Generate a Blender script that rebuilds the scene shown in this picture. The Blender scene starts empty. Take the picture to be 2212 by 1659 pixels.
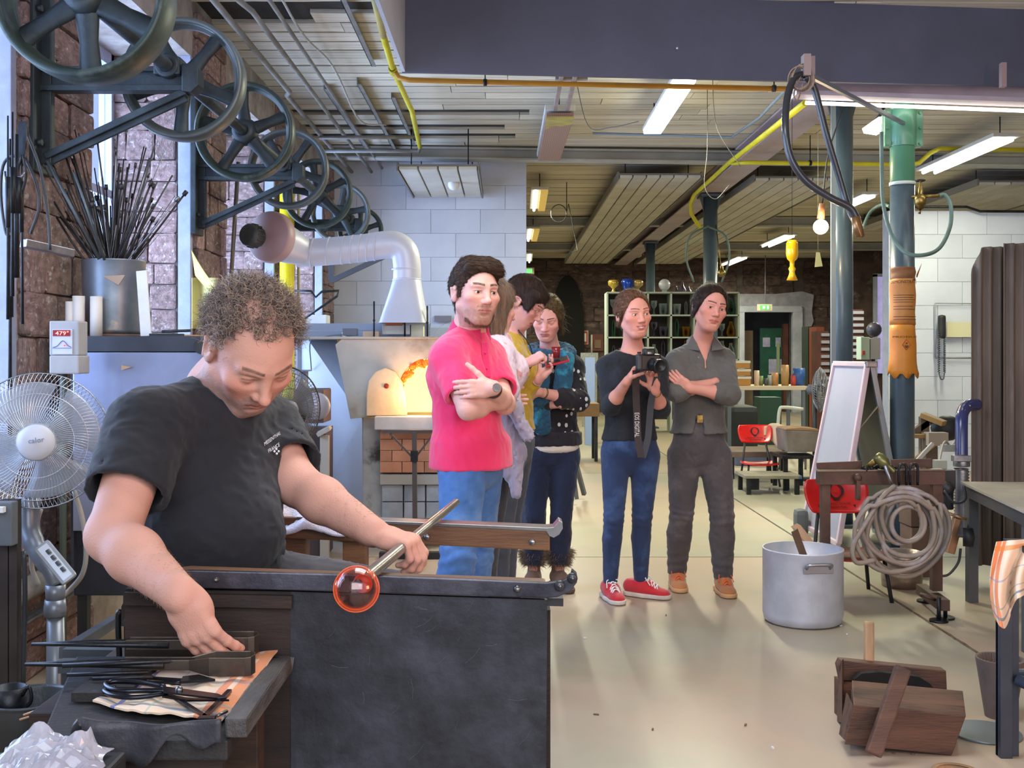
import bpy,bmesh,math,random,time
import numpy as np
from mathutils import Vector,Matrix,Euler,noise
T0=time.time()
SC=bpy.context.scene
# camera, world, exposure
F,VX,VY,H=2350.0,1095.0,766.0,1.33
cam_d=bpy.data.cameras.new('camera');cam=bpy.data.objects.new('camera',cam_d)
SC.collection.objects.link(cam);SC.camera=cam
cam_d.sensor_width=36.0;cam_d.lens=36.0*F/2212
cam_d.shift_x=(1106-VX)/2212;cam_d.shift_y=-(829.5-VY)/2212
cam_d.clip_start=0.05;cam_d.clip_end=200
cam.location=(0,0,H);cam.rotation_euler=(math.pi/2,0,0)
SC.view_settings.view_transform='Standard';SC.view_settings.look='None'
SC.view_settings.gamma=1.0;SC.view_settings.use_curve_mapping=False
SC.view_settings.exposure=0.08
SC.cycles.max_bounces=7;SC.cycles.diffuse_bounces=4;SC.cycles.glossy_bounces=3
SC.cycles.transmission_bounces=6;SC.cycles.transparent_max_bounces=8
SC.cycles.sample_clamp_indirect=6.0;SC.cycles.caustics_reflective=False;SC.cycles.caustics_refractive=False
W=bpy.data.worlds.new('world');SC.world=W;W.use_nodes=True
W.node_tree.nodes['Background'].inputs[0].default_value=(0.70,0.80,1.0,1)
W.node_tree.nodes['Background'].inputs[1].default_value=1.1
XW,ZB,CE,ZF=-1.98,12.3,3.55,25.0
def area(loc,size,power,col,rot,name='lamp_light'):
 d=bpy.data.lights.new(name,'AREA');d.shape='RECTANGLE';d.size,d.size_y=size
 d.energy=power;d.color=col
 o=bpy.data.objects.new(name,d);SC.collection.objects.link(o)
 o.location=loc;o.rotation_euler=rot;return o
def point(loc,r,power,col,name='lamp_light'):
 d=bpy.data.lights.new(name,'POINT');d.shadow_soft_size=r;d.energy=power;d.color=col
 o=bpy.data.objects.new(name,d);SC.collection.objects.link(o);o.location=loc;return o
PI=math.pi
WIN=[(1.9,4.38),(5.14,6.84),(7.58,9.27),(10.0,11.68)]
for a,b in WIN:
 area((XW-0.95,(a+b)/2,2.0),(2.4,b-a),250,(0.70,0.80,1.0),(0,-PI/2,0),'window_daylight')
area((0.6,-1.6,2.6),(4.0,2.2),150,(0.84,0.90,1.0),(math.radians(68),0,0),'rear_fill_light')  # added cool fill from behind the camera, no doorway is built
area((3.4,0.4,1.7),(0.9,0.9),60,(1.0,0.46,0.20),(math.radians(84),0,math.radians(38)),'glory_hole_glow')
for x,y,p in((1.3,8.7,75),(4.7,10.9,32),(0.45,14.5,65),(4.7,14.2,60),(0.45,18.5,70),(4.7,19.5,70),(0.45,22.3,40),(4.7,23.2,40)):
 area((x,y,CE-0.36),(0.14,1.4),p*1.6,(1.0,1.0,0.74),(0,0,0),'overhead_light')
area((3.6,6.9,2.86),(1.8,0.06),7,(0.90,1.0,0.90),(0,0,0),'overhead_light')
area((0.2,3.4,3.35),(1.6,1.6),80,(0.95,0.98,1.0),(0,0,0),'overhead_light')  # unseen square light overhead, no tube fixture hangs here
# helpers
def P(x,y,Z):return Vector(((x-VX)*Z/F,Z,H-(y-VY)*Z/F))
def lin(c):
 if isinstance(c,str):c=[int(c[i:i+2],16)/255 for i in(0,2,4)]
 return tuple((v/12.92 if v<=0.04045 else((v+0.055)/1.055)**2.4)for v in c[:3])
def rgba(c):return(*lin(c),1.0)
ORG={}
def link(o):SC.collection.objects.link(o);return o
def empty(name,loc,label=None,cat=None,group=None,kind=None,parent=None):
 o=link(bpy.data.objects.new(name,None));o.empty_display_size=0.05
 loc=Vector(loc);ORG[o.name]=loc
 o.location=loc if parent is None else loc-ORG[parent.name]
 if parent:o.parent=parent
 return tag(o,label,cat,group,kind)
def tag(o,label=None,cat=None,group=None,kind=None):
 if label:o['label']=label
 if cat:o['category']=cat
 if group:o['group']=group
 if kind:o['kind']=kind
 return o
def copy_tree(o,parent=None):
 c=o.copy();link(c);ORG[c.name]=ORG.get(o.name,Vector())
 if parent:c.parent=parent
 for ch in list(o.children):copy_tree(ch,c)
 return c
def mkobj(name,me,mat,parent=None,org=None,smooth=False):
 """link a mesh given in world coordinates as one object"""
 o=link(bpy.data.objects.new(name,me))
 if parent is not None:org=ORG[parent.name];o.parent=parent
 elif org is None:
  n=len(me.vertices);co=np.empty(n*3,np.float32);me.vertices.foreach_get('co',co);co=co.reshape(-1,3)
  org=Vector(((co[:,0].min()+co[:,0].max())/2,(co[:,1].min()+co[:,1].max())/2,co[:,2].min()))
  o.location=org
 else:org=Vector(org);o.location=org
 ORG[o.name]=Vector(org)
 me.transform(Matrix.Translation(-Vector(org)))
 if mat:me.materials.append(mat)
 if smooth:me.polygons.foreach_set('use_smooth',[True]*len(me.polygons))
 return o
def frame(d,up=(0,0,1)):
 d=Vector(d).normalized();up=Vector(up)
 if abs(d.dot(up.normalized()))>0.98:up=Vector((0,0,1))if abs(d.z)<0.9 else Vector((0,1,0))
 s=d.cross(up).normalized();return s,s.cross(d).normalized(),d
class MB:
 """collects shapes in world coordinates; build() makes them one mesh object"""
 def __init__(s):s.v=[];s.f=[];s.sm=[]
 def add(s,vs,fs,smooth=False):
  n=len(s.v);s.v+=[tuple(q)for q in vs];s.f+=[tuple(i+n for i in f)for f in fs];s.sm+=[smooth]*len(fs);return s
 def box(s,c,d,R=None):
  c=Vector(c);R=R or Matrix.Identity(3)
  if isinstance(R,(tuple,list,Euler)):R=Euler(R).to_matrix()
  h=[x/2 for x in d]
  vs=[c+R@Vector((i*h[0],j*h[1],k*h[2]))for i in(-1,1)for j in(-1,1)for k in(-1,1)]
  return s.add(vs,[(0,1,3,2),(4,6,7,5),(0,4,5,1),(2,3,7,6),(0,2,6,4),(1,5,7,3)])
 def bx(s,x0,x1,y0,y1,z0,z1):return s.box(((x0+x1)/2,(y0+y1)/2,(z0+z1)/2),(x1-x0,y1-y0,z1-z0))
 def bar(s,a,b,w,h=None,up=(0,0,1)):
  a,b=Vector(a),Vector(b);h=h or w;sd,u,d=frame(b-a,up)
  vs=[p+sd*i*w/2+u*j*h/2 for p in(a,b)for i,j in((-1,-1),(1,-1),(1,1),(-1,1))]
  return s.add(vs,[(3,2,1,0),(4,5,6,7),(0,1,5,4),(1,2,6,5),(2,3,7,6),(3,0,4,7)])
 def cyl(s,a,b,r,r2=None,n=16,cap=True):
  a,b=Vector(a),Vector(b);r2=r if r2 is None else r2;sd,u,d=frame(b-a)
  vs=[p+(sd*math.cos(2*PI*i/n)+u*math.sin(2*PI*i/n))*q for p,q in((a,r),(b,r2))for i in range(n)]
  s.add(vs,[(i,(i+1)%n,n+(i+1)%n,n+i)for i in range(n)],True)
  if cap:s.add(vs,[tuple(range(n))[::-1],tuple(range(n,2*n))])
  return s
 def tube(s,pts,r,n=8,closed=False,cap=True):
  pts=[Vector(p)for p in pts];m=len(pts);rs=r if isinstance(r,(list,tuple))else[r]*m
  u=None;vs=[]
  for i,p in enumerate(pts):
   q0=pts[i-1]if(i>0 or closed)else p;q1=pts[(i+1)%m]if(i<m-1 or closed)else p
   d=(q1-q0)
   d=d.normalized()if d.length>1e-9 else Vector((0,0,1))
   if u is None:u=frame(d)[1]
   u=(u-d*u.dot(d));u=u.normalized()if u.length>1e-6 else frame(d)[1]
   w=d.cross(u)
   vs+=[p+(u*math.cos(2*PI*j/n)+w*math.sin(2*PI*j/n))*rs[i]for j in range(n)]
  fs=[(i*n+j,i*n+(j+1)%n,((i+1)%m)*n+(j+1)%n,((i+1)%m)*n+j)for i in range(m if closed else m-1)for j in range(n)]
  s.add(vs,fs,True)
  if cap and not closed:s.add(vs[:n]+vs[-n:],[tuple(range(n))[::-1],tuple(range(n,2*n))])
  return s
 def lathe(s,o,prof,ax=(0,0,1),n=24,ref=None):
  """prof: (radius, height) pairs along axis ax from o"""
  o=Vector(o);sd,u,d=frame(ax,ref or(0,1,0));m=len(prof)
  vs=[o+d*h+(sd*math.cos(2*PI*j/n)+u*math.sin(2*PI*j/n))*max(r,1e-5)for r,h in prof for j in range(n)]
  return s.add(vs,[(i*n+j,i*n+(j+1)%n,(i+1)*n+(j+1)%n,(i+1)*n+j)for i in range(m-1)for j in range(n)],True)
 def ball(s,c,r,n=12,sc=(1,1,1)):
  c=Vector(c);vs=[];m=n//2
  for i in range(m+1):
   t=PI*i/m
   for j in range(n):vs.append(c+Vector((r*sc[0]*math.sin(t)*math.cos(2*PI*j/n),r*sc[1]*math.sin(t)*math.sin(2*PI*j/n),r*sc[2]*math.cos(t))))
  return s.add(vs,[(i*n+j,(i+1)*n+j,(i+1)*n+(j+1)%n,i*n+(j+1)%n)for i in range(m)for j in range(n)],True)
 def prism(s,poly,off):
  """polygon (world points) extruded by vector off"""
  off=Vector(off);a=[Vector(p)for p in poly];n=len(a)
  return s.add(a+[p+off for p in a],[tuple(range(n))[::-1],tuple(range(n,2*n))]+[(i,(i+1)%n,n+(i+1)%n,n+i)for i in range(n)])
 def sheet(s,fn,nu,nv,th=0.0,smooth=True):
  """fn(u,v) surface over the unit square, th thickness along its normal"""
  g=[[Vector(fn(i/nu,j/nv))for j in range(nv+1)]for i in range(nu+1)]
  vs=[p for r in g for p in r];m=nv+1
  fs=[(i*m+j,(i+1)*m+j,(i+1)*m+j+1,i*m+j+1)for i in range(nu)for j in range(nv)]
  if not th:return s.add(vs,fs,smooth)
  N=[]
  for i in range(nu+1):
   for j in range(nv+1):
    du=g[min(i+1,nu)][j]-g[max(i-1,0)][j];dv=g[i][min(j+1,nv)]-g[i][max(j-1,0)]
    N.append(du.cross(dv).normalized())
  K=len(vs);v2=[p-q*th for p,q in zip(vs,N)]
  s.add(vs+v2,fs+[tuple(K+i for i in f[::-1])for f in fs],smooth)
  ed=[i*m for i in range(nu+1)],[i*m+nv for i in range(nu+1)],list(range(m)),[nu*m+j for j in range(m)]
  q=[]
  for k,e in enumerate(ed):
   for a,b in zip(e,e[1:]):q.append((a,b,K+b,K+a)if k in(1,2)else(b,a,K+a,K+b))
  return s.add(vs+v2,q,False)
 def mesh(s,name):
  me=bpy.data.meshes.new(name);me.from_pydata(s.v,[],s.f)
  me.polygons.foreach_set('use_smooth',s.sm);me.update();return me
 def build(s,name,mat,parent=None,org=None,bevel=0,seg=2,fix=True):
  me=s.mesh(name)
  if fix or bevel:
   bm=bmesh.new();bm.from_mesh(me)
   bmesh.ops.remove_doubles(bm,verts=bm.verts,dist=1e-6)
   bmesh.ops.recalc_face_normals(bm,faces=bm.faces)
   if bevel:
    es=[e for e in bm.edges if len(e.link_faces)==2 and e.calc_face_angle(0)>0.6]
    if es:bmesh.ops.bevel(bm,geom=es,offset=bevel,segments=seg,profile=0.6,affect='EDGES',clamp_overlap=True)
   bm.to_mesh(me);bm.free()
  return mkobj(name,me,mat,parent,org)
def thing(name,label,cat,mb,mat,group=None,bevel=0,org=None,kind=None):
 o=mb.build(name,mat,None,org,bevel);return tag(o,label,cat,group,kind)
def spline(pts,n=8):
 """Catmull-Rom through pts"""
 p=[Vector(q)for q in pts];p=[p[0]*2-p[1]]+p+[p[-1]*2-p[-2]];out=[]
 for i in range(1,len(p)-2):
  for j in range(n):
   t=j/n;a,b,c,d=p[i-1:i+3]
   out.append(0.5*((2*b)+(c-a)*t+(2*a-5*b+4*c-d)*t*t+(3*b-a-3*c+d)*t**3))
 return out+[p[-2]]
 # materials
MATS={}
def M(name,c1,c2=None,sc=4,rough=0.6,metal=0,bump=0,bsc=60,stretch=(1,1,1),rnd=0,contrast=(0.35,0.65),spec=0.5,emit=0,ec=None,trans=0,alpha=1,coat=0,c3=None,sc3=20,thr3=(0.55,0.62),sheen=0,sss=0,vcol=None,ior=1.45,wave=None,detail=6):
 if name in MATS:return MATS[name]
 m=bpy.data.materials.new(name);m.use_nodes=True;MATS[name]=m
 nt=m.node_tree;N=nt.nodes;L=nt.links;b=N['Principled BSDF']
 def new(t,**k):
  n=N.new(t)
  for a,v in k.items():setattr(n,a,v)
  return n
 b.inputs['Roughness'].default_value=rough;b.inputs['Metallic'].default_value=metal
 b.inputs['Specular IOR Level'].default_value=spec;b.inputs['IOR'].default_value=ior
 b.inputs['Alpha'].default_value=alpha;b.inputs['Transmission Weight'].default_value=trans
 b.inputs['Coat Weight'].default_value=coat;b.inputs['Coat Roughness'].default_value=0.15
 if sheen:b.inputs['Sheen Weight'].default_value=sheen;b.inputs['Sheen Roughness'].default_value=0.5
 if sss:b.inputs['Subsurface Weight'].default_value=sss;b.inputs['Subsurface Radius'].default_value=(0.012,0.005,0.003);b.inputs['Subsurface Scale'].default_value=1.0
 tc=new('ShaderNodeTexCoord');mp=new('ShaderNodeMapping');mp.inputs['Scale'].default_value=stretch
 L.new(tc.outputs['Object'],mp.inputs['Vector']);vec=mp.outputs['Vector']
 oi=new('ShaderNodeObjectInfo')
 if rnd:
  ad=new('ShaderNodeVectorMath',operation='MULTIPLY_ADD');cmb=new('ShaderNodeCombineXYZ')
  for i in range(3):L.new(oi.outputs['Random'],cmb.inputs[i])
  L.new(cmb.outputs[0],ad.inputs[0]);ad.inputs[1].default_value=(37,19,53);L.new(vec,ad.inputs[2]);vec=ad.outputs[0]
 col=None
 if vcol:
  a=new('ShaderNodeVertexColor',layer_name=vcol);col=a.outputs['Color']
 def nz(scale,det=detail,v=None):
  n=new('ShaderNodeTexNoise');n.inputs['Scale'].default_value=scale;n.inputs['Detail'].default_value=det;n.inputs['Roughness'].default_value=0.6
  L.new(v or vec,n.inputs['Vector']);return n.outputs['Fac']
 def ramp(f,lo,hi):
  r=new('ShaderNodeMapRange');r.inputs[1].default_value=lo;r.inputs[2].default_value=hi;L.new(f,r.inputs[0]);return r.outputs[0]
 def mix(f,a,c,bt='MIX'):
  x=new('ShaderNodeMix',data_type='RGBA',blend_type=bt)
  if hasattr(f,'links'):L.new(f,x.inputs[0])
  else:x.inputs[0].default_value=f
  for i,q in((6,a),(7,c)):
   if hasattr(q,'links'):L.new(q,x.inputs[i])
   else:x.inputs[i].default_value=rgba(q)
  return x.outputs[2]
 base=col if col is not None else c1
 if c2 is not None:
  f=ramp(nz(sc),*contrast)
  if wave:
   w=new('ShaderNodeTexWave',wave_type='BANDS',bands_direction=wave[0]);w.inputs['Scale'].default_value=wave[1];w.inputs['Distortion'].default_value=wave[2]
   w.inputs['Detail'].default_value=3;L.new(vec,w.inputs['Vector']);f=w.outputs['Fac']
  if col is not None:col=mix(f,base,mix(1.0,base,c2,'MULTIPLY'))
  else:col=mix(f,base,c2)
 if c3 is not None:col=mix(ramp(nz(sc3),*thr3),col if col is not None else base,c3)
 if rnd and col is None:col=mix(0.0,base,base)
 if rnd:
  hs=new('ShaderNodeHueSaturation');L.new(col,hs.inputs['Color'])
  r=new('ShaderNodeMapRange');r.inputs[3].default_value=1-rnd;r.inputs[4].default_value=1+rnd
  L.new(oi.outputs['Random'],r.inputs[0]);L.new(r.outputs[0],hs.inputs['Value']);col=hs.outputs[0]
 if col is None:b.inputs['Base Color'].default_value=rgba(c1)
 else:L.new(col,b.inputs['Base Color'])
 if emit:
  b.inputs['Emission Strength'].default_value=emit;b.inputs['Emission Color'].default_value=rgba(ec or c1)
 if bump:
  bp=new('ShaderNodeBump');bp.inputs['Strength'].default_value=min(1,bump);bp.inputs['Distance'].default_value=0.004*max(1,bump)
  L.new(nz(bsc,4),bp.inputs['Height']);L.new(bp.outputs[0],b.inputs['Normal'])
 return m
def glass(name,col,rough=0.0,alpha=0.25,metal=0):
 """thin glass: tinted transparent mixed with a gloss, so light passes through without caustics"""
 if name in MATS:return MATS[name]
 m=bpy.data.materials.new(name);m.use_nodes=True;MATS[name]=m;nt=m.node_tree;nt.nodes.clear();N=nt.nodes;L=nt.links
 o=N.new('ShaderNodeOutputMaterial');t=N.new('ShaderNodeBsdfTransparent');g=N.new('ShaderNodeBsdfPrincipled');mx=N.new('ShaderNodeMixShader');fr=N.new('ShaderNodeLayerWeight')
 t.inputs[0].default_value=rgba(col);g.inputs['Base Color'].default_value=rgba(col);g.inputs['Roughness'].default_value=rough
 fr.inputs[0].default_value=alpha;L.new(fr.outputs['Facing'],mx.inputs[0]);L.new(t.outputs[0],mx.inputs[1]);L.new(g.outputs[0],mx.inputs[2]);L.new(mx.outputs[0],o.inputs[0])
 return m
steel=M('steel','9a9ca0','6f7175',9,0.35,0.9,bump=0.2,bsc=40)
dsteel=M('dark_steel','3b3d40','232425',8,0.45,0.8,bump=0.3,bsc=50)
iron=M('cast_iron','3a4346','23282a',6,0.5,0.35,bump=0.35,bsc=60)
black=M('black_paint','1d1e20','2c2c2d',9,0.5,bump=0.1)
wood=M('wood','8a5f3c','5d3d26',3,0.6,stretch=(1,9,9),bump=0.3,bsc=20)
pwood=M('pale_wood','c79a64','a77c4c',3,0.6,stretch=(9,9,1.2),bump=0.2,bsc=20)
dwood=M('dark_wood','4a3426','2e211a',3,0.7,stretch=(1.2,8,8),bump=0.4,bsc=25)
white=M('white_paint','d8d8d4','c4c4c0',3,0.5)
rubber=M('black_rubber','26282c','34363a',6,0.38,bump=0.1)
brass=M('brass','a08548','6e5a32',20,0.35,0.9,bump=0.2)
alu=M('aluminium','cfd2de','b6bac6',5,0.48,0.45,bump=0.12,bsc=30)
yellowp=M('yellow_paint','e6d31c','c9b51a',5,0.45)
# the room
rs=random.Random(7)
def ramp_floor():
 m=M('concrete_floor','a49f89','8c8674',0.9,0.45,bump=0.12,bsc=12,rnd=0.02,contrast=(0.3,0.7),c3='ab9580',sc3=0.55,thr3=(0.40,0.66),spec=0.45,detail=8)
 return m
conc=ramp_floor()
groove=M('joint_grit','5b5446','46413a',20,0.9)
fl=tag(MB().bx(-2.6,12.5,-3.0,26.5,-0.25,-0.02).build('floor',groove),kind='structure')
xs=[-2.55,2.1,6.2,12.4];ys=[-2.9,2.9,7.15,12.2,17.6,26.4]
for i in range(3):
 for j in range(5):
  MB().bx(xs[i]+0.009,xs[i+1]-0.009,ys[j]+0.008,ys[j+1]-0.008,-0.03,0.0).build('floor_slab',conc,fl)
MB().tube([(2.1+rs.uniform(-.006,.006),y,-0.004)for y in np.arange(3.4,7.2,.08)],0.009,5).build('joint_filler',M('joint_sand','6b5a42','4f4232',30,0.95,bump=0.8),fl)
slabm=M('ceiling_concrete','45413c','2b2825',2.0,0.9,bump=0.5,bsc=15)
ce=tag(MB().bx(-2.7,12.5,-0.5,26.5,CE+0.03,CE+0.3).build('ceiling',slabm),kind='structure')
boardm=M('whitewashed_board','ded5c0','b3aa94',1.6,0.75,bump=0.6,bsc=14,stretch=(0.6,5,3),rnd=0.13,contrast=(0.4,0.75),c3='3d3933',sc3=4.5,thr3=(0.62,0.68))
pool=[]
for k in range(5):
 mb=MB();r2=random.Random(k)
 a=[(-0.5,-0.5)]+[(-0.5+t/14,-0.5+r2.uniform(0,.05))for t in range(1,14)]+[(0.5,-0.5)]
 b=[(0.5,0.5)]+[(0.5-t/14,0.5-r2.uniform(0,.05))for t in range(1,14)]+[(-0.5,0.5)]
 mb.prism([(p[0],p[1],-0.5)for p in a+b],(0,0,1));me=mb.mesh('plank');me.materials.append(boardm);pool.append(me)
y=3.2;row=0
while y<24.8:
 w=0.215 if y<ZB else 0.34
 x=-1.98-rs.uniform(0,1.0)
 while x<11.5:
  ln=rs.uniform(1.5,3.2)if y<ZB else 5.5
  x1=min(x+ln,12.2)
  gone=y<11.5 and x1<0.3 and rs.random()<0.16
  if not gone and not(y>ZB and x1<-1.0):
   xx=max(x,XW-.3)
   o=link(bpy.data.objects.new('ceiling_board',rs.choice(pool)));o.parent=ce
   o.scale=(x1-xx-0.006,w-0.012,0.028)
   o.location=Vector(((xx+x1)/2,y+w/2,CE+0.012+rs.uniform(0,.006)))-ORG[ce.name]
   o.rotation_euler[2]=rs.uniform(-.002,.002)
  x=x1
 y+=w
mort=M('mortar','b3aaa2','877d74',5,0.95,bump=0.9,bsc=25)
plas=M('window_reveal_plaster','a6acc0','8f95aa',6,0.8,bump=0.2)
wl=MB();yy=0.4
XO=XW-0.57
for a,b in WIN+[(ZB+.05,ZB+.05)]:
 if a>yy:wl.bx(XO,XW,yy,a,0,CE+.03)
 if b>a:wl.bx(XO,XW,a,b,0,0.95);wl.bx(XO,XW,a,b,3.2,CE+.03)
 yy=b
wl.bx(XO,XW,-3.0,0.4,0,CE+.03)
WL=tag(wl.build('wall_left',mort),kind='structure')
sand=M('red_sandstone','9a807a','6a5650',4.5,0.9,bump=1.6,bsc=14,rnd=0.33,c3='b9b0aa',sc3=7,thr3=(0.56,0.70))
spool=[]
for k in range(8):
 bm=bmesh.new();bmesh.ops.create_cube(bm,size=1.0)
 bmesh.ops.bevel(bm,geom=bm.edges[:],offset=0.06,segments=1,affect='EDGES')
 for v in bm.verts:
  v.co+=noise.noise_vector(v.co*2.5+Vector((k*9.1,3,1)))*0.07
 me=bpy.data.meshes.new('stone');bm.to_mesh(me);bm.free();me.materials.append(sand)
 spool.append(me)
def stones(origin,axis,length,z0,z1,depth,parent,name='stone',pool=None,rows=(0.13,0.21),wid=(0.2,0.42),rr=rs):
 """courses of stones standing proud of a face; axis = direction along the face, depth = outward normal"""
 axis=Vector(axis);n=Vector(depth);z=z0
 while z<z1-0.05:
  h=min(rr.uniform(*rows),z1-z);t=-rr.uniform(0,wid[0]*.7)
  while t<length-0.03:
   w=rr.uniform(*wid);t0=max(t,0);t1=min(t+w,length)
   if length-t1<0.07:t1=length
   if t1-t0>0.05:
    c=Vector(origin)+axis*(t0+t1)/2+Vector((0,0,z+h/2))+n*(0.0+rr.uniform(0,.014))
    o=link(bpy.data.objects.new(name,rr.choice(pool or spool)));o.parent=parent
    o.location=c-ORG[parent.name]
    sz=Vector((abs(axis.x),abs(axis.y),0))*(t1-t0-0.009)+Vector((abs(n.x),abs(n.y),0))*0.055
    o.scale=(sz.x,sz.y,h-0.009)
   t=t1 if t1>=length else t+w
  z+=h
for a,b in((4.38,5.14),(6.84,7.58),(9.27,10.0),(11.68,12.28)):
 stones((XW,a+.01,0),(0,1,0),b-a-.02,0.0,3.5,(1,0,0),WL)
for k,b in enumerate((6.84,9.27,11.68)):
 stones((XO+.02,b,0),(1,0,0),0.46,0.95,3.2,(0,-1,0),WL,wid=(0.18,0.36))
for k,(a,b)in enumerate(WIN):
 tag(MB().bx(XW-.075,XW+.004,b-.045,b+.004,0.95,3.2).build('trim_%d'%(k+1),plas,bevel=.004),kind='structure')
gm=glass('window_glass','dfe8f5',0.02,0.2)
fm=M('window_frame_paint','c3cbe0','aab4cc',5,0.5)
for k,(a,b)in enumerate(WIN):
 w=empty('window_%d'%(k+1),(XO+.04,a,.95),kind='structure')
 for y0,y1,z0,z1 in((a,b,.95,1.02),(a,b,3.12,3.2),(a,a+.07,.95,3.2),(b-.07,b,.95,3.2),((a+b)/2-.025,(a+b)/2+.025,1.0,3.15),(a,b,2.3,2.35)):
  MB().bx(XO+.01,XO+.09,y0,y1,z0,z1).build('window_frame',fm,w)
 m_=(a+b)/2
 for y0,y1 in((a+.07,m_-.025),(m_+.025,b-.07)):
  for z0,z1 in((1.02,2.3),(2.35,3.12)):MB().bx(XO+.045,XO+.051,y0,y1,z0,z1).build('pane',gm,w)
blockm=M('white_block','ccd0d8','bcc0c9',1.1,0.7,rnd=0.02,bump=0.12,bsc=60)
jointm=M('block_joint','bfc3ca','aeb2ba',8,0.9)
def blockwall(name,x0,x1,z1,yb,skip=None):
 wo=tag(MB().bx(x0,x1,yb+.01,yb+.2,0,z1).build(name,jointm),kind='structure')
 z=0.0;r=0
 while z<z1-.03:
  h=min(0.27,z1-z);x=x0-(0.28 if r%2 else 0)
  while x<x1-.02:
   a,b=max(x,x0),min(x+0.56,x1)
   if b-a>.04 and not(skip and skip(a,b,z)):
    MB().bx(a+.002,b-.002,yb-.001,yb+.03,z+.002,z+h-.002).build('block',blockm,wo)
   x+=0.56
  z+=0.27;r+=1
 return wo
blockwall('wall_partition',XW,0.22,CE,ZB)
blockwall('wall_right',4.35,9.0,2.97,12.4)
tag(MB().tube([(4.4,12.3,3.0),(5.2,12.3,3.0),(5.35,12.3,2.95),(9,12.3,2.93)],.015).build('wall_conduit',dsteel),'thin grey conduit running along the top of the right white wall','conduit')
fstone=M('far_stone','66534d','3c3230',3.0,0.95,rnd=0.25,bump=1.0,bsc=10,c3='857871',sc3=2.5,thr3=(0.6,0.72))
fmort=M('far_mortar','5e5651','413a37',4,0.95)
DX0,DX1=(1604-VX)*ZF/F,(1712-VX)*ZF/F;DZ=2.32
fw=MB().bx(-2.6,DX0,ZF,ZF+.3,0,CE+.03).bx(DX1,12.4,ZF,ZF+.3,0,CE+.03).bx(DX0,DX1,ZF,ZF+.3,DZ,CE+.03)
FW=tag(fw.build('wall_far',fmort),kind='structure')
sp2=[]
for q in spool[:5]:
 c=q.copy();c.materials.clear();c.materials.append(fstone);sp2.append(c)
r3=random.Random(5)
stones((0.2,ZF,0),(1,0,0),DX0-0.35,0.6,3.5,(0,-1,0),FW,pool=sp2,rows=(.24,.36),wid=(.4,.9),rr=r3)
stones((DX1+.25,ZF,0),(1,0,0),4.3,0.6,3.5,(0,-1,0),FW,pool=sp2,rows=(.24,.36),wid=(.4,.9),rr=r3)
stones((DX0,ZF,0),(1,0,0),DX1-DX0,DZ+.3,3.5,(0,-1,0),FW,pool=sp2,rows=(.24,.3),wid=(.35,.7),rr=r3)
dpl=M('door_surround_plaster','a9a8b4','8c8b95',4,0.85,bump=.4)
sur=[(DX1-.01,0),(DX1+.42,0)]+[(DX1+.42+r3.uniform(-.05,.06),z)for z in np.arange(.3,2.9,.2)]+[(DX1+.2,2.78),(DX1-.4,2.72),(DX0-.2,2.72),(DX0-.2,DZ),(DX1-.01,DZ)]
tag(MB().prism([(a,ZF-.09,z)for a,z in sur],(0,.06,0)).build('trim_5',dpl),kind='structure')
dr=empty('door_1',((DX0+DX1)/2,ZF,0),kind='structure')
fmw=M('door_frame_white','c2c6d4','a9adbb',4,.5)
MB().bx(DX0-.12,DX0+.02,ZF-.14,ZF+.05,0,DZ+.08).bx(DX1-.02,DX1+.2,ZF-.14,ZF+.05,0,DZ+.08).bx(DX0-.1,DX1+.18,ZF-.15,ZF+.05,DZ-.02,DZ+.12).build('door_frame',fmw,dr,bevel=.01)
gd=MB().bx(DX0+.52,DX1-.12,ZF+.5,ZF+.56,0,1.95).build('door_leaf',M('green_door','1f5a48','174436',4,.5),dr);gd['label']='green door leaf with taped papers'
for x,z,w,h in((.58,1.62,.17,.22),(.88,1.62,.12,.22),(.72,1.05,.3,.35)):
 MB().bx(DX0+x,DX0+x+w,ZF+.485,ZF+.5,z-h/2,z+h/2).build('paper',M('notice_paper','b9b7d0','9f9dc0',9,.7),gd)
MB().bx(DX0+.9,DX0+.97,ZF+.46,ZF+.5,.9,1.6).build('door_handle',M('pull_bar','9aa88a',rough=.5),gd)
MB().bx(DX1-.12,DX1-.02,ZF+.3,ZF+.5,0,2.05).build('door_post',M('redwood','6a3c30','53302a',5,.6),dr)
MB().bx(DX0+.1,DX0+.42,ZF+.8,ZF+.85,0,1.9).build('inner_wall',M('tan_panel','a58e76','8e795f',4,.6),dr)
MB().bx(-.5,12,ZF+2.2,ZF+2.3,0,CE).build('wall_beyond',M('dim_wall','4b4541','39332f',2,.9),dr)
tag(MB().bx(-2.7,0.02,ZB+.25,ZB+.4,0,CE).build('wall_back',mort),kind='structure')
tag(MB().bx(-0.25,0.0,ZB+.22,ZF,0,CE).build('wall_left_hall',fmort),kind='structure')
tag(MB().bx(10.6,10.8,ZB+.3,ZF,0,CE).build('wall_right_hall',fmort),kind='structure')
tag(MB().bx(9.0,9.2,-3,12.6,0,CE).build('wall_right_near',M('side_wall','a9a59b','8e8a80',2,.8)),kind='structure')
w5=empty('window_5',P(1905,680,22),kind='structure')
MB().bx(*(7.40,7.46),21.9,22,.9,2.95).bx(7.86,7.92,21.9,22,.9,2.95).bx(7.4,7.92,21.9,22,2.9,2.96).build('window_frame',fm,w5)
MB().bx(7.46,7.86,21.94,21.95,.95,2.9).build('pane',M('bright_far_pane','b7aee0','8a86b8',6,.4,emit=.55,ec='b9b0e6'),w5)
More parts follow.
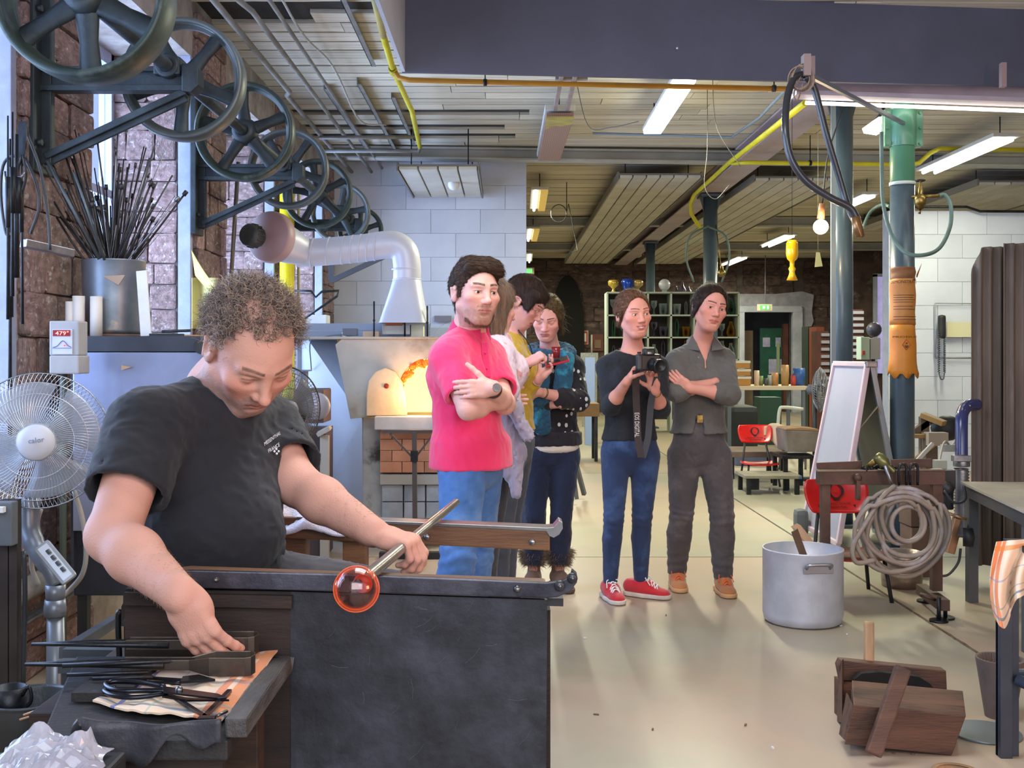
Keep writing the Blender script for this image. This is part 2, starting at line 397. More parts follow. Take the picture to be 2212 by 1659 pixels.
tag(MB().bx(6.9,7.4,22.0,22.2,0,CE).bx(7.92,10.6,22,22.2,0,CE).bx(7.4,7.92,22,22.2,0,.9).bx(7.4,7.92,22,22.2,2.96,CE).build('wall_far_right',fstone),kind='structure')
lil=M('lilac_beam_paint','c0b2ba','a99ca3',2,.55,c3='b98f8a',sc3=1.2,thr3=(.55,.7))
gry=M('grey_beam_paint','b3b2aa','9b9a92',2,.6)
def ibeam(name,a,b,w,h,mat,label):
 a,b=Vector(a),Vector(b);s,u,d=frame(b-a);m=MB()
 m.bar(a+u*.01,b+u*.01,w,.02);m.bar(a+u*(h-.01),b+u*(h-.01),w,.02);m.bar(a+u*h/2,b+u*h/2,.015,h-.03)
 return thing(name,label,'beam',m,mat,bevel=.003)
ibeam('ceiling_beam',(-1.9,11.55,CE-.14),(9,12.0,CE-.2),.16,.13,gry,'long pale steel beam crossing the room above the block wall')
ibeam('ceiling_beam',(2.60,7.6,3.38),(2.60,24.9,3.38),.30,.16,lil,'lilac grey beam running away from the viewer over the row of columns')
for Z,x0,x1 in((17.5,.05,10),(21.5,.05,10)):
 ibeam('ceiling_beam',(x0,Z,CE-.16),(x1,Z,CE-.16),.14,.14,gry,'thin cross beam in the far hall, %s one'%('nearer' if Z<18 else 'farther'))
dk=M('charcoal_sheet','56596c','4c4f60',1.2,.55,spec=.4)
hd=empty('exhaust_hood',(2,6.8,3.05),'huge dark blue grey sheet metal hood hanging across the top right','hood')
a,b,c=P(868,155,6.6),P(1700,181,6.85),P(2212,190,7.0);b2=c+(c-b)*1.2
for q0,q1 in((a,b2),):
 MB().prism([q0,q1,q1+Vector((0,0,1.2)),q0+Vector((0,0,1.2))],(0,.03,0)).build('back_panel',dk,hd)
MB().prism([a,a+Vector((0,-3.8,-.02)),a+Vector((0,-3.8,1.2)),a+Vector((0,0,1.2))],(.02,0,0)).build('side_panel',M('pale_sheet','c9d0df','b9c0cf',2,.5),hd)
e0,e1=P(1715,204,7.2),P(2212,221,7.2)
fr_=MB().bar(e0,e0+(e1-e0)*1.6,.14,.03).bar(e0+Vector((0,0,.07)),e0+(e1-e0)*1.6+Vector((0,0,.07)),.04,.15).build('frame_beam',lil,hd);fr_['label']='lilac frame beam'
for x,y,h in((1750,185,.17),(2160,185,.13)):
 q=P(x,y,6.8);MB().bx(q.x-.015,q.x+.015,6.74,6.78,q.z-.02,q.z+h).build('tab',M('pinkish_tab','96807e',rough=.5),hd)
MB().ball(P(1463,104,6.72),.008).build('rivet',alu,hd)
colp=M('blue_grey_column','52626c','414f58',2,.33,.0,bump=.05,bsc=20,coat=.2)
def column(x,Y,r,top,label,mat=colp):
 t=empty('steel_column',(x,Y,0),label,'column','steel columns under the long beam')
 MB().cyl((x,Y,0),(x,Y,top),r,n=28).build('shaft',mat,t)
 MB().box((x,Y,.012),(r*3.4,r*3.4,.024)).build('base_plate',mat,t,bevel=.003)
 MB().box((x,Y,top-.02),(r*3.2,r*3.6,.03)).prism([(x-r*1.5,Y-.01,top-.04),(x-r,Y-.01,top-.04),(x-r,Y-.01,top-.2)],(0,.02,0)).prism([(x+r*1.5,Y-.01,top-.04),(x+r,Y-.01,top-.2),(x+r,Y-.01,top-.04)],(0,.02,0)).build('head_plate',mat,t)
 return t
column(2.6,8.45,.085,3.37,'thick blue grey steel column behind the folding board stand')
column(2.6,13.9,.09,3.37,'steel column wrapped with hoses, rising behind the woman in the grey shirt')
column(2.6,19.7,.08,3.37,'slim distant steel column rising behind the glass shelves')
MB().box(P(1800,500,8.33),(.035,.02,4.0)).build('cable_tray',M('tray_grey','7c858a',rough=.5),bpy.data.objects['steel_column'])
slat=M('radiant_panel','cfcabd','b9b4a7',2,.6,rnd=.05)
def panel(x0,x1,y0,y1,z,n,label):
 t=empty('radiant_panel',((x0+x1)/2,(y0+y1)/2,z),label,'ceiling panel','slatted radiant panels under the ceiling')
 MB().bx(x0,x1,y0,y1,z+.03,z+.05).bx(x0-.015,x0,y0,y1,z-.01,z+.07).bx(x1,x1+.015,y0,y1,z-.01,z+.07).build('frame',M('panel_edge','77736a',rough=.6),t)
 w=(x1-x0)/n
 for i in range(n):MB().bx(x0+i*w+.008,x0+(i+1)*w-.008,y0,y1,z,z+.03).build('slat',slat,t,bevel=.004)
 for yq in(y0+.3,y1-.3):MB().cyl((x0+.1,yq,z+.05),(x0+.1,yq,CE),.006,n=6).cyl((x1-.1,yq,z+.05),(x1-.1,yq,CE),.006,n=6).build('hanger',dsteel,t)
panel(1.27,2.2,12.3,23.9,3.33,6,'long slatted ceiling panel left of the lilac beam')
panel(2.85,3.85,12.5,24.0,3.33,6,'long slatted ceiling panel right of the lilac beam')
panel(5.55,6.9,12.8,17.5,3.33,7,'slatted ceiling panel above the right white wall')
panel(-1.04,-.28,10.4,12.25,3.10,4,'short slatted ceiling panel by the small round globe')
thing('globe_lamp','small white globe lamp, unlit, hanging below the short slatted panel','lamp',MB().ball(P(980,399,11.2),.06,20).cyl(P(980,390,11.2),P(980,370,11.2),.012),M('opal_glass','dcdcde',rough=.25))
# implicit surfaces: smooth continuous bodies and clothes
class SDF:
 def __init__(s):s.p=[];s.disp=None
 def _n(s,f,c,r,k,op):s.p.append((f,np.array(c,np.float32),float(r),float(k),op));return s
 def ell(s,c,r,R=None,k=0.01,op='+'):
  c=np.array(c,np.float32);r=np.array(r,np.float32);Rm=np.eye(3,dtype=np.float32)if R is None else np.array(R,np.float32)
  def f(p):
   q=(p-c)@Rm;k0=np.sqrt(((q/r)**2).sum(1))+1e-9;k1=np.sqrt(((q/(r*r))**2).sum(1))+1e-9
   return k0*(k0-1)/k1
  return s._n(f,c,r.max(),k,op)
 def cap(s,a,b,ra,rb=None,k=0.01,op='+'):
  a=np.array(a,np.float32);b=np.array(b,np.float32);rb=ra if rb is None else rb;ab=b-a;L2=max(float(ab@ab),1e-9)
  def f(p):
   t=np.clip(((p-a)@ab)/L2,0,1);return np.sqrt((((p-a)-t[:,None]*ab)**2).sum(1))-(ra+(rb-ra)*t)
  return s._n(f,(a+b)/2,math.sqrt(L2)/2+max(ra,rb),k,op)
 def seg(s,a,b,wa,wb,side,k=0.03,e=0.55,inf=0.0,op='+'):
  """tapered elliptic limb; wa, wb = (half width along side, half depth)"""
  a=np.array(a,np.float32);b=np.array(b,np.float32);ab=b-a;L=float(np.linalg.norm(ab))+1e-9;h=ab/L
  sd=np.array(side,np.float32);sd=sd-h*(sd@h);sd/=np.linalg.norm(sd)+1e-9;fw=np.cross(h,sd)
  wa=(wa,wa)if not isinstance(wa,(tuple,list))else wa;wb=(wb,wb)if not isinstance(wb,(tuple,list))else wb
  def f(p):
   q=p-a;y=q@h;t=np.clip(y/L,0,1);W=wa[0]+(wb[0]-wa[0])*t+inf;D=wa[1]+(wb[1]-wa[1])*t+inf
   u=q@sd;v=q@fw;w=y-t*L;E=np.maximum((W+D)*e,0.004)
   k0=np.sqrt((u/W)**2+(v/D)**2+(w/E)**2)+1e-9
   k1=np.sqrt((u/W**2)**2+(v/D**2)**2+(w/E**2)**2)+1e-9
   return k0*(k0-1)/k1
  return s._n(f,(a+b)/2,L/2+max(*wa,*wb)+inf,k,op)
 def box(s,c,h,R=None,r=0.005,k=0.01,op='+'):
  c=np.array(c,np.float32);h=np.array(h,np.float32);Rm=np.eye(3,dtype=np.float32)if R is None else np.array(R,np.float32)
  def f(p):
   q=np.abs((p-c)@Rm)-h+r;return np.sqrt((np.maximum(q,0)**2).sum(1))+np.minimum(q.max(1),0)-r
  return s._n(f,c,float(np.linalg.norm(h)),k,op)
 def plane(s,c,n,k=0.002,op='&'):
  """keeps the side the normal points away from"""
  c=np.array(c,np.float32);n=np.array(n,np.float32);n/=np.linalg.norm(n)
  return s._n(lambda p:(p-c)@n,c,1e9,k,op)
 def add(s,o):s.p+=o.p;return s
 def __call__(s,p,active=None):
  d=np.full(len(p),1.0,np.float32)
  for i,(f,c,r,k,op)in enumerate(s.p):
   if active is not None and not active[i]:continue
   e=f(p)
   if op=='+':
    h=np.clip(0.5+0.5*(d-e)/k,0,1);d=d+(e-d)*h-k*h*(1-h)
   else:
    if op=='-':e=-e
    h=np.clip(0.5-0.5*(d-e)/k,0,1);d=d+(e-d)*h+k*h*(1-h)
  if s.disp is not None:d=d+s.disp(p)
  return d
 def grid(s,lo,hi,h):
  lo=np.array(lo,np.float32);n=np.ceil((np.array(hi)-lo)/h).astype(int)+1;B=16
  V=np.ones(n,np.float32);C=np.array([x[1]for x in s.p]);R=np.array([x[2]for x in s.p]);K=np.array([x[3]for x in s.p])
  hd=B*h*0.87
  for i in range(0,n[0],B):
   for j in range(0,n[1],B):
    for k in range(0,n[2],B):
     e=np.minimum([i+B,j+B,k+B],n);ctr=lo+(np.array([i,j,k])+e-1)/2*h
     act=np.linalg.norm(C-ctr,axis=1)-R<hd+K+0.03
     if not act[[q for q in range(len(s.p))if s.p[q][4]=='+']].any():continue
     dc=s(ctr[None].astype(np.float32),act)[0]
     if dc>hd*1.9+0.05:continue
     if dc<-hd*1.9-0.05:V[i:e[0],j:e[1],k:e[2]]=-1;continue
     g=np.stack(np.meshgrid(*[lo[a]+np.arange((i,j,k)[a],e[a])*h for a in range(3)],indexing='ij'),-1).reshape(-1,3).astype(np.float32)
     V[i:e[0],j:e[1],k:e[2]]=s(g,act).reshape(e-[i,j,k])
  return V,lo
 def bounds(s):
  ps=[x for x in s.p if x[4]=='+'];C=np.array([x[1]for x in ps]);R=np.array([x[2]for x in ps])[:,None]
  return(C-R).min(0)-.02,(C+R).max(0)+.02
def surface_net(V,lo,h):
 I=V<0;n=np.array(V.shape)
 c=I[:-1,:-1,:-1].astype(np.int8)
 for a,b,d in((1,0,0),(0,1,0),(0,0,1),(1,1,0),(1,0,1),(0,1,1),(1,1,1)):
  c=c+I[a:n[0]-1+a,b:n[1]-1+b,d:n[2]-1+d]
 idx=np.argwhere((c>0)&(c<8))
 if not len(idx):return np.zeros((0,3)),np.zeros((0,4),int)
 cor=[(0,0,0),(1,0,0),(0,1,0),(1,1,0),(0,0,1),(1,0,1),(0,1,1),(1,1,1)]
 val=[V[idx[:,0]+a,idx[:,1]+b,idx[:,2]+d]for a,b,d in cor]
 acc=np.zeros((len(idx),3));cnt=np.zeros(len(idx))
 for a in range(8):
  for ax in range(3):
   if cor[a][ax]==0:
    b=a+(1,2,4)[ax];m=(val[a]<0)!=(val[b]<0);t=val[a][m]/(val[a][m]-val[b][m])
    q=np.array(cor[a],float)[None].repeat(m.sum(),0);q[:,ax]+=t;acc[m]+=q;cnt[m]+=1
 P_=(idx+acc/cnt[:,None])*h+lo
 vid=-np.ones(n-1,np.int32);vid[tuple(idx.T)]=np.arange(len(idx));fs=[]
 for ax in range(3):
  o=[a for a in range(3)if a!=ax]
  sl0=[slice(None)]*3;sl1=[slice(None)]*3;sl0[ax]=slice(0,-1);sl1[ax]=slice(1,None)
  for q in o:sl0[q]=sl1[q]=slice(1,-1)
  A,Bv=I[tuple(sl0)],I[tuple(sl1)];e=np.argwhere(A!=Bv);ins=A[tuple(e.T)]
  for q in o:e[:,q]+=1
  def g(d0,d1):
   w=e.copy();w[:,o[0]]-=d0;w[:,o[1]]-=d1;return vid[tuple(w.T)]
  f=np.stack([g(1,1),g(0,1),g(0,0),g(1,0)],1)
  flip=ins if ax in(0,2)else~ins
  f[~flip]=f[~flip][:,::-1];f=f[(f>=0).all(1)];fs.append(f)
 return P_,np.concatenate(fs)
def sdf_mesh(name,s,h,fine=(),org=None,parent=None,mat=None,paint=None):
 """fine: ((lo, hi, step), ...) boxes meshed at a smaller step within the same continuous field"""
 lo,hi=s.bounds();parts=[]
 Pv,Fq=surface_net(*s.grid(lo,hi,h),h)
 for a,b,st in fine:
  a=np.array(a);b=np.array(b);ct=Pv[Fq].mean(1);ins=((ct>a+h*.6)&(ct<b-h*.6)).all(1);Fq=Fq[~ins]
 parts.append((Pv,Fq))
 for a,b,st in fine:parts.append(surface_net(*s.grid(a,b,st),st))
 vs,fs,n=[],[],0
 for v,f in parts:
  u=np.unique(f);mp=-np.ones(len(v)+1,int);mp[u]=np.arange(len(u));vs.append(v[u]);fs.append(mp[f]+n);n+=len(u)
 v=np.concatenate(vs);f=np.concatenate(fs)
 me=bpy.data.meshes.new(name);me.vertices.add(len(v));me.vertices.foreach_set('co',v.astype(np.float32).ravel())
 me.loops.add(f.size);me.loops.foreach_set('vertex_index',f.ravel().astype(np.int32));me.polygons.add(len(f))
 me.polygons.foreach_set('loop_start',np.arange(0,f.size,4,dtype=np.int32));me.update(calc_edges=True);me.validate()
 if paint is not None:
  c=paint(v.astype(np.float32));ca=me.color_attributes.new('Col','FLOAT_COLOR','POINT')
  ca.data.foreach_set('color',np.concatenate([c,np.ones((len(c),1))],1).astype(np.float32).ravel())
 return mkobj(name,me,mat,parent,org,True)
def fbm(p,s,seed=0):
 """cheap smooth pseudo noise, about -1..1"""
 q=p*s+seed*1.7
 return(np.sin(q[:,0]*1.0+1.7*np.sin(q[:,1]*.9+q[:,2]*.6))+np.sin(q[:,1]*1.2+1.5*np.sin(q[:,2]*1.1+q[:,0]*.5))+np.sin(q[:,2]*.9+1.6*np.sin(q[:,0]*1.3+q[:,1]*.7)))/3
 # heads, hands, figures
def headframe(c,yaw,pitch,roll,sc=1.0):
 """face looks towards the viewer turned by yaw (positive: to the picture's right), pitch > 0 looks down; columns x (own left is picture right), y forward, z up"""
 R=Matrix.Rotation(yaw,3,'Z')@Matrix.Rotation(roll,3,'Y')@Matrix.Rotation(pitch,3,'X')@Matrix(((1,0,0),(0,-1,0),(0,0,1)))
 return np.array(c,np.float32),np.array(R,np.float32),sc
def hp(hf,p):c,R,s=hf;return c+R@(np.array(p,np.float32)*s)
def head_sdf(S,hf,jaw=1.0,nose=1.0,beard=0,smile=0,lid=.0046,neck=None,nr=0.055,wide=1.0):
 c,R,s=hf
 def E(p,r,k=.01,op='+'):S.ell(hp(hf,p),np.array(r)*s,R,k*s,op)
 def Cc(a,b,ra,rb=None,k=.008,op='+'):S.cap(hp(hf,a),hp(hf,b),ra*s,(ra if rb is None else rb)*s,k*s,op)
 w=wide
 E((0,-.018,.038),(.074*w,.092,.082),.02)
 E((0,.022,.012),(.066*w,.072,.078),.025)
 E((0,.028,-.038),(.058*w*(.5+.5*jaw),.062,.075),.025)
 E((0,.056,-.092),(.026*jaw,.024,.020),.028)
 for q in(-1,1):
  Cc((q*.054*w*jaw,.0,-.052),(q*.018,.056,-.092),.015,.014,.03)
  E((q*.043,.062,-.016),(.024,.020,.018),.022)
  E((q*.028,.060,-.044),(.021,.018,.026),.02)
  Cc((q*.014,.084,.028),(q*.046,.071,.028),.0075,.007,.016)
  E((q*.032,.094,.006),(.018,.015,.0120),.012,'-')
  E((q*.032,.0700,.005),(.0168,.0158,.0150),.004)
  Cc((q*.020,.0845,.0128),(q*.044,.0770,.0112),.0024,.0022,.005)
  if lid:E((q*.0325,.0870,.0050),(.0130,.0080,lid),.0015,'-')
 Cc((0,.084,.014),(0,.104+.006*(nose-1),-.022),.0075,.0095,.012)
 E((0,.104+.01*(nose-1),-.027),(.0115,.0125,.0095),.008)
 for q in(-1,1):
  E((q*.0125,.094,-.030),(.0078,.0110,.0078),.006)
  E((q*.0065,.099,-.0385),(.0038,.0055,.0032),.003,'-')
 E((0,.072,-.061),(.031,.0185,.024),.016)
 u=.004*smile;ww=.026+.004*smile
 for q in(-1,1):
  Cc((0,.0915,-.0558),(q*ww,.0800,-.0592+u*1.4),.0034,.0018,.005)
  Cc((0,.0905,-.0652),(q*ww,.0795,-.0612+u*1.4),.0040,.0020,.005)
  Cc((0,.0965,-.0602),(q*ww,.0845,-.0602+u*1.4),.0015,.0010,.002,'-')
 E((0,.090,-.076),(.018,.006,.0045),.006,'-')
 for q in(-1,1):
  e0=len(S.p)
  E((q*.077*w,-.012,-.004),(.0085,.0190,.0320),.006)
  Cc((q*.083*w,.002,.010),(q*.084*w,-.026,.014),.0042,.004,.004)
  Cc((q*.084*w,-.027,.014),(q*.082*w,-.020,-.026),.004,.0045,.004)
  E((q*.086*w,-.010,.000),(.0060,.0100,.0150),.004,'-')
 if neck is not None:
  a=hp(hf,(0,-.022,-.045));S.cap(a,neck,nr*s*.95,nr*s*1.06,.03)
  S.cap(hp(hf,(0,.012,-.075)),np.array(neck)*.65+a*.35,.034*s,.03*s,.035)
def head_paint(hf,skin,lips,brow,cheek=(1.0,.82,.80),stub=None,hairc=None,browt=1.0,teeth=0,cv=0):
 c,R,s=hf;skin=np.array(lin(skin));lips=np.array(lin(lips));brow=np.array(lin(brow));cheek=np.array(cheek)
 def paint(v):
  q=((v-c)@R)/s;x,y,z=q[:,0],q[:,1],q[:,2];ax=np.abs(x)
  col=np.repeat(skin[None],len(v),0);col=col*(1+.05*fbm(v,60)[:,None]);col=col*(1-np.array((.0,.07,.06))*(.5+.5*fbm(v,38,2))[:,None])
  inh=(np.abs(z)<.15)&(ax<.1)&(np.abs(y)<.13)
  def W(d,w0):return(np.clip(1-d/w0,0,1)*inh)[:,None]
  col=col*(1-W(np.sqrt((ax-.045)**2+(z+.022)**2+(y-.065)**2*.3),.045))+col*cheek*W(np.sqrt((ax-.045)**2+(z+.022)**2+(y-.065)**2*.3),.045)
  col=col*(1-.5*W(np.sqrt(ax**2+(z+.028)**2),.022)*(y>.085)[:,None]*(1-cheek))
  if stub is not None:
   m=np.clip((-.042-z+.25*np.clip(.05-ax,0,.05)*0)/.02,0,1)*(z>-.125)*(y>-.02)*inh
   must=np.clip(1-np.abs(z+.046)/.010,0,1)*(ax<.032)*(y>.08)
   m=np.maximum(m*.75,must)[:,None]*(0.75+.25*fbm(v,240)[:,None]);col=col*(1-m)+np.array(lin(stub))*m
  zm=z+.0602-cv*(ax/.026)**2
  ml=np.clip(1.25-np.sqrt((ax/.0255)**2+(zm/.0085)**2),0,1)*(y>.078)*inh;ml=(.7*np.clip(ml*3,0,1))[:,None]
  col=col*(1-ml)+lips*ml
  line=(np.clip(1-np.abs(zm)/.0018,0,1)*(ax<.025)*(y>.07)*inh)[:,None];col=col*(1-.65*line)
  if teeth:tm=(np.clip(1.6-1.6*np.sqrt((ax/.019)**2+(zm/.0034)**2),0,1)*(y>.07)*inh)[:,None];col=col*(1-tm)+.72*tm
  bz=.0315+.0035*np.sin(np.clip((ax-.012)/.04,0,1)*PI*.8);mb=np.clip((1-np.abs(z-bz)/(.0042*browt))*2.2,0,1)*(ax>.010)*(ax<.050)*(y>.05)*inh
  mb=(mb*(.86+.14*fbm(v,300)))[:,None];col=col*(1-mb)+brow*mb
  lash=(np.clip(1-np.abs(z-.0100)/.0018,0,1)*(ax>.018)*(ax<.047)*(y>.068)*inh)[:,None];col=col*(1-.8*lash)
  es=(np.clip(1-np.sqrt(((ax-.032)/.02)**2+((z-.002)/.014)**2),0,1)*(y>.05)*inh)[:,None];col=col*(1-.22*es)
  return np.clip(col,0,1)
 return paint
eyew=M('eye_white','d9d3cf',rough=.25,sss=0)
def eyes(parent,hf,gaze=(0,0),iris='4a3a2c',closed=False):
 """two eyeballs with a darker iris cap, set behind the lids"""
 if closed:return
 im=M('iris_'+iris,iris,rough=.15);pm=M('pupil','0c0a0a',rough=.1)
 for q in(-1,1):
  cc=(q*.032,.0700,.0050);o=MB();rr=.0147*hf[2]
  o.ball(hp(hf,cc),rr,20);e=o.build('eye',eyew,parent)
  g=Vector(hf[1]@np.array((math.sin(gaze[0]),math.cos(gaze[0])*math.cos(gaze[1]),math.sin(gaze[1])))).normalized();C0=Vector(hp(hf,cc))
  MB().lathe(C0,[(.0001,rr+.0006),(.0036,rr+.0003),(.0062*hf[2],rr-.0012)],g,14).build('iris',im,e)
  MB().lathe(C0,[(.0001,rr+.0010),(.0028,rr+.0007)],g,10).build('pupil',pm,e)
def basis(d,n):
 d=Vector(d).normalized();n=Vector(n);n=(n-d*n.dot(d)).normalized();return d,n
def hand_sdf(S,wrist,d,palm,thumb_side,curl=(.5,.5,.5,.5),spread=.12,thumb=(.6,.5),s=1.0,mid=None,tip=None,tk=1.0):
 """d: wrist to knuckles; palm: direction the palm faces; thumb_side: +1/-1 picks the side; curl: bend at each knuckle (rad)"""
 d,n=basis(d,palm);t=d.cross(n).normalized()*thumb_side;w=Vector(wrist)
 k=.006*s
 S.seg(w-d*.012*s,w+d*.030*s,(.026*s,.018*s),(.034*s,.016*s),t,.014)
 S.box(w+d*.055*s-n*.001,(.034*s,.031*s,.0125*s),np.array((tuple(t),tuple(d),tuple(n))).T,.012*s,.014)
 S.ell(w+d*.030*s+t*.024*s+n*.008*s,(.017*s,.030*s,.015*s),np.array((tuple(t),tuple(d),tuple(n))).T,.012)
 S.ell(w+d*.035*s-t*.022*s+n*.006*s,(.014*s,.030*s,.013*s),np.array((tuple(t),tuple(d),tuple(n))).T,.012)
 ln=(.070,.078,.073,.057);out=[]
 for i in range(4):
  off=.0275-.0185*i;b=w+d*(.086-.0035*abs(i-1.2))*s+t*off*s-n*.002
  dd=(d+t*spread*(1.5-i)*.5).normalized();r=(.0092,.0095,.0090,.0080)[i]*s;L=ln[i]*s;c=curl[i]
  S.cap(b-dd*.012*s,b,r*1.12,r*1.14,.008)
  ax=dd.cross(n).normalized();p=b;dirv=dd
  for j,(fr,cc)in enumerate(zip((.46,.30,.24),(c,c*(1.15 if mid is None else mid),c*(.7 if tip is None else tip)))):
   dirv=(Matrix.Rotation(cc,3,ax)@dirv).normalized();q=p+dirv*L*fr
   S.cap(p,q,r*(1.05,.95,.88)[j],r*(.96,.88,.72)[j],k*.7)
   p=q
  out.append(p)
 b=w+d*.022*s+t*.026*tk*s+n*(.006+.018*(1-tk))*s;dirv=(d*.75+t*math.cos(thumb[0])*.9+n*math.sin(thumb[0])*.9).normalized()
 p=b
 for fr,r in((.042,.0125),(.032,.0105),(.026,.0095)):
  q=p+dirv*fr*s;S.cap(p,q,r*s,r*s*.92,k);p=q
  dirv=(dirv+d*.35*thumb[1]+n*.45*thumb[1]-t*.35*thumb[1]).normalized()
 out.append(p);return out
skinm=M('skin','ffffff',vcol='Col',rough=.58,sss=.12,bump=.3,bsc=260,spec=.35)
def cloth(name,c1,c2=None,rough=.85,**k):
 kw=dict(sc=6,bump=.25,bsc=500,sheen=.15,contrast=(.3,.7));kw.update(k)
 return M(name,c1,c2 or c1,rough=rough,**kw)
def wrinkle(amp,sc,seed=0,stretch=(1,1,1)):
 st=np.array(stretch,np.float32)*1.7
 def fn(p):
  q=p*st;q=q+.02*np.stack([fbm(q,14,seed+5),fbm(q,14,seed+6),fbm(q,14,seed+7)],1)
  return amp*(fbm(q,sc,seed)*.5+(np.abs(fbm(q,sc*2.6,seed+3))-.3)*1.0+(np.abs(fbm(q,sc*5.2,seed+8))-.3)*.5)
 return fn
def strands(name,parent,mat,roots,dirs,length,n=7,r=.0006,curl=0,cr=0.0,grav=0,hfc=None,rng=None,wob=.15):
 """many thin three-sided hair tubes in one mesh"""
 rng=rng or np.random.default_rng(3);K=len(roots);roots=np.array(roots,float);dirs=np.array(dirs,float)
 dirs/=np.linalg.norm(dirs,axis=1)[:,None];up=rng.normal(size=(K,3));a=np.cross(dirs,up);a/=np.linalg.norm(a,axis=1)[:,None];b=np.cross(dirs,a)
 L=length if isinstance(length,np.ndarray)else length*rng.uniform(.6,1.2,K);ph=rng.uniform(0,6.28,K);pts=[]
 for i in range(n):
  t=i/(n-1);p=roots+dirs*(L*t)[:,None]
  if curl:
   an=ph+t*curl;p=p+(a*np.cos(an)[:,None]+b*np.sin(an)[:,None])*cr*min(1,t*3)-(a*np.cos(ph)[:,None]+b*np.sin(ph)[:,None])*cr*min(1,t*3)
  p=p+a*(wob*L*t*t)[:,None]*np.sin(ph)[:,None];p[:,2]-=grav*(L*t)**2*10
  pts.append(p)
 pts=np.array(pts);V=[];off=[(1,0),(-.5,.87),(-.5,-.87)]
 for i in range(n):
  rr=r*(1-.7*(i/(n-1))**2)
  for o in off:V.append(pts[i]+(a*o[0]+b*o[1])*rr)
 V=np.array(V).reshape(n,3,K,3).transpose(2,0,1,3).reshape(-1,3)
 f=[]
 for i in range(n-1):
  for j in range(3):f.append((i*3+j,i*3+(j+1)%3,(i+1)*3+(j+1)%3,(i+1)*3+j))
 Fa=(np.array(f)[None]+(np.arange(K)*n*3)[:,None,None]).reshape(-1,4)
 me=bpy.data.meshes.new(name);me.vertices.add(len(V));me.vertices.foreach_set('co',V.astype(np.float32).ravel())
 me.loops.add(Fa.size);me.loops.foreach_set('vertex_index',Fa.ravel().astype(np.int32));me.polygons.add(len(Fa))
 me.polygons.foreach_set('loop_start',np.arange(0,Fa.size,4,dtype=np.int32));me.update(calc_edges=True)
 return mkobj(name,me,mat,parent,None,True)
def comb(hair,hf,flow,K=2600,L=.030,r=.00055,lift=.25,seed=1,tm=1.0):
 """strands lying on a hair mesh, following a flow direction given in head axes"""
 me=hair.data;n=len(me.vertices);co=np.empty(n*3,np.float32);me.vertices.foreach_get('co',co);no=np.empty(n*3,np.float32);me.vertices.foreach_get('normal',no)
 co=co.reshape(-1,3)+np.array(ORG[hair.name],np.float32);no=no.reshape(-1,3);rng=np.random.default_rng(seed);i=rng.integers(0,n,K);p,q=co[i],no[i]
 q=q*np.sign(((p-hp(hf,(0,-.03,.02)))*q).sum(1))[:,None];loc=((p-hf[0])@hf[1])/hf[2];d=flow(loc)@hf[1].T;d=d+rng.normal(size=d.shape)*.16;d-=q*(d*q).sum(1)[:,None];d/=np.linalg.norm(d,axis=1)[:,None]+1e-6
 return strands('hair_strands',hair,hair.data.materials[0],p-d*L*.3,d+q*lift*rng.uniform(.1,.6,(K,1)),L,5,r,1.5,.002,rng=rng,wob=.12)
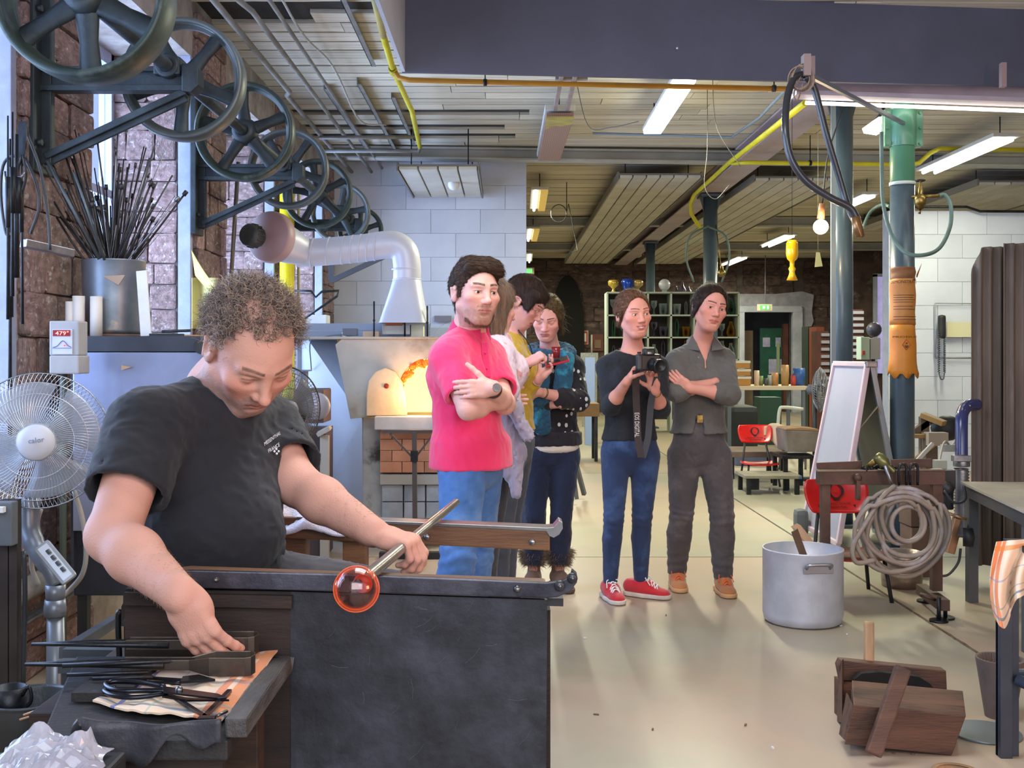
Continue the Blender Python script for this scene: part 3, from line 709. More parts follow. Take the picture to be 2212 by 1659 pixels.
 # people
class Fig:
 def __init__(s,J,sd,male=False,bulk=1.0,arm=1.0,leg=1.0):
  s.J={k:np.array(v,np.float32)for k,v in J.items()};s.sd=np.array(sd,np.float32);s.sd/=np.linalg.norm(s.sd)
  s.m=male;s.b=bulk;s.a=arm;s.l=leg;s.fw=np.cross(s.sd,(0,0,1)).astype(np.float32)
 def torso(s,S,inf=0,low=True,k=.04):
  J,b=s.J,s.b;m=s.m
  hw,ww,cw,uw=((.155,.135,.158,.150)if m else(.158,.118,.138,.128));hd,wd,cd,ud=((.108,.100,.112,.085)if m else(.108,.085,.098,.075))
  hw,ww,cw,uw,hd,wd,cd,ud=[q*b for q in(hw,ww,cw,uw,hd,wd,cd,ud)]
  if low:S.seg(J['pel'],J['waist'],(hw,hd),(ww,wd),s.sd,k,inf=inf)
  S.seg(J['waist'],J['chest'],(ww,wd),(cw,cd),s.sd,k,e=.4,inf=inf)
  S.seg(J['chest'],J['up'],(cw,cd),(uw,ud),s.sd,k,e=.35,inf=inf)
  for q in 'LR':S.cap(J['neckb']*.8+J['up']*.2,J['sh'+q],.046*b+inf,.046*b+inf,.04)
  if not m:
   for q in(-1,1):S.ell(J['chest']+s.sd*q*.066+s.fw*.070+np.array((0,0,.02)),(.052+inf,.052+inf,.056+inf),None,.035)
  return S
 def arm(s,S,q,inf=0,t=2.0,k=.03,flare=0.0,rs=1.0):
  """t: 0..1 along the upper arm, 1..2 along the forearm"""
  J,a=s.J,s.a;sh,el,wr=J['sh'+q],J['el'+q],J['wr'+q];r0,r1,r2=.050*a,.040*a,.027*a
  if t<=1:
   e=sh+(el-sh)*t;S.cap(sh,e,r0+inf,r0+(r1-r0)*t+inf+flare,k);return e,el-sh
  S.cap(sh,el,r0+inf,r1+inf,k)
  u=t-1;e=el+(wr-el)*u
  S.cap(el,el+(wr-el)*min(u,.35),r1+inf,(r1*1.03)+inf,.02)
  if u>.35:S.cap(el+(wr-el)*.35,e,r1*1.03+inf,r1*1.03+(r2-r1*1.03)*(u-.35)/.65+inf+flare,.02)
  return e,wr-el
 def leg(s,S,q,inf=0,k=.04,slim=1.0,t=2.0):
  J,l=s.J,s.l;hp_,kn,an=J['hip'+q],J['kn'+q],J['an'+q];r=[x*l for x in(.088,.056,.060,.040)]
  S.cap(hp_,kn,r[0]+inf,r[1]+inf,min(k,.018));m_=kn*.68+an*.32;d=an-kn
  S.cap(kn,m_-s.fw*.012,r[1]+inf,r[2]*slim+inf,.010);S.cap(m_-s.fw*.012,kn+d*(t-1),r[2]*slim+inf,r[3]*slim+inf,.010)
 def body(s,hf,skin,hands,paint,name='body',parent=None,step=.007,hstep=.0023,headkw={},legs=True,armonly=False):
  S=SDF();s.torso(S,-.012)
  S.cap(s.J['neckb'],(s.J['up']+s.J['chest'])/2,.052,.09,.05)
  head_sdf(S,hf,neck=s.J['neckb'],**headkw)
  for q in 'LR':s.arm(S,q)
  if legs:
   for q in 'LR':s.leg(S,q,-.010)
  fine=[(hf[0]-np.array((.125,.13,.165))*hf[2],hf[0]+np.array((.125,.13,.15))*hf[2],hstep)]
  for w,hargs in hands:
   n0=len(S.p);tips=hand_sdf(S,w,**hargs);C=np.array([x[1]for x in S.p[n0:]]);R=np.array([x[2]for x in S.p[n0:]])[:,None]
   fine.append(((C-R).min(0)-.012,(C+R).max(0)+.012,hstep))
  return sdf_mesh(name,S,step,fine,parent=parent,mat=skinm,paint=paint)
def cut_sleeve(S,e,d,r):
 s_,u_,d_=frame(d);S.box(e+d*.15,(.13,.13,.15),np.array((tuple(s_),tuple(u_),tuple(d_))).T,.002,.006,'-');S.cap(e-d*.03,e+d*.1,r,r,.006,'-')
def cloth_obj(name,S,h,mat,parent,wr=None,paint=None):
 if wr:S.disp=wr
 return sdf_mesh(name,S,h,parent=parent,mat=mat,paint=paint)
def shoe(parent,an,toe,mat,sole,lace=None,L=.25,hgt=.075,name='shoe',ank=0):
 an=Vector(an);d=Vector(toe);d.z=0;d.normalize();sd=Vector((-d.y,d.x,0));c=Vector((an.x,an.y,0))-d*.06
 S=SDF();R=np.array((tuple(sd),tuple(d),(0,0,1))).T
 S.seg(c+Vector((0,0,.055)),c+d*.09+Vector((0,0,.06)),(.036,.042),(.040,.045),sd,.03);S.seg(c+d*.08+Vector((0,0,.045)),c+d*(L-.075)+Vector((0,0,.032)),(.042,.035),(.045,.026),sd,.03,e=.8)
 S.cap(c+d*.03+Vector((0,0,.06)),c+d*.045+Vector((0,0,hgt+.02+ank)),.036,.036,.02)
 S.plane((0,0,.018),(0,0,-1));S.plane(c+Vector((0,0,hgt+.02+ank)),(0,0,1),.004)
 o=sdf_mesh(name,S,.005,parent=parent,mat=mat)
 S2=SDF();S2.seg(c+Vector((0,0,.02)),c+d*.09+Vector((0,0,.02)),(.042,.06),(.043,.06),sd,.03,e=.42);S2.seg(c+d*.09+Vector((0,0,.02)),c+d*(L-.07)+Vector((0,0,.02)),(.043,.06),(.048,.06),sd,.03,e=.52)
 S2.plane((0,0,.003),(0,0,-1));S2.plane((0,0,.027),(0,0,1));sdf_mesh('sole',S2,.005,parent=o,mat=sole)
 if lace:
  m=MB()
  for i in range(5):
   t=.085+i*.017;z=.110-i*.0098
   for q in(-1,1):m.tube(spline([c+d*t+sd*q*.026+Vector((0,0,z-.014)),c+d*(t+.004)+Vector((0,0,z+.003)),c+d*(t+.013)-sd*q*.024+Vector((0,0,z-.018))],4),.0032,5)
  m.tube(spline([c+d*.09+Vector((0,0,.105)),c+d*.10+sd*.03+Vector((0,0,.11)),c+d*.12+sd*.045+Vector((0,0,.07))],5),.003,5).tube(spline([c+d*.09+Vector((0,0,.105)),c+d*.10-sd*.03+Vector((0,0,.11)),c+d*.13-sd*.04+Vector((0,0,.075))],5),.003,5)
  m.build('lace',lace,o,fix=False)
 return o
def hair_shell(S,hf,t=.012,line=.050,side=True,back=-.06,temple=.0):
 """cap of hair over the skull, face area carved out"""
 c,R,s=hf
 S.ell(hp(hf,(0,-.018,.040)),np.array((.074+t,.092+t,.082+t))*s,R,.01)
 S.seg(hp(hf,(0,-.045,.01)),hp(hf,(0,-.045,back)),(.070*s+t*.6,.050*s),(.050*s+t*.4,.036*s),R[:,0],.03)
 S.ell(hp(hf,(0,.088,-.055)),np.array((.087,.084,.150+(line-.055)))*s,R,.008,'-')
 S.ell(hp(hf,(0,.030,-.085)),np.array((.10,.06,.075+temple))*s,R,.012,'-')
 for q in(-1,1):S.ell(hp(hf,(q*.082,-.008,-.012)),np.array((.022,.022,.036))*s,R,.006,'-')
def groove(hf,amp=.0025,f=420,ax=0,mixz=.3,seed=0):
 c,R,s=hf
 def fn(p):
  q=(p-c)@R;return amp*np.sin(q[:,ax]*f+4*np.sin(q[:,2]*22+seed)+3*np.sin(q[:,1]*26))*(.6+.4*fbm(p,30,seed))+amp*.6*fbm(p,90,seed)
 return fn
def A(v):return np.array(v,np.float32)
brownh=M('dark_brown_hair','3d281c','25180f',14,.55,stretch=(9,2,2),bump=.5,bsc=300,spec=.35)
# 1. glass worker on the bench
def worker():
 t=empty('person',(-.56,2.3,.5),'seated glass worker in black T-shirt, curly greying hair, bending over the tools with a blowpipe','person')
 hf=headframe(P(541,756,2.21),math.radians(36),math.radians(47),math.radians(-3),1.04)
 J=dict(pel=(-.60,2.34,.78),waist=(-.615,2.34,.86),chest=(-.625,2.29,1.05),up=(-.625,2.27,1.17),neckb=P(478,838,2.29),shL=P(318,925,2.12),shR=P(575,925,2.46),elL=P(243,1158,1.95),wrL=P(388,1284,1.80),elR=P(640,1045,2.33),wrR=P(806,1150,2.19),hipL=(-.56,2.24,.78),hipR=(-.54,2.42,.79),knL=(-.16,2.20,.73),knR=(-.14,2.40,.755),anL=(-.08,2.2,.12),anR=(-.1,2.5,.12))
 f=Fig(J,(.50,.86,0),True,.99,1.13,1.02)
 sw=dict(d=(.36,.10,-.75),palm=(.15,.95,.15),thumb_side=1,curl=(.50,.42,.42,.5),spread=.09,thumb=(2.25,.1),s=.98,mid=.35,tip=.3,tk=.2)
 hd=[(J['wrL'],sw),(J['wrR'],dict(d=(.84,-.16,-.22),palm=(-.12,.12,-1),thumb_side=1,curl=(.75,.85,.95,1.05),spread=.10,thumb=(.35,.35),s=1.0,mid=1.0,tip=.6))]
 pt=head_paint(hf,'cb9a87','a9675e','6b4c40',(1.0,.80,.76),stub='8f7a76')
 f.body(hf,None,hd,pt,parent=t,step=.005,hstep=.0023,headkw=dict(jaw=1.05,nose=1.45,nr=.062,lid=0))
 tee=cloth('black_cotton','17181d','212228',bsc=900,sheen=.10)
 S=SDF()
 for q,tt in(('L',.64),('R',.72)):
  f.arm(S,q,.022,tt,flare=.006)
 for q,tt in(('L',.64),('R',.72)):
  sh,el=A(J['sh'+q]),A(J['el'+q]);e=sh+(el-sh)*tt;d=(el-sh)/np.linalg.norm(el-sh)
  cut_sleeve(S,e,d,.066)
 f.torso(S,.014);S.ell(A((-.60,2.22,.97)),(.145,.12,.12),None,.05)
 nb=A(J['neckb']);up=hf[0]-nb;up/=np.linalg.norm(up)
 S.cap(nb+up*.012,nb+up*.12,.060,.095,.006,'-')
 S.plane((0,0,.865),(0,0,-1),.004)
 w1=wrinkle(.0042,14,2,(1,1,1.6))
 cloth_obj('t_shirt',S,.0052,tee,t,lambda p:w1(p)+.0035*np.sin((p[:,2]*1.0+p[:,0]*.55)*95)*np.clip((1.04-p[:,2])/.14,0,1)*(.5+.5*fbm(p,12)))
 S=SDF();S.seg(nb+up*.004,nb+up*.012,(.068,.064),(.066,.062),f.sd,.01,e=.1);S.cap(nb-up*.03,nb+up*.12,.0575,.0575,.003,'-')
 tr=cloth('charcoal_trousers','4b484d','3d3b40',bsc=700)
 S=SDF();S.seg(J['pel'],A(J['waist'])+A((0,0,.03)),(.170,.120),(.150,.112),f.sd,.04)
 for q in 'LR':f.leg(S,q,.020)
 S.plane((0,0,.125),(0,0,-1));cloth_obj('trousers',S,.008,tr,t,wrinkle(.006,26,5))
 for q in 'LR':shoe(t,J['an'+q],(1,0,0),black,rubber)
 inkm=M('shirt_print','d9d9dc',rough=.8)
 def chest_pt(px,py):
  d0=(P(px,py,1.0)-Vector((0,0,H)));
  o=Vector((0,0,H));
  for i in range(60):
   z=1.9+i*.01;q=o+d0*z
   v=float(Ssh(np.array([q],np.float32))[0])
   if v<.004:return q
  return o+d0*2.3
 Ssh=SDF();f.torso(Ssh,.014);f.arm(Ssh,'R',.022,.72,flare=.006);Ssh.disp=w1
 for txt,(x0,y0,x1,y1),size in(('MEISENTHAL',(568,960,603,935),.0105),('FRANCE',(577,975,601,960),.0105)):
  a,b=chest_pt(x0,y0),chest_pt(x1,y1);cu=bpy.data.curves.new('t','FONT');cu.body=txt;cu.size=1;cu.extrude=.01;cu.align_x='CENTER';cu.align_y='CENTER';cu.resolution_u=2
  to=bpy.data.objects.new('tmp',cu);dg=bpy.context.evaluated_depsgraph_get();SC.collection.objects.link(to);dg.update();me=bpy.data.meshes.new_from_object(to.evaluated_get(dg));bpy.data.objects.remove(to)
  wd=max(v.co.x for v in me.vertices)-min(v.co.x for v in me.vertices);xd=(b-a);sc_=xd.length/wd;ex=xd.normalized();ez=Vector((-.1,-.2,1));ez=(ez-ex*ez.dot(ex)).normalized();ey=ez.cross(ex)*-1
  ctr=(a+b)/2;hsc=.0115
  for v in me.vertices:v.co=ctr+ex*v.co.x*sc_+ez*v.co.y*hsc+ex.cross(ez)*(v.co.z*.02+.0035)
  mkobj('print',me,inkm,t)
 m=MB()
 for px,py in((597,970),(593,975),(602,975),(598,980)):m.ball(chest_pt(px,py)+Vector((0,-.001,0)),.0028,6)
 m.build('print_mark',inkm,t)
 rng=np.random.default_rng(4);N=12000;d=rng.normal(size=(N,3));d/=np.linalg.norm(d,axis=1)[:,None]
 x,y,z=d.T;keep=(z>-.55)&~((y>.42)&(z<.62))&~((y>.05)&(z<-.02))&~((np.abs(x)>.78)&(y>-.32)&(y<.2)&(z<.12))
 thin=(z>.55)&(y>-.25)&(np.abs(x)<.62);keep&=~(thin&(rng.random(N)<.6));keep&=~((y>.22)&(np.abs(x)<.72)&(rng.random(N)<.35))
 d=d[keep];c,R,s=hf;roots=np.array([hp(hf,(0,-.018,.038))])+(d*np.array((.075,.093,.083))*s)@R.T
 dw=d@R.T+rng.normal(size=d.shape)*.45
 nh=len(d);cut=rng.random(nh)<.42
 hm1=M('grey_brown_hair','7d6d64','585050',60,.5);hm2=M('light_curl_hair','b59d88','957f6b',60,.5)
 strands('hair',t,hm1,roots[~cut],dw[~cut],.034,10,.00075,8.5,.0062,rng=rng)
 strands('hair',t,hm2,roots[cut],dw[cut],.036,10,.0007,8.5,.0062,rng=rng)
 rt,dd=[],[]
 for q,n_ in(('L',500),('R',500)):
  a,b=A(J['el'+q]),A(J['wr'+q])
  for i in range(n_):
   u=rng.uniform(.2,.97);v=rng.normal(size=3);ax=(b-a)/np.linalg.norm(b-a);v-=ax*(v@ax);v/=np.linalg.norm(v);r=.0452+(.031-.0452)*max(0,(u-.35)/.65)
   rt.append(a+(b-a)*u+v*r*.985);dd.append(v*.5+ax)
 strands('arm_hair',t,M('arm_hair','9c6f48',rough=.5),np.array(rt),np.array(dd),.010,4,.00018,rng=rng)
 # 2. man in the pink polo shirt
def pink_man():
 t=empty('person',P(985,1500,4.25),'bearded young man in pink polo shirt and blue jeans, arms folded','person')
 hf=headframe(P(1026,634,4.2),math.radians(29),math.radians(4),math.radians(2),1.06)
 J=dict(pel=P(1018,985,4.25),waist=P(1008,905,4.25),chest=P(1003,815,4.25),up=P(1006,762,4.25),neckb=P(1012,722,4.27),shL=P(968,775,4.12),shR=P(1056,772,4.40),elL=P(1012,884,4.0),wrL=P(1070,868,4.10),elR=P(1090,872,4.17),wrR=P(1062,838,3.97),hipL=P(1000,1000,4.18),hipR=P(1036,1000,4.36),knL=P(990,1200,4.12),knR=P(1030,1195,4.40),anL=P(968,1455,4.25),anR=P(1010,1440,4.5))
 f=Fig(J,(.62,.78,0),True,.93,.98,.93)
 hd=[(J['wrL'],dict(d=(.45,.85,.10),palm=(-.8,.5,0),thumb_side=1,curl=(.3,.3,.3,.3),s=.90)),(J['wrR'],dict(d=(-.93,-.05,-.04),palm=(.1,1,-.1),thumb_side=-1,curl=(.22,.28,.32,.36),spread=.06,thumb=(.1,.15),s=.94))]
 pt=head_paint(hf,'d6a494','b86c66','38261e',(1,.84,.80),stub='96705c',browt=1.3)
 f.body(hf,None,hd,pt,parent=t,headkw=dict(jaw=1.02,nose=1.25,nr=.058))
 eyes(t,hf,(.12,-.02),'4d4238')
 pk=cloth('pink_pique','ee2f66','e5285e',bsc=420,bump=.4,sheen=.35)
 S=SDF()
 for q in 'LR':f.arm(S,q,.020,.72,flare=.008)
 for q in 'LR':
  sh,el=A(J['sh'+q]),A(J['el'+q]);d=(el-sh)/np.linalg.norm(el-sh);cut_sleeve(S,sh+(el-sh)*.72,d,.054)
 f.torso(S,.016);S.seg(A(J['pel'])+A((0,0,.05)),A(J['pel'])+A((0,0,-.05)),(.165,.13),(.172,.14),f.sd,.05,e=.2,inf=.008)
 nb=A(J['neckb']);S.cap(nb,nb+A((.02,-.02,.12)),.052,.085,.006,'-');S.plane((0,0,J['pel'][2]-.045),(0,0,-1),.004)
 w=wrinkle(.004,15,9,(1,1,.7));po=cloth_obj('polo_shirt',S,.007,pk,t,w)
 c2=cloth('pink_collar','d62a62','c9245a',bsc=420,bump=.3)
 S=SDF();S.seg(nb+A((0,0,-.012)),nb+A((.008,-.008,.048)),(.088,.092),(.068,.070),f.sd,.01,e=.06);S.cap(nb-A((0,0,.05)),nb+A((.02,-.02,.12)),.058,.062,.003,'-')
 S.ell(nb+A((.075,-.045,-.0)),(.03,.03,.05),None,.01,'-')
 cloth_obj('collar',S,.004,c2,t)
 m=MB();q0=Vector(nb)+Vector((.062,-.085,-.035));m.bar(q0,q0+Vector((.014,-.028,-.13)),.026,.004).build('placket',c2,t,bevel=.001)
 mm=MB();[mm.ball(q0+Vector((.014,-.028,-.13))*u+Vector((.001,-.004,0)),.0045,8)for u in(.3,.75)];mm.build('button',c2,t)
 S=SDF();J['pel2']=0
 jn=cloth('light_blue_jeans','4f7ab4','3c649c',sc=9,bsc=600,bump=.4,c3='6d92c2',sc3=5,thr3=(.5,.7))
 S.seg(J['pel'],A(J['waist'])*.4+A(J['pel'])*.6,(.155,.115),(.14,.105),f.sd,.04)
 for q in 'LR':f.leg(S,q,.016)
 S.plane((0,0,.07),(0,0,-1));S.plane((0,0,J['pel'][2]-.035),(0,0,1));wj=wrinkle(.005,22,1)
 kz=J['knL'][2];cloth_obj('jeans',S,.008,jn,t,lambda p:wj(p)+.004*np.sin(p[:,2]*120+5*fbm(p,15))*np.exp(-((p[:,2]-kz)/.06)**2))
 MB().box(P(1030,1040,4.13),(.11,.004,.12),(0,0,-.2)).build('pocket',jn,t,bevel=.002)if 0 else None
 for q in 'LR':shoe(t,J['an'+q],(.6,-1,0),M('brown_leather','5a4132',rough=.5),rubber)
 S=SDF();hair_shell(S,hf,.010,.052)
 R=hf[1]
 S.seg(hp(hf,(-.045,.045,.090)),hp(hf,(.045,.062,.098)),(.024,.026),(.026,.026),R[:,1],.02);S.seg(hp(hf,(-.02,-.02,.108)),hp(hf,(.03,.03,.112)),(.045,.026),(.04,.026),R[:,0],.02)
 S.ell(hp(hf,(.060,.058,.080)),(.022,.030,.022),R,.015)
 S.seg(hp(hf,(-.074,.020,.035)),hp(hf,(-.074,.018,-.012)),(.006,.012),(.004,.008),R[:,0],.008)
 S.seg(hp(hf,(.074,.020,.035)),hp(hf,(.074,.018,-.012)),(.006,.012),(.004,.008),R[:,0],.008)
 S.disp=groove(hf,.0014,420,2,seed=1);hr=sdf_mesh('hair',S,.0034,parent=t,mat=M('short_brown_hair','46301f','2c1e16',20,.55,spec=.25,stretch=(2,8,8),bump=.5,bsc=350))
 comb(hr,hf,lambda l:np.stack([.5+0*l[:,0],.25-(l[:,2]<.05)*1.2,-.1-(l[:,2]<.06)*1.0],1),3200,.026)
 rng=np.random.default_rng(8);rt,dd=[],[]
 for i in range(2600):
  a=rng.uniform(-1.15,1.15);z=rng.uniform(-.118,-.078)+.035*max(0,abs(a)-.5);x=.052*math.sin(a)*1.1;y=.002+.080*math.cos(a)*(1 if abs(a)<.7 else .95)-max(0,-.088-z)*.55
  rt.append(hp(hf,(x,y,z)));dd.append(R@A((x*3,.35,-.9)))
 for i in range(420):
  x=rng.uniform(-.027,.027);rt.append(hp(hf,(x,.0915-abs(x)*.42,rng.uniform(-.0505,-.044))));dd.append(R@A((x*40,.25,-.8)))
 strands('beard',t,M('ginger_beard','855a40','66432f',90,.5),np.array(rt),np.array(dd),np.concatenate([rng.uniform(.006,.012,2600),rng.uniform(.003,.005,420)]),4,.0005,rng=rng)
 wr,el=A(J['wrR']),A(J['elR']);d=(el-wr)/np.linalg.norm(el-wr);ws=MB();o=wr+d*.018
 ws.lathe(Vector(o),[(.0305,-.010),(.0335,-.010),(.0335,.010),(.0305,.010)],Vector(d),24)
 wo=ws.build('watch_strap',M('watch_leather','3a2320',rough=.45),t);MB().cyl(Vector(o)+Vector((0.012,-.030,.006)),Vector(o)+Vector((.015,-.039,.008)),.016,n=20).build('watch_case',steel,wo)
 MB().lathe(Vector(hp(hf,(-.082,-.008,-.034))),[(.003,0),(.004,.001),(.003,.002)],(1,0,0),8).build('earring',steel,t)
 # 3. woman in black with the camera
def woman_camera():
 Z=5.9;t=empty('person',P(1360,1295,5.9),'smiling woman in black jumper, slim jeans and red trainers, holding a camera','person')
 hf=headframe(P(1368,680,5.83),math.radians(19),math.radians(4),math.radians(-4),1.05)
 J=dict(pel=P(1360,968,Z),waist=P(1360,898,Z),chest=P(1363,832,Z),up=P(1366,790,Z),neckb=P(1367,757,5.9),shL=P(1312,793,Z),shR=P(1420,793,Z),elL=P(1318,878,5.80),wrL=P(1356,822,5.62),elR=P(1428,884,5.80),wrR=P(1414,842,5.62),hipL=P(1330,985,Z),hipR=P(1394,985,Z),knL=P(1326,1118,5.86),knR=P(1387,1116,5.88),anL=P(1318,1262,5.92),anR=P(1384,1256,5.98))
 f=Fig(J,(1,.12,0),False,.95,.86,.86)
 hd=[(J['wrL'],dict(d=(.42,-.15,.75),palm=(.75,-.1,-.4),thumb_side=-1,curl=(.65,.6,.55,.5),spread=.1,thumb=(.5,.5),s=.88)),(J['wrR'],dict(d=(-.20,-.30,.90),palm=(-.35,-.75,.3),thumb_side=-1,curl=(.45,.5,.55,.6),spread=.12,thumb=(.4,.4),s=.88))]
 pt=head_paint(hf,'dd9d88','b9564f','46302a',(1,.84,.79),browt=.8,teeth=1,cv=.0055)
 f.body(hf,None,hd,pt,parent=t,headkw=dict(jaw=.96,nose=.95,smile=1.1,nr=.046,lid=.0040))
 eyes(t,hf,(.25,-.15),'5d6058')
 bk=cloth('black_knit','16171a','202125',bsc=300,bump=.3,sheen=.1)
 S=SDF();f.torso(S,.014)
 for q in 'LR':f.arm(S,q,.014,1.18,flare=.004)
 nb=A(J['neckb']);S.ell(nb+A((0,-.03,.045)),(.105,.12,.070),None,.008,'-');S.plane((0,0,J['pel'][2]+.045),(0,0,-1),.004)
 cloth_obj('jumper',S,.007,bk,t,wrinkle(.004,22,3))
 jn=cloth('dark_blue_jeans','27395e','1d2b49',bsc=600,c3='46608c',sc3=4,thr3=(.52,.72))
 S=SDF();S.seg(J['pel'],A(J['waist'])*.55+A(J['pel'])*.45,(.155,.11),(.135,.10),f.sd,.04)
 for q in 'LR':f.leg(S,q,.006,slim=.92)
 S.plane((0,0,.085),(0,0,-1));kz=J['knL'][2]
 wj=wrinkle(.0022,30,6);cloth_obj('jeans',S,.007,jn,t,lambda p:wj(p)+.002*np.sin(p[:,2]*170+5*fbm(p,20))*np.exp(-((p[:,2]-kz)/.07)**2))
 rd=cloth('red_suede','c5242e','b01c27',bsc=700,sheen=.3);so=M('off_white_sole','d9cfc2','b9ada0',9,.6)
 shoe(t,A(J['anL'])+A((0,.0,0)),(.22,-1,0),rd,so,M('white_lace','e3ddd8',rough=.8));shoe(t,J['anR'],(.9,-.5,0),rd,so,M('white_lace','e3ddd8'))
 S=SDF();hair_shell(S,hf,.012,.058,back=-.02);R=hf[1]
 S.seg(hp(hf,(-.072,.0,.03)),hp(hf,(-.074,-.03,-.045)),(.012,.03),(.010,.022),R[:,0],.02);S.seg(hp(hf,(.072,.0,.03)),hp(hf,(.074,-.03,-.045)),(.012,.03),(.010,.022),R[:,0],.02)
 S.ell(hp(hf,(0,-.125,.02)),(.035,.035,.035),R,.02)
 S.disp=groove(hf,.0012,300,0,seed=2);hr=sdf_mesh('hair',S,.0036,parent=t,mat=M('mid_brown_hair','7d573c','553826',20,.55,spec=.25,stretch=(8,2,2),bump=.5,bsc=350))
 comb(hr,hf,lambda l:np.stack([l[:,0]*3,-1+0*l[:,0],-.2-(l[:,2]<.07)*.2],1),3200,.032)
 for q in 'R':
  wr,el=A(J['wrR']),A(J['elR']);d=(el-wr)/np.linalg.norm(el-wr);MB().lathe(Vector(wr+d*.03),[(.026,-.003),(.030,-.003),(.030,.003),(.026,.003)],Vector(d),20).build('bracelet',brass,t)
 cc=P(1400,783,5.52);k=empty('camera',cc,'black reflex camera held up by the smiling woman in black','camera');R=Matrix.Rotation(.25,3,'Z')
 def L(x,y,z):return cc+R@Vector((x,y,z))
 cb=M('camera_black','141416','1c1c1f',30,.4);b=MB().box(L(0,0,0),(.125,.045,.085),R);b.build('body',cb,k,bevel=.010)
 MB().box(L(.0,-.004,.052),(.055,.05,.035),R).build('prism_housing',cb,k,bevel=.008);MB().box(L(.0,-.026,.048),(.028,.006,.010),R).build('name_plate',M('pale_print','cfcfd2'),k)
 MB().box(L(-.0,-.006,.075),(.05,.03,.008),R).build('hot_shoe',M('green_reflection_plate','8f9a78',rough=.3),k)
 ln=MB();ln.lathe(L(.02,-.02,-.01),[(.034,0),(.034,.03),(.031,.032),(.031,.06),(.033,.062),(.033,.07),(.028,.071),(.025,.062),(.0001,.060)],R@Vector((0.15,-1,-.1)),28);lo=ln.build('lens',cb,k)
 MB().lathe(L(.02,-.02,-.01),[(.0325,.064),(.0338,.066),(.0325,.069)],R@Vector((0.15,-1,-.1)),28).build('lens_ring',steel,lo)
 MB().cyl(L(-.05,-.005,.044),L(-.05,-.005,.054),.010).build('dial',cb,k);MB().box(L(-.055,-.018,0),(.03,.03,.08),R).build('grip',rubber,k,bevel=.01)
 def band(pts,w,mat,name):
  m=MB();pts=spline(pts,7);vs=[p+Vector((dx,dy,0))for p in pts for dx,dy in((-w/2,0),(w/2,0),(w/2,.004),(-w/2,.004))]
  m.add(vs,[(i*4+j,i*4+(j+1)%4,i*4+4+(j+1)%4,i*4+4+j)for i in range(len(pts)-1)for j in range(4)]);return m.build(name,mat,k,fix=True)
 sb=M('strap_brown','2b2020','382a28',30,.6);band([P(1374,800,5.56),P(1374,850,5.6),P(1376,900,5.62),P(1378,945,5.62),P(1385,988,5.62)],.036,sb,'strap')
 band([P(1425,795,5.56),P(1408,860,5.62),P(1403,910,5.64),P(1399,950,5.64),P(1388,990,5.63)],.034,M('strap_grey','3a3a40',rough=.7),'strap')
 q=P(1376,918,5.615);txt_mesh('EOS DIGITAL',q,.125,.024,(0,0,-1),(1,0,0),M('strap_print','d6d2cc',rough=.7),k,'strap_print')
def txt_mesh(body,ctr,width,height,ex,ez,mat,parent,name='lettering',depth=.001,z=0.0):
 """flat raised letters: ex reading direction, ez letter-up direction"""
 cu=bpy.data.curves.new('t','FONT');cu.body=body;cu.size=1;cu.extrude=.5;cu.align_x='CENTER';cu.align_y='CENTER';cu.resolution_u=2
 to=bpy.data.objects.new('tmp',cu);SC.collection.objects.link(to);dg=bpy.context.evaluated_depsgraph_get();dg.update();me=bpy.data.meshes.new_from_object(to.evaluated_get(dg));bpy.data.objects.remove(to)
 xs_=[v.co.x for v in me.vertices];ys_=[v.co.y for v in me.vertices];w=max(xs_)-min(xs_);h=max(ys_)-min(ys_);cx=(max(xs_)+min(xs_))/2;cy=(max(ys_)+min(ys_))/2
 ex=Vector(ex).normalized();ez=Vector(ez).normalized();en=ex.cross(ez)
 for v in me.vertices:v.co=Vector(ctr)+ex*((v.co.x-cx)*width/w)+ez*((v.co.y-cy)*height/h)+en*(v.co.z*depth+z)
 return mkobj(name,me,mat,parent)
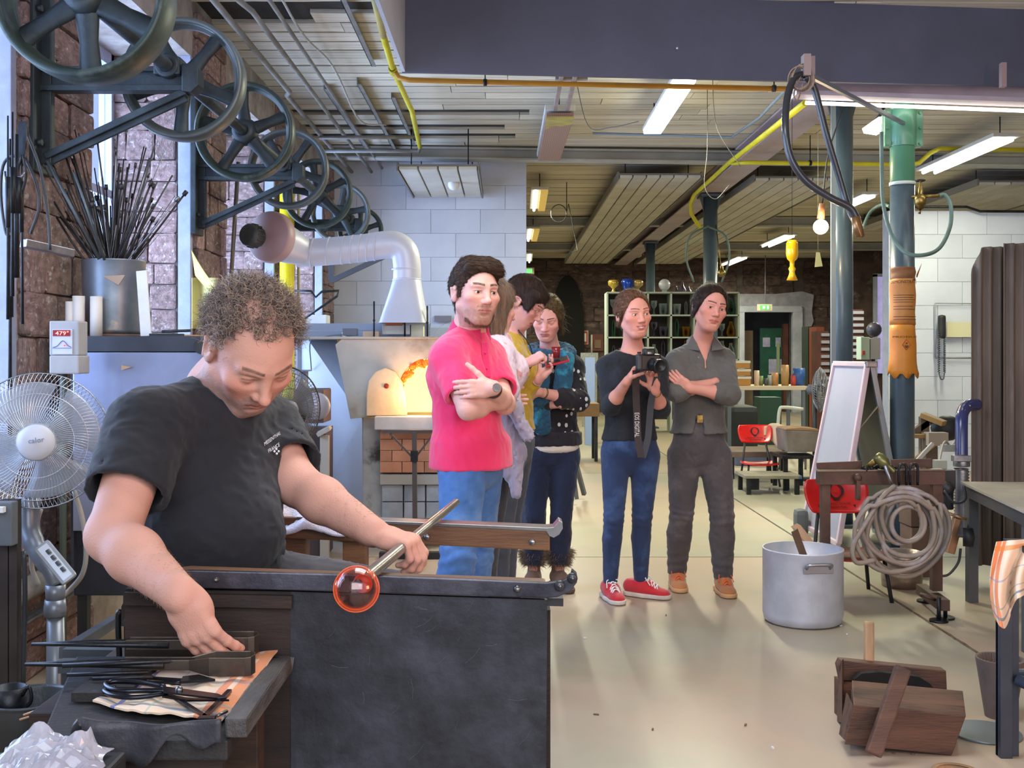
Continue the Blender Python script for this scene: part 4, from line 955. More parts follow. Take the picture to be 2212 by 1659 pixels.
 # 4. woman in the grey shirt
def woman_grey():
 Z=6.1;t=empty('person',P(1510,1285,Z),'woman in grey shirt and grey jeans with orange trainers, arms folded, hair in a bun','person')
 hf=headframe(P(1533,667,6.0),math.radians(13),math.radians(5),math.radians(11),1.07)
 J=dict(pel=P(1510,968,Z),waist=P(1510,897,Z),chest=P(1508,826,Z),up=P(1508,786,Z),neckb=P(1517,742,6.12),shL=P(1462,783,6.05),shR=P(1562,778,6.15),elL=P(1462,846,5.90),wrL=P(1546,826,5.97),elR=P(1576,853,5.92),wrR=P(1488,838,5.86),hipL=P(1478,985,Z),hipR=P(1544,985,Z),knL=P(1472,1112,6.1),knR=P(1560,1118,6.05),anL=P(1462,1238,6.22),anR=P(1562,1250,6.08))
 f=Fig(J,(1,.12,0),False,1.0,.88,.92)
 hd=[(J['wrL'],dict(d=(.35,.9,-.1),palm=(-.9,.3,0),thumb_side=-1,curl=(.3,.3,.3,.3),s=.88)),(J['wrR'],dict(d=(-.70,.05,.55),palm=(.3,.9,.2),thumb_side=1,curl=(.2,.25,.3,.3),spread=.05,thumb=(.2,.2),s=.88))]
 pt=head_paint(hf,'d79a88','b0584f','241b18',(1,.85,.81),browt=1.0)
 f.body(hf,None,hd,pt,parent=t,headkw=dict(jaw=.98,nose=1.05,nr=.048));eyes(t,hf,(-.05,-.05),'33261f')
 sh=cloth('grey_linen','66635f','575450',bsc=380,bump=.35)
 S=SDF();f.torso(S,.018);S.seg(J['pel'],A(J['pel'])+A((0,0,.07)),(.178,.13),(.165,.12),f.sd,.04,e=.2)
 e1,_=f.arm(S,'L',.020,1.12,flare=.012);e2,_=f.arm(S,'R',.022,1.22,flare=.012)
 nb=A(J['neckb']);S.cap(nb+A((0,-.005,.0)),nb+A((0,-.02,.13)),.056,.09,.006,'-');S.seg(nb+A((0,-.10,-.10)),nb+A((0,-.05,.06)),(.004,.06),(.062,.07),f.sd,.006,op='-')
 S.plane((0,0,J['pel'][2]+.085),(0,0,-1),.004);p0=A(P(1510,935,6.0));S.ell(p0+A((0,-.02,-.01)),(.028,.12,.11),None,.01,'-')
 so=cloth_obj('shirt',S,.007,sh,t,wrinkle(.006,18,12,(1,1,.8)))
 for q in(-1,1):
  m=MB();a=Vector(nb)+Vector((q*.055,-.01,.045));b=Vector(nb)+Vector((q*.030,-.118,-.045));c=Vector(nb)+Vector((q*.105,-.085,-.035));d=Vector(nb)+Vector((q*.085,.0,.015))
  m.prism([a,b,c,d],Vector((q*.004,-.006,.005))).build('collar',sh,t,bevel=.002)
 m=MB();[m.ball(P(1509+i,772+i*26,5.975),.005,8,(1,.4,1))for i in range(1)];m.build('button',M('button_grey','8a8782'),t)
 pt_=cloth('grey_jeans','544d4d','443e3f',bsc=600,c3='6b6262',sc3=5,thr3=(.52,.72))
 S=SDF();S.seg(J['pel'],A(J['waist'])*.55+A(J['pel'])*.45,(.160,.115),(.14,.10),f.sd,.04)
 for q in 'LR':f.leg(S,q,.015,slim=1.0)
 S.plane((0,0,.078),(0,0,-1));kz=J['knL'][2];w=wrinkle(.0045,26,8)
 cloth_obj('jeans',S,.007,pt_,t,lambda p:w(p)+.003*np.sin(p[:,2]*120+5*fbm(p,16))*(np.exp(-((p[:,2]-kz)/.07)**2)+np.exp(-((p[:,2]-.16)/.07)**2)))
 bl=MB();bl.lathe(P(1512,903,6.1),[(.128,-.018),(.132,-.018),(.132,.018),(.128,.018)],(0,0,1),40);MB().box(P(1512,905,5.97),(.03,.006,.04)).build('belt_buckle',brass,t)
 og=cloth('orange_suede','bd7a44','a5663a',bsc=700,sheen=.3);ol=M('orange_lace','d8663a',rough=.8);osl=M('tan_sole','c79a6a',rough=.6)
 shoe(t,J['anL'],(-.02,-1,0),og,osl,ol);shoe(t,J['anR'],(.04,-1,0),og,osl,ol)
 S=SDF();hair_shell(S,hf,.012,.056,back=-.03);R=hf[1];S.ell(hp(hf,(.01,-.075,.118)),(.034,.034,.028),R,.012)
 S.seg(hp(hf,(-.074,.01,.03)),hp(hf,(-.076,-.02,-.05)),(.012,.028),(.009,.02),R[:,0],.02);S.seg(hp(hf,(.074,.01,.03)),hp(hf,(.076,-.02,-.03)),(.010,.026),(.007,.018),R[:,0],.02)
 S.disp=groove(hf,.0014,300,0,seed=5);comb(sdf_mesh('hair',S,.0036,parent=t,mat=brownh),hf,lambda l:np.stack([-l[:,0]*2,-1+0*l[:,0],.15+0*l[:,0]],1),3200,.032)
 rng=np.random.default_rng(2);rt=np.array([hp(hf,(rng.choice([-1,1])*rng.uniform(.07,.084),rng.uniform(-.04,.03),rng.uniform(-.02,.09)))for i in range(160)]);strands('loose_hair',t,brownh,rt,(rt-hf[0])*(.6,.6,.2)+rng.normal(size=rt.shape)*.03+(0,0,-.06),.05,7,.0006,3,.006,rng=rng)
 # 5. woman in the dotted cardigan
def woman_dots():
 Z=6.15;t=empty('person',P(1190,1275,Z),'woman in white-dotted dark cardigan and teal scarf with furry boots, looking down','person')
 hf=headframe(P(1181,688,6.0),math.radians(-7),math.radians(24),math.radians(3),1.0)
 J=dict(pel=P(1190,968,Z),waist=P(1190,900,Z),chest=P(1190,832,Z),up=P(1190,795,Z),neckb=P(1188,757,6.12),shL=P(1146,797,Z),shR=P(1236,795,Z),elL=P(1140,872,6.0),wrL=P(1212,872,5.93),elR=P(1250,866,6.0),wrR=P(1160,846,5.84),hipL=P(1158,985,Z),hipR=P(1220,985,Z),knL=P(1156,1112,6.1),knR=P(1212,1114,6.1),anL=P(1152,1236,6.2),anR=P(1208,1236,6.2))
 f=Fig(J,(1,.05,0),False,.98,.88,.84)
 hd=[(J['wrL'],dict(d=(.35,.9,0),palm=(-.9,.3,0),thumb_side=1,curl=(.4,.4,.4,.4),s=.86)),(J['wrR'],dict(d=(-.9,.3,-.05),palm=(.2,.9,0),thumb_side=1,curl=(.4,.4,.4,.4),s=.86))]
 pt=head_paint(hf,'d9a092','a9514c','4a382e',(1,.80,.75))
 f.body(hf,None,hd,pt,parent=t,headkw=dict(jaw=.95,nose=.95,nr=.048,lid=0))
 dm=cloth('dotted_knit','17131a','201b22',bsc=300)
 nt=dm.node_tree;N_=nt.nodes;b=N_['Principled BSDF'];old=b.inputs['Base Color'].links[0].from_socket
 tc=N_.new('ShaderNodeTexCoord');mp=N_.new('ShaderNodeMapping');mp.inputs['Scale'].default_value=(1,.35,.75);v=N_.new('ShaderNodeTexVoronoi');v.inputs['Scale'].default_value=27;v.inputs['Randomness'].default_value=.32
 lt=N_.new('ShaderNodeMath');lt.operation='LESS_THAN';lt.inputs[1].default_value=.245;mx=N_.new('ShaderNodeMix');mx.data_type='RGBA';mx.inputs[7].default_value=rgba('d8d4d0')
 nt.links.new(tc.outputs['Object'],mp.inputs[0]);nt.links.new(mp.outputs[0],v.inputs['Vector']);nt.links.new(v.outputs['Distance'],lt.inputs[0]);nt.links.new(lt.outputs[0],mx.inputs[0]);nt.links.new(old,mx.inputs[6]);nt.links.new(mx.outputs[2],b.inputs['Base Color'])
 S=SDF();f.torso(S,.022);S.seg(J['pel'],A(J['pel'])+A((0,0,.06)),(.17,.125),(.16,.12),f.sd,.04,e=.2)
 f.arm(S,'L',.020,1.45,flare=0);f.arm(S,'R',.022,1.42,flare=0);nb=A(J['neckb'])
 S.ell(nb+A((0,-.05,.04)),(.09,.11,.10),None,.01,'-');S.plane((0,0,J['pel'][2]+.06),(0,0,-1),.004)
 cloth_obj('cardigan',S,.0075,dm,t,wrinkle(.006,18,21))
 pl=cloth('plain_dark_knit','1c171d','241e25',bsc=300)
 S=SDF();S.seg(A(J['pel'])+A((0,0,.03)),A(J['pel'])+A((0,0,.085)),(.175,.132),(.172,.13),f.sd,.02,e=.1);cloth_obj('hem_band',S,.0075,pl,t,wrinkle(.006,20,2))
 for q,a in(('L',1.45),('R',1.42)):
  el,wr=A(J['el'+q]),A(J['wr'+q]);S=SDF();S.cap(el+(wr-el)*(a-1.26),el+(wr-el)*(a-.98),.050,.042,.01);cloth_obj('cuff',S,.006,pl,t,wrinkle(.002,30,2))
 S=SDF();S.seg(A(J['pel'])+A((.01,0,.0)),A(J['pel'])+A((.01,0,.05)),(.15,.125),(.15,.12),f.sd,.02,e=.15);cloth_obj('undershirt',S,.009,cloth('cream_cotton','ddd2c4','cfc3b4'),t)
 sc=cloth('teal_scarf_wool','1f5470','1a3f55',sc=12,bsc=160,bump=.8,c3='2d8aa0',sc3=9,thr3=(.5,.62))
 S=SDF();n0=Vector(nb)
 ring=[n0+Vector((.098*math.sin(a)*(1.05),-.015-.088*math.cos(a),.030-.050*(1+math.cos(a))/2-.02))for a in np.linspace(0,2*PI,15)]
 for a,b_ in zip(ring,ring[1:]):S.cap(a,b_,.036,.036,.03)
 for a,b_ in((P(1150,775,5.98),P(1158,860,5.90)),(P(1222,775,5.98),P(1212,860,5.92)),(P(1165,860,5.92),P(1172,925,5.98)),(P(1170,780,5.96),P(1166,830,5.92))):S.seg(a,b_,(.050,.026),(.050,.024),f.sd,.03)
 cloth_obj('scarf',S,.006,sc,t,wrinkle(.008,34,4,(2.2,2.2,.5)))
 jn=cloth('navy_jeans','1d2947','151d33',bsc=600);S=SDF();S.seg(J['pel'],A(J['waist'])*.4+A(J['pel'])*.6,(.160,.115),(.14,.10),f.sd,.04)
 for q in 'LR':f.leg(S,q,.014)
 S.plane((0,0,.14),(0,0,-1));S.plane((0,0,J['pel'][2]+.05),(0,0,1));cloth_obj('jeans',S,.0075,jn,t,wrinkle(.005,24,18))
 bt=cloth('tan_boot_suede','7a5e4d','665043',bsc=500);fur=M('boot_fur','8d7663','6a5646',60,.8)
 for q,dx in(('L',-.2),('R',.3)):
  b_=shoe(t,J['an'+q],(dx,-1,0),bt,M('boot_sole','5a4a40',rough=.7),None,.25,.11,name='boot',ank=.05)
  rng=np.random.default_rng(5);rt=[];dd=[];a=A(J['an'+q]);a[2]=.17
  for i in range(1300):
   an_=rng.uniform(0,6.28);d=A((math.cos(an_),math.sin(an_),0));z=rng.uniform(-.04,.05);rt.append(a+d*(.050+z*.35)+A((0,0,z)));dd.append(d*.9+A((0,0,rng.uniform(-.5,.6))))
  strands('fur_cuff',b_,fur,np.array(rt),np.array(dd),.036,5,.0011,2,.004,grav=.6,rng=rng)
 S=SDF();hair_shell(S,hf,.013,.052,back=-.05);R=hf[1];S.ell(hp(hf,(.015,-.105,.06)),(.045,.04,.045),R,.02)
 for q in(-1,1):S.seg(hp(hf,(q*.078,.012,.02)),hp(hf,(q*.085,-.015,-.085)),(.011,.026),(.008,.016),R[:,0],.02)
 S.disp=groove(hf,.0022,260,0,seed=9);hr=sdf_mesh('hair',S,.0036,parent=t,mat=M('olive_brown_hair','6b5638','463720',20,.55,spec=.25,stretch=(8,2,2),bump=.5,bsc=350))
 rng=np.random.default_rng(6);rt=np.array([hp(hf,(rng.choice([-1,1])*rng.uniform(.072,.088),rng.uniform(-.06,.03),rng.uniform(-.05,.08)))for i in range(220)]);strands('loose_hair',t,MATS['olive_brown_hair'],rt,rng.normal(size=rt.shape)*.5+(0,0,-.9),.07,8,.0007,4,.010,rng=rng)
 comb(hr,hf,lambda l:np.stack([l[:,0]*4,-.8+0*l[:,0],-.4-(l[:,2]<.05)*.5],1),3000,.034)
 el,wr=A(J['elR']),A(J['wrR']);d=(el-wr)/np.linalg.norm(el-wr);MB().lathe(Vector(wr+d*.05),[(.027,-.004),(.031,-.004),(.031,.004),(.027,.004)],Vector(d),20).build('bracelet',brass,t)
 # 6. woman in the yellow jumper
def woman_yellow():
 Z=5.5;t=empty('person',P(1100,1330,Z),'short-haired woman with glasses in mustard yellow jumper, bending over a phone in profile','person')
 hf=headframe(P(1133,654,5.45),math.radians(72),math.radians(36),math.radians(0),1.03)
 J=dict(pel=P(1108,950,Z),waist=P(1104,880,Z),chest=P(1104,805,Z),up=P(1103,765,Z),neckb=P(1106,726,5.5),shL=P(1100,768,5.36),shR=P(1116,765,5.66),elL=P(1108,822,5.27),wrL=P(1141,783,5.22),elR=P(1122,845,5.55),wrR=P(1165,818,5.42),hipL=P(1100,975,5.42),hipR=P(1114,975,5.6),knL=P(1084,1125,5.42),knR=P(1100,1125,5.6),anL=P(1074,1305,5.5),anR=P(1090,1295,5.65))
 f=Fig(J,(.12,1,0),False,.98,.88,.9)
 hd=[(J['wrL'],dict(d=(.75,.05,.40),palm=(.3,.5,-.8),thumb_side=1,curl=(1.1,1.2,1.3,1.3),spread=.03,thumb=(.6,.8),s=.88)),(J['wrR'],dict(d=(.65,-.15,.70),palm=(-.35,-.5,.8),thumb_side=-1,curl=(.35,.3,.4,.5),spread=.18,thumb=(.5,.6),s=.88))]
 pt=head_paint(hf,'d7a096','a5524e','43302a',(1,.80,.77));f.body(hf,None,hd,pt,parent=t,headkw=dict(jaw=.95,nose=1.0,nr=.05,lid=.003));eyes(t,hf,(0,-.4),'4a3a30')
 yw=cloth('mustard_knit','c7a313','b08e0e',bsc=350,bump=.4,sheen=.25)
 S=SDF();f.torso(S,.016);f.arm(S,'L',.016,1.55,flare=.0);f.arm(S,'R',.017,1.62,flare=.0);nb=A(J['neckb']);S.cap(nb+A((.01,0,.0)),nb+A((.05,0,.13)),.056,.09,.006,'-')
 S.seg(nb+A((.08,0,-.12)),nb+A((.08,0,.05)),(.006,.07),(.045,.06),f.sd,.006,op='-');S.plane((0,0,J['pel'][2]+.05),(0,0,-1),.004);cloth_obj('jumper',S,.007,yw,t,wrinkle(.006,20,31))
 S=SDF();f.torso(S,.006);S.cap(nb+A((.01,0,.0)),nb+A((.05,0,.13)),.05,.08,.006,'-');S.plane((0,0,J['chest'][2]-.02),(0,0,-1));cloth_obj('undershirt',S,.008,cloth('pale_shirt','cfc9d8','bdb6c8'),t)
 MB().tube(spline([nb+A((.03,-.07,.03)),nb+A((.09,-.06,-.05)),nb+A((.115,-.02,-.17)),nb+A((.12,.02,-.2))],6),.0035,6).build('necklace_cord',black,t)
 jn=cloth('grey_blue_jeans','4a4f5a','3c404a',bsc=600);S=SDF();S.seg(J['pel'],A(J['waist'])*.4+A(J['pel'])*.6,(.155,.11),(.14,.10),f.sd,.04)
 for q in 'LR':f.leg(S,q,.012)
 S.plane((0,0,.07),(0,0,-1));cloth_obj('jeans',S,.008,jn,t,wrinkle(.005,22,7))
 for q in 'LR':shoe(t,J['an'+q],(1,-.2,0),M('brown_boot','4e3a30',rough=.6),rubber)
 S=SDF();c,R,s=hf;S.ell(hp(hf,(0,-.018,.042)),np.array((.089,.108,.096)),R,.01);S.seg(hp(hf,(0,-.06,.02)),hp(hf,(0,-.055,-.035)),(.078,.050),(.062,.035),R[:,0],.03)
 S.ell(hp(hf,(0,.100,-.062)),(.095,.078,.092),R,.006,'-');S.ell(hp(hf,(0,.045,-.105)),(.11,.07,.075),R,.01,'-')
 for q in(-1,1):S.seg(hp(hf,(q*.078,.04,.07)),hp(hf,(q*.074,.045,.0)),(.014,.034),(.009,.02),R[:,0],.02)
 S.disp=groove(hf,.0015,300,0,seed=7);comb(sdf_mesh('hair',S,.0036,parent=t,mat=brownh),hf,lambda l:np.stack([l[:,0]*5,.5+0*l[:,0],-.6+0*l[:,0]],1),3600,.034)
 for q in(-1,1):
  m=MB();m.tube([hp(hf,(q*(.033+.020*math.cos(a)),.094-.004*abs(math.cos(a)),.004+.016*math.sin(a)))for a in np.linspace(0,2*PI,19)[:-1]],.0012,5,True);m.tube([hp(hf,(q*.053,.088,.008)),hp(hf,(q*.076,.06,.010)),hp(hf,(q*.081,-.01,.008))],.0012,5);m.build('glasses_frame',M('rose_gold','d9a58e',rough=.25,metal=.7),t)
 MB().lathe(Vector(hp(hf,(-.083,-.008,-.042))),[(.007,0),(.009,.001),(.007,.002)],(0,-1,0),14).build('earring',steel,t)
 wr=A(J['wrL']);el=A(J['elL']);d=(el-wr)/np.linalg.norm(el-wr);MB().lathe(Vector(wr+d*.012),[(.024,-.003),(.028,-.003),(.028,.003),(.024,.003)],Vector(d),18).build('hair_tie',black,t)
 wr=A(J['wrR']);el=A(J['elR']);d=(el-wr)/np.linalg.norm(el-wr);MB().lathe(Vector(wr+d*.022),[(.027,-.005),(.032,-.005),(.032,.005),(.027,.005)],Vector(d),18).build('bracelet',M('red_white_bead','c9a09a',rough=.4),t)
 c0=P(1203,781,5.40);Rr=Matrix.Rotation(-.25,3,'Y')@Matrix.Rotation(.35,3,'X');ph=empty('mobile_phone',c0,'red-cased mobile phone held level between the two bending women','phone')
 MB().box(c0,(.120,.065,.010),Rr).build('case',M('red_case','b3202c',rough=.3),ph,bevel=.003);MB().box(c0+Vector((0,0,.006)),(.108,.058,.002),Rr).build('screen',M('phone_screen','35282c',rough=.1),ph)
 cup=MB().lathe(P(1201,773,5.40),[(.014,0),(.017,.0),(.024,.055),(.0225,.055),(.016,.004),(.0001,.004)],(0,0,1),18);thing('bauble_cup','tiny dark red glass cup held above the red phone','glass',cup,M('dark_red_glass','7d2227',rough=.1,alpha=.85))
 # 7. long-haired woman half hidden behind the man
def woman_long():
 Z=4.8;t=empty('person',P(1060,1420,Z),'long-haired woman in pale floral shirt, jacket tied round her waist, half hidden behind the man','person')
 hf=headframe(P(1066,664,4.8),math.radians(120),math.radians(12),0,1.0)
 J=dict(pel=P(1072,955,Z),waist=P(1070,885,Z),chest=P(1066,808,Z),up=P(1066,765,Z),neckb=P(1066,730,Z),shL=P(1076,770,4.65),shR=P(1052,768,4.97),elL=P(1090,842,4.56),wrL=P(1060,866,4.45),elR=P(1075,850,5.0),wrR=P(1085,866,4.85),hipL=P(1070,975,4.74),hipR=P(1060,975,4.9),knL=P(1050,1170,4.72),knR=P(1048,1165,4.92),anL=P(1040,1380,4.75),anR=P(1045,1370,4.95))
 f=Fig(J,(-.3,.95,0),False,1.0,.9,.9)
 hd=[(J['wrL'],dict(d=(-.9,.1,0),palm=(.2,.9,0),thumb_side=1,curl=(.3,.3,.3,.3),s=.85)),(J['wrR'],dict(d=(.5,-.5,0),palm=(0,.9,0),thumb_side=1,curl=(.3,.3,.3,.3),s=.85))]
 f.body(hf,None,hd,head_paint(hf,'d9a796','b3615b','5a4233'),parent=t,headkw=dict(nr=.048));eyes(t,hf)
 fm_=cloth('floral_blouse','d9c4cb','c9b3c0',bsc=400,c3='c98a8c',sc3=13,thr3=(.56,.6))
 S=SDF();f.torso(S,.018);f.arm(S,'L',.024,1.6,flare=.004);f.arm(S,'R',.02,1.6);nb=A(J['neckb']);S.cap(nb,nb+A((0,0,.13)),.056,.085,.006,'-');S.plane((0,0,J['pel'][2]+.05),(0,0,-1),.004)
 cloth_obj('blouse',S,.007,fm_,t,wrinkle(.006,20,41))
 jk=cloth('lilac_grey_fleece','9d95a4','8a8291',bsc=300,sheen=.4)
 S=SDF();wa=A(J['waist']);S.seg(wa+A((0,0,-.05)),wa+A((0,0,.02)),(.155,.13),(.14,.12),f.sd,.03,e=.3)
 for a,b,w0,w1 in((P(1085,885,4.62),P(1108,985,4.60),.055,.050),(P(1108,975,4.60),P(1116,1068,4.58),.050,.022),(P(1094,885,4.6),P(1092,1020,4.6),.04,.03),(P(1108,880,4.55),P(1140,945,4.55),.024,.030),(P(1100,868,4.58),P(1116,882,4.55),.03,.026)):S.seg(a,b,(w0,.030),(w1,.018),(1,0,0),.03,e=.4)
 cloth_obj('tied_jacket',S,.006,jk,t,wrinkle(.009,22,6,(2,2,.5)))
 jn=cloth('dark_grey_jeans','3c3b42','303036',bsc=600);S=SDF();S.seg(J['pel'],A(J['waist'])*.4+A(J['pel'])*.6,(.155,.11),(.14,.10),f.sd,.04)
 for q in 'LR':f.leg(S,q,.012)
 S.plane((0,0,.07),(0,0,-1));cloth_obj('jeans',S,.008,jn,t,wrinkle(.004,22,17))
 for q in 'LR':shoe(t,J['an'+q],(1,.3,0),M('brown_boot','4e3a30',rough=.6),rubber)
 S=SDF();c,R,s=hf;S.ell(hp(hf,(0,-.018,.042)),(.088,.104,.094),R,.01);S.seg(hp(hf,(0,-.06,.03)),hp(hf,(0,-.085,-.15)),(.088,.055),(.080,.045),R[:,0],.03);S.seg(hp(hf,(0,-.085,-.12)),hp(hf,(-.02,-.09,-.235)),(.070,.04),(.045,.025),R[:,0],.03)
 for q in(-1,1):S.seg(hp(hf,(q*.078,.0,.04)),hp(hf,(q*.082,.0,-.13)),(.018,.04),(.016,.03),R[:,0],.02)
 S.ell(hp(hf,(0,.095,-.04)),(.07,.07,.09),R,.008,'-');g=groove(hf,.003,190,0,seed=11);S.disp=lambda p:g(p)+.006*fbm(p,24,2)
 hm=M('long_chestnut_hair','85603c','5a3d26',10,.42,stretch=(7,7,1),bump=.5,bsc=300,sheen=.25);comb(sdf_mesh('hair',S,.0045,parent=t,mat=hm),hf,lambda l:np.stack([l[:,0]*2,-.2+0*l[:,0],-1+0*l[:,0]],1),3600,.06)
 rng=np.random.default_rng(12);rt=np.array([hp(hf,(rng.uniform(-.08,.08),-.09+rng.uniform(-.03,.03),rng.uniform(-.1,.08)))for i in range(420)]);strands('loose_hair',t,hm,rt,rng.normal(size=rt.shape)*.22+(0,0,-1),.17,11,.0009,7,.012,rng=rng)
for fn in(worker,pink_man,woman_camera,woman_grey,woman_dots,woman_yellow,woman_long):
 t_=time.time();fn();print('PERSON',fn.__name__,round(time.time()-t_,1))
 # line shaft with belt pulleys along the left wall
XS,ZS=-1.40,2.52
gw=M('pulley_iron','39453f','28322f',3,.42,.25,bump=.2,bsc=40,c3='566058',sc3=7,thr3=(.56,.7));gp=M('pulley_rim_grey','5d6360','474c4b',4,.40,.3,bump=.15)
sh=MB().cyl((XS,3.0,ZS),(XS,11.6,ZS),.028,n=14);thing('line_shaft','long dark steel shaft carrying the belt pulleys along the left wall','shaft',sh,iron)
def pulley(Y,r,w,ns,rot,label,spoke=.030,mt=None):
 t=empty('belt_pulley',(XS,Y,ZS-r),label,'pulley','belt pulleys on the line shaft');c=Vector((XS,Y,ZS));mt=mt or gw
 m=MB();m.lathe(c,[(r-.022,-w/2),(r-.004,-w/2),(r,-w/2+.006),(r+.004,0),(r,w/2-.006),(r-.004,w/2),(r-.022,w/2),(r-.026,w/2-.02),(r-.026,.02),(r-.040,.012),(r-.040,-.012),(r-.026,-.02),(r-.026,-w/2+.02),(r-.022,-w/2)],(0,1,0),64)
 m.build('rim',mt,t)
 MB().lathe(c,[(.03,-.06),(.058,-.06),(.062,-.02),(.075,0),(.062,.02),(.058,.06),(.03,.06)],(0,1,0),24).build('hub',iron,t)
 for i in range(ns):
  a=rot+2*PI*i/ns;d=Vector((math.cos(a),0,math.sin(a)));p0=c+d*.05;p1=c+d*(r-.034);s=Vector((0,1,0)).cross(d);m=MB()
  n=12;vs=[]
  for p,q in((p0,1.25),((p0+p1)/2,.95),(p1,1.15)):vs+=[p+(s*math.cos(2*PI*j/n)*spoke+Vector((0,1,0))*math.sin(2*PI*j/n)*spoke*.5)*q for j in range(n)]
  m.add(vs,[(k*n+j,k*n+(j+1)%n,(k+1)*n+(j+1)%n,(k+1)*n+j)for k in range(2)for j in range(n)],True);m.build('spoke',iron,t)
 return t
pulley(3.62,.282,.15,6,.52*PI,'biggest green black belt pulley cut off by the top left corner',.034)
pulley(4.72,.262,.10,5,.28*PI,'second belt pulley from the viewer, behind the first wall bracket',.030,gp)
pulley(5.82,.262,.10,5,.52*PI,'third belt pulley, all its spokes showing clearly',.030)
pulley(6.98,.256,.08,5,.30*PI,'fourth belt pulley, behind the second wall bracket',.026,gp)
pulley(8.05,.256,.08,5,.15*PI,'fifth belt pulley from the viewer',.026)
pulley(9.15,.250,.08,5,.45*PI,'sixth belt pulley, last but one of the row',.026,gp)
pulley(10.4,.215,.07,5,.5*PI,'smallest and farthest belt pulley, above the white elbow duct',.024)
def bracket(Y,label,full=True):
 t=empty('wall_bracket',(XW+.03,Y,2.1),label,'bracket','cast iron shaft brackets on the left wall');x0,x1=XW+.02,XS+.10
 MB().bx(x0,x0+.035,Y-.09,Y+.09,2.08,3.1).bx(x0+.03,x0+.075,Y-.02,Y+.02,2.12,3.05).build('wall_plate',iron,t,bevel=.005)
 MB().bx(x0+.03,x1,Y-.035,Y+.035,ZS-.10,ZS-.075).bx(x0+.03,x1,Y-.035,Y+.035,ZS-.02,ZS-.0).bx(x0+.03,x1-.02,Y-.012,Y+.012,ZS-.09,ZS-.01).build('arm',iron,t,bevel=.004)
 MB().prism([(x1-.04,Y-.045,ZS-.105),(x1,Y-.045,ZS-.11),(x1+.03,Y-.045,ZS-.08),(x1+.03,Y-.045,ZS-.01),(x1-.0,Y-.045,ZS+.01),(x1-.04,Y-.045,ZS+.01)],(0,.09,0)).build('arm_end',iron,t,bevel=.006)
 a,b=Vector((x0+.05,Y,2.15)),Vector((x1-.03,Y,ZS-.10));MB().bar(a,b,.060,.028).bar(a+Vector((0,0,-.024)),b+Vector((0,0,-.024)),.018,.03).build('diagonal_brace',iron,t,bevel=.004)
 MB().box((XS,Y,ZS),(.11,.10,.075)).lathe((XS,Y-.055,ZS),[(.03,0),(.05,0),(.05,.11),(.03,.11)],(0,1,0),20).build('bearing_housing',iron,t,bevel=.008)
 for z in(2.2,2.75,3.0):MB().cyl((x0+.03,Y-.06,z),(x0+.055,Y-.06,z),.014,n=6).build('bolt',iron,t)
bracket(4.52,'nearest cast iron wall bracket, a dark triangle above the bin of rods');bracket(6.82,'second cast iron wall bracket with diagonal brace');bracket(9.6,'third cast iron wall bracket, farthest along the wall')
# pipes, conduits and rails under the ceiling
pg=M('dusty_grey_pipe','8b8880','6f6c66',5,.6);yo=M('orange_yellow_pipe','c9902e','b87f28',4,.5);yb=M('bright_yellow_pipe','d9cf2a','c4b92a',4,.45);yg=M('faded_yellow_pipe','b9a14a','8f8763',2,.55)
def pipe(pts,r,m,label,name='pipe',cat='pipe',n=10,sp=False,group=None,clips=()):
 mb=MB().tube(spline(pts,6)if sp else pts,r,n);o=thing(name,label,cat,mb,m,group)
 for c in clips:MB().lathe(Vector(c),[(r+.001,-.012),(r+.006,-.012),(r+.006,.012),(r+.001,.012)],(1,0,0)if len(clips)and abs((Vector(pts[-1])-Vector(pts[0])).x)>abs((Vector(pts[-1])-Vector(pts[0])).y)else(0,1,0),14).bx(c[0]-.004,c[0]+.004,c[1]-.004,c[1]+.004,c[2]+r,CE).build('pipe_clip',dsteel,o)
 return o
pipe([(-1.74,3.4,3.40),(-1.74,5.6,3.40),(-1.68,5.8,3.36),(-1.68,8.4,3.36),(-1.74,8.6,3.38),(-1.74,12.2,3.38)],.020,pg,'grey conduit nearest the wall above the pulleys','conduit','conduit')
pipe([(-1.62,3.4,3.42),(-1.60,6.3,3.42),(-1.52,6.5,3.38),(-1.52,12.2,3.38)],.018,pg,'grey conduit kinked above the second pulley','conduit','conduit')
pipe([(-1.50,3.4,3.44),(-1.44,4.9,3.40),(-1.40,6.0,3.42),(-1.40,12.2,3.42)],.014,pg,'thin conduit farther from the wall, above the pulleys','conduit','conduit')
pipe([(-1.30,5.2,3.47),(-1.34,7.0,3.43),(-1.28,8.0,3.45),(-1.30,9.6,3.40),(-1.1,9.9,3.42)],.008,M('pale_cable','a5a299',rough=.6),'thin pale cable sagging under the boards','cable','cable',sp=True)
for x0,y0,y1,dz,l_ in((-1.02,6.6,8.2,0,'nearest the viewer'),(-1.20,8.7,12.0,.01,'the longest'),(-.98,9.2,11.3,0,'nearest the yellow pipe'),(-1.5,8.9,11.9,0,'nearest the pulleys')):
 thing('ceiling_rail','slim angle iron rail under the boards, '+l_,'rail',MB().bx(x0,x0+.035,y0,y1,CE-.05-dz,CE-.045-dz).bx(x0,x0+.005,y0,y1,CE-.05-dz,CE-.0),pg,'angle iron rails')
pipe([P(800,-40,6.0),P(828,78,6.75)],.021,yg,'grey start of the gas pipe beside the hood at the top')
go=pipe([P(828,78,6.75),P(849,150,7.75),P(890,240,8.95),P(907,318,10.4)],.021,yb,'yellow gas pipe running from the hood corner towards the block wall')
MB().lathe(P(849,152,7.74),[(.022,-.05),(.030,-.05),(.030,.05),(.022,.05)],(0,1,-.02),14).build('tee_joint',yb,go)
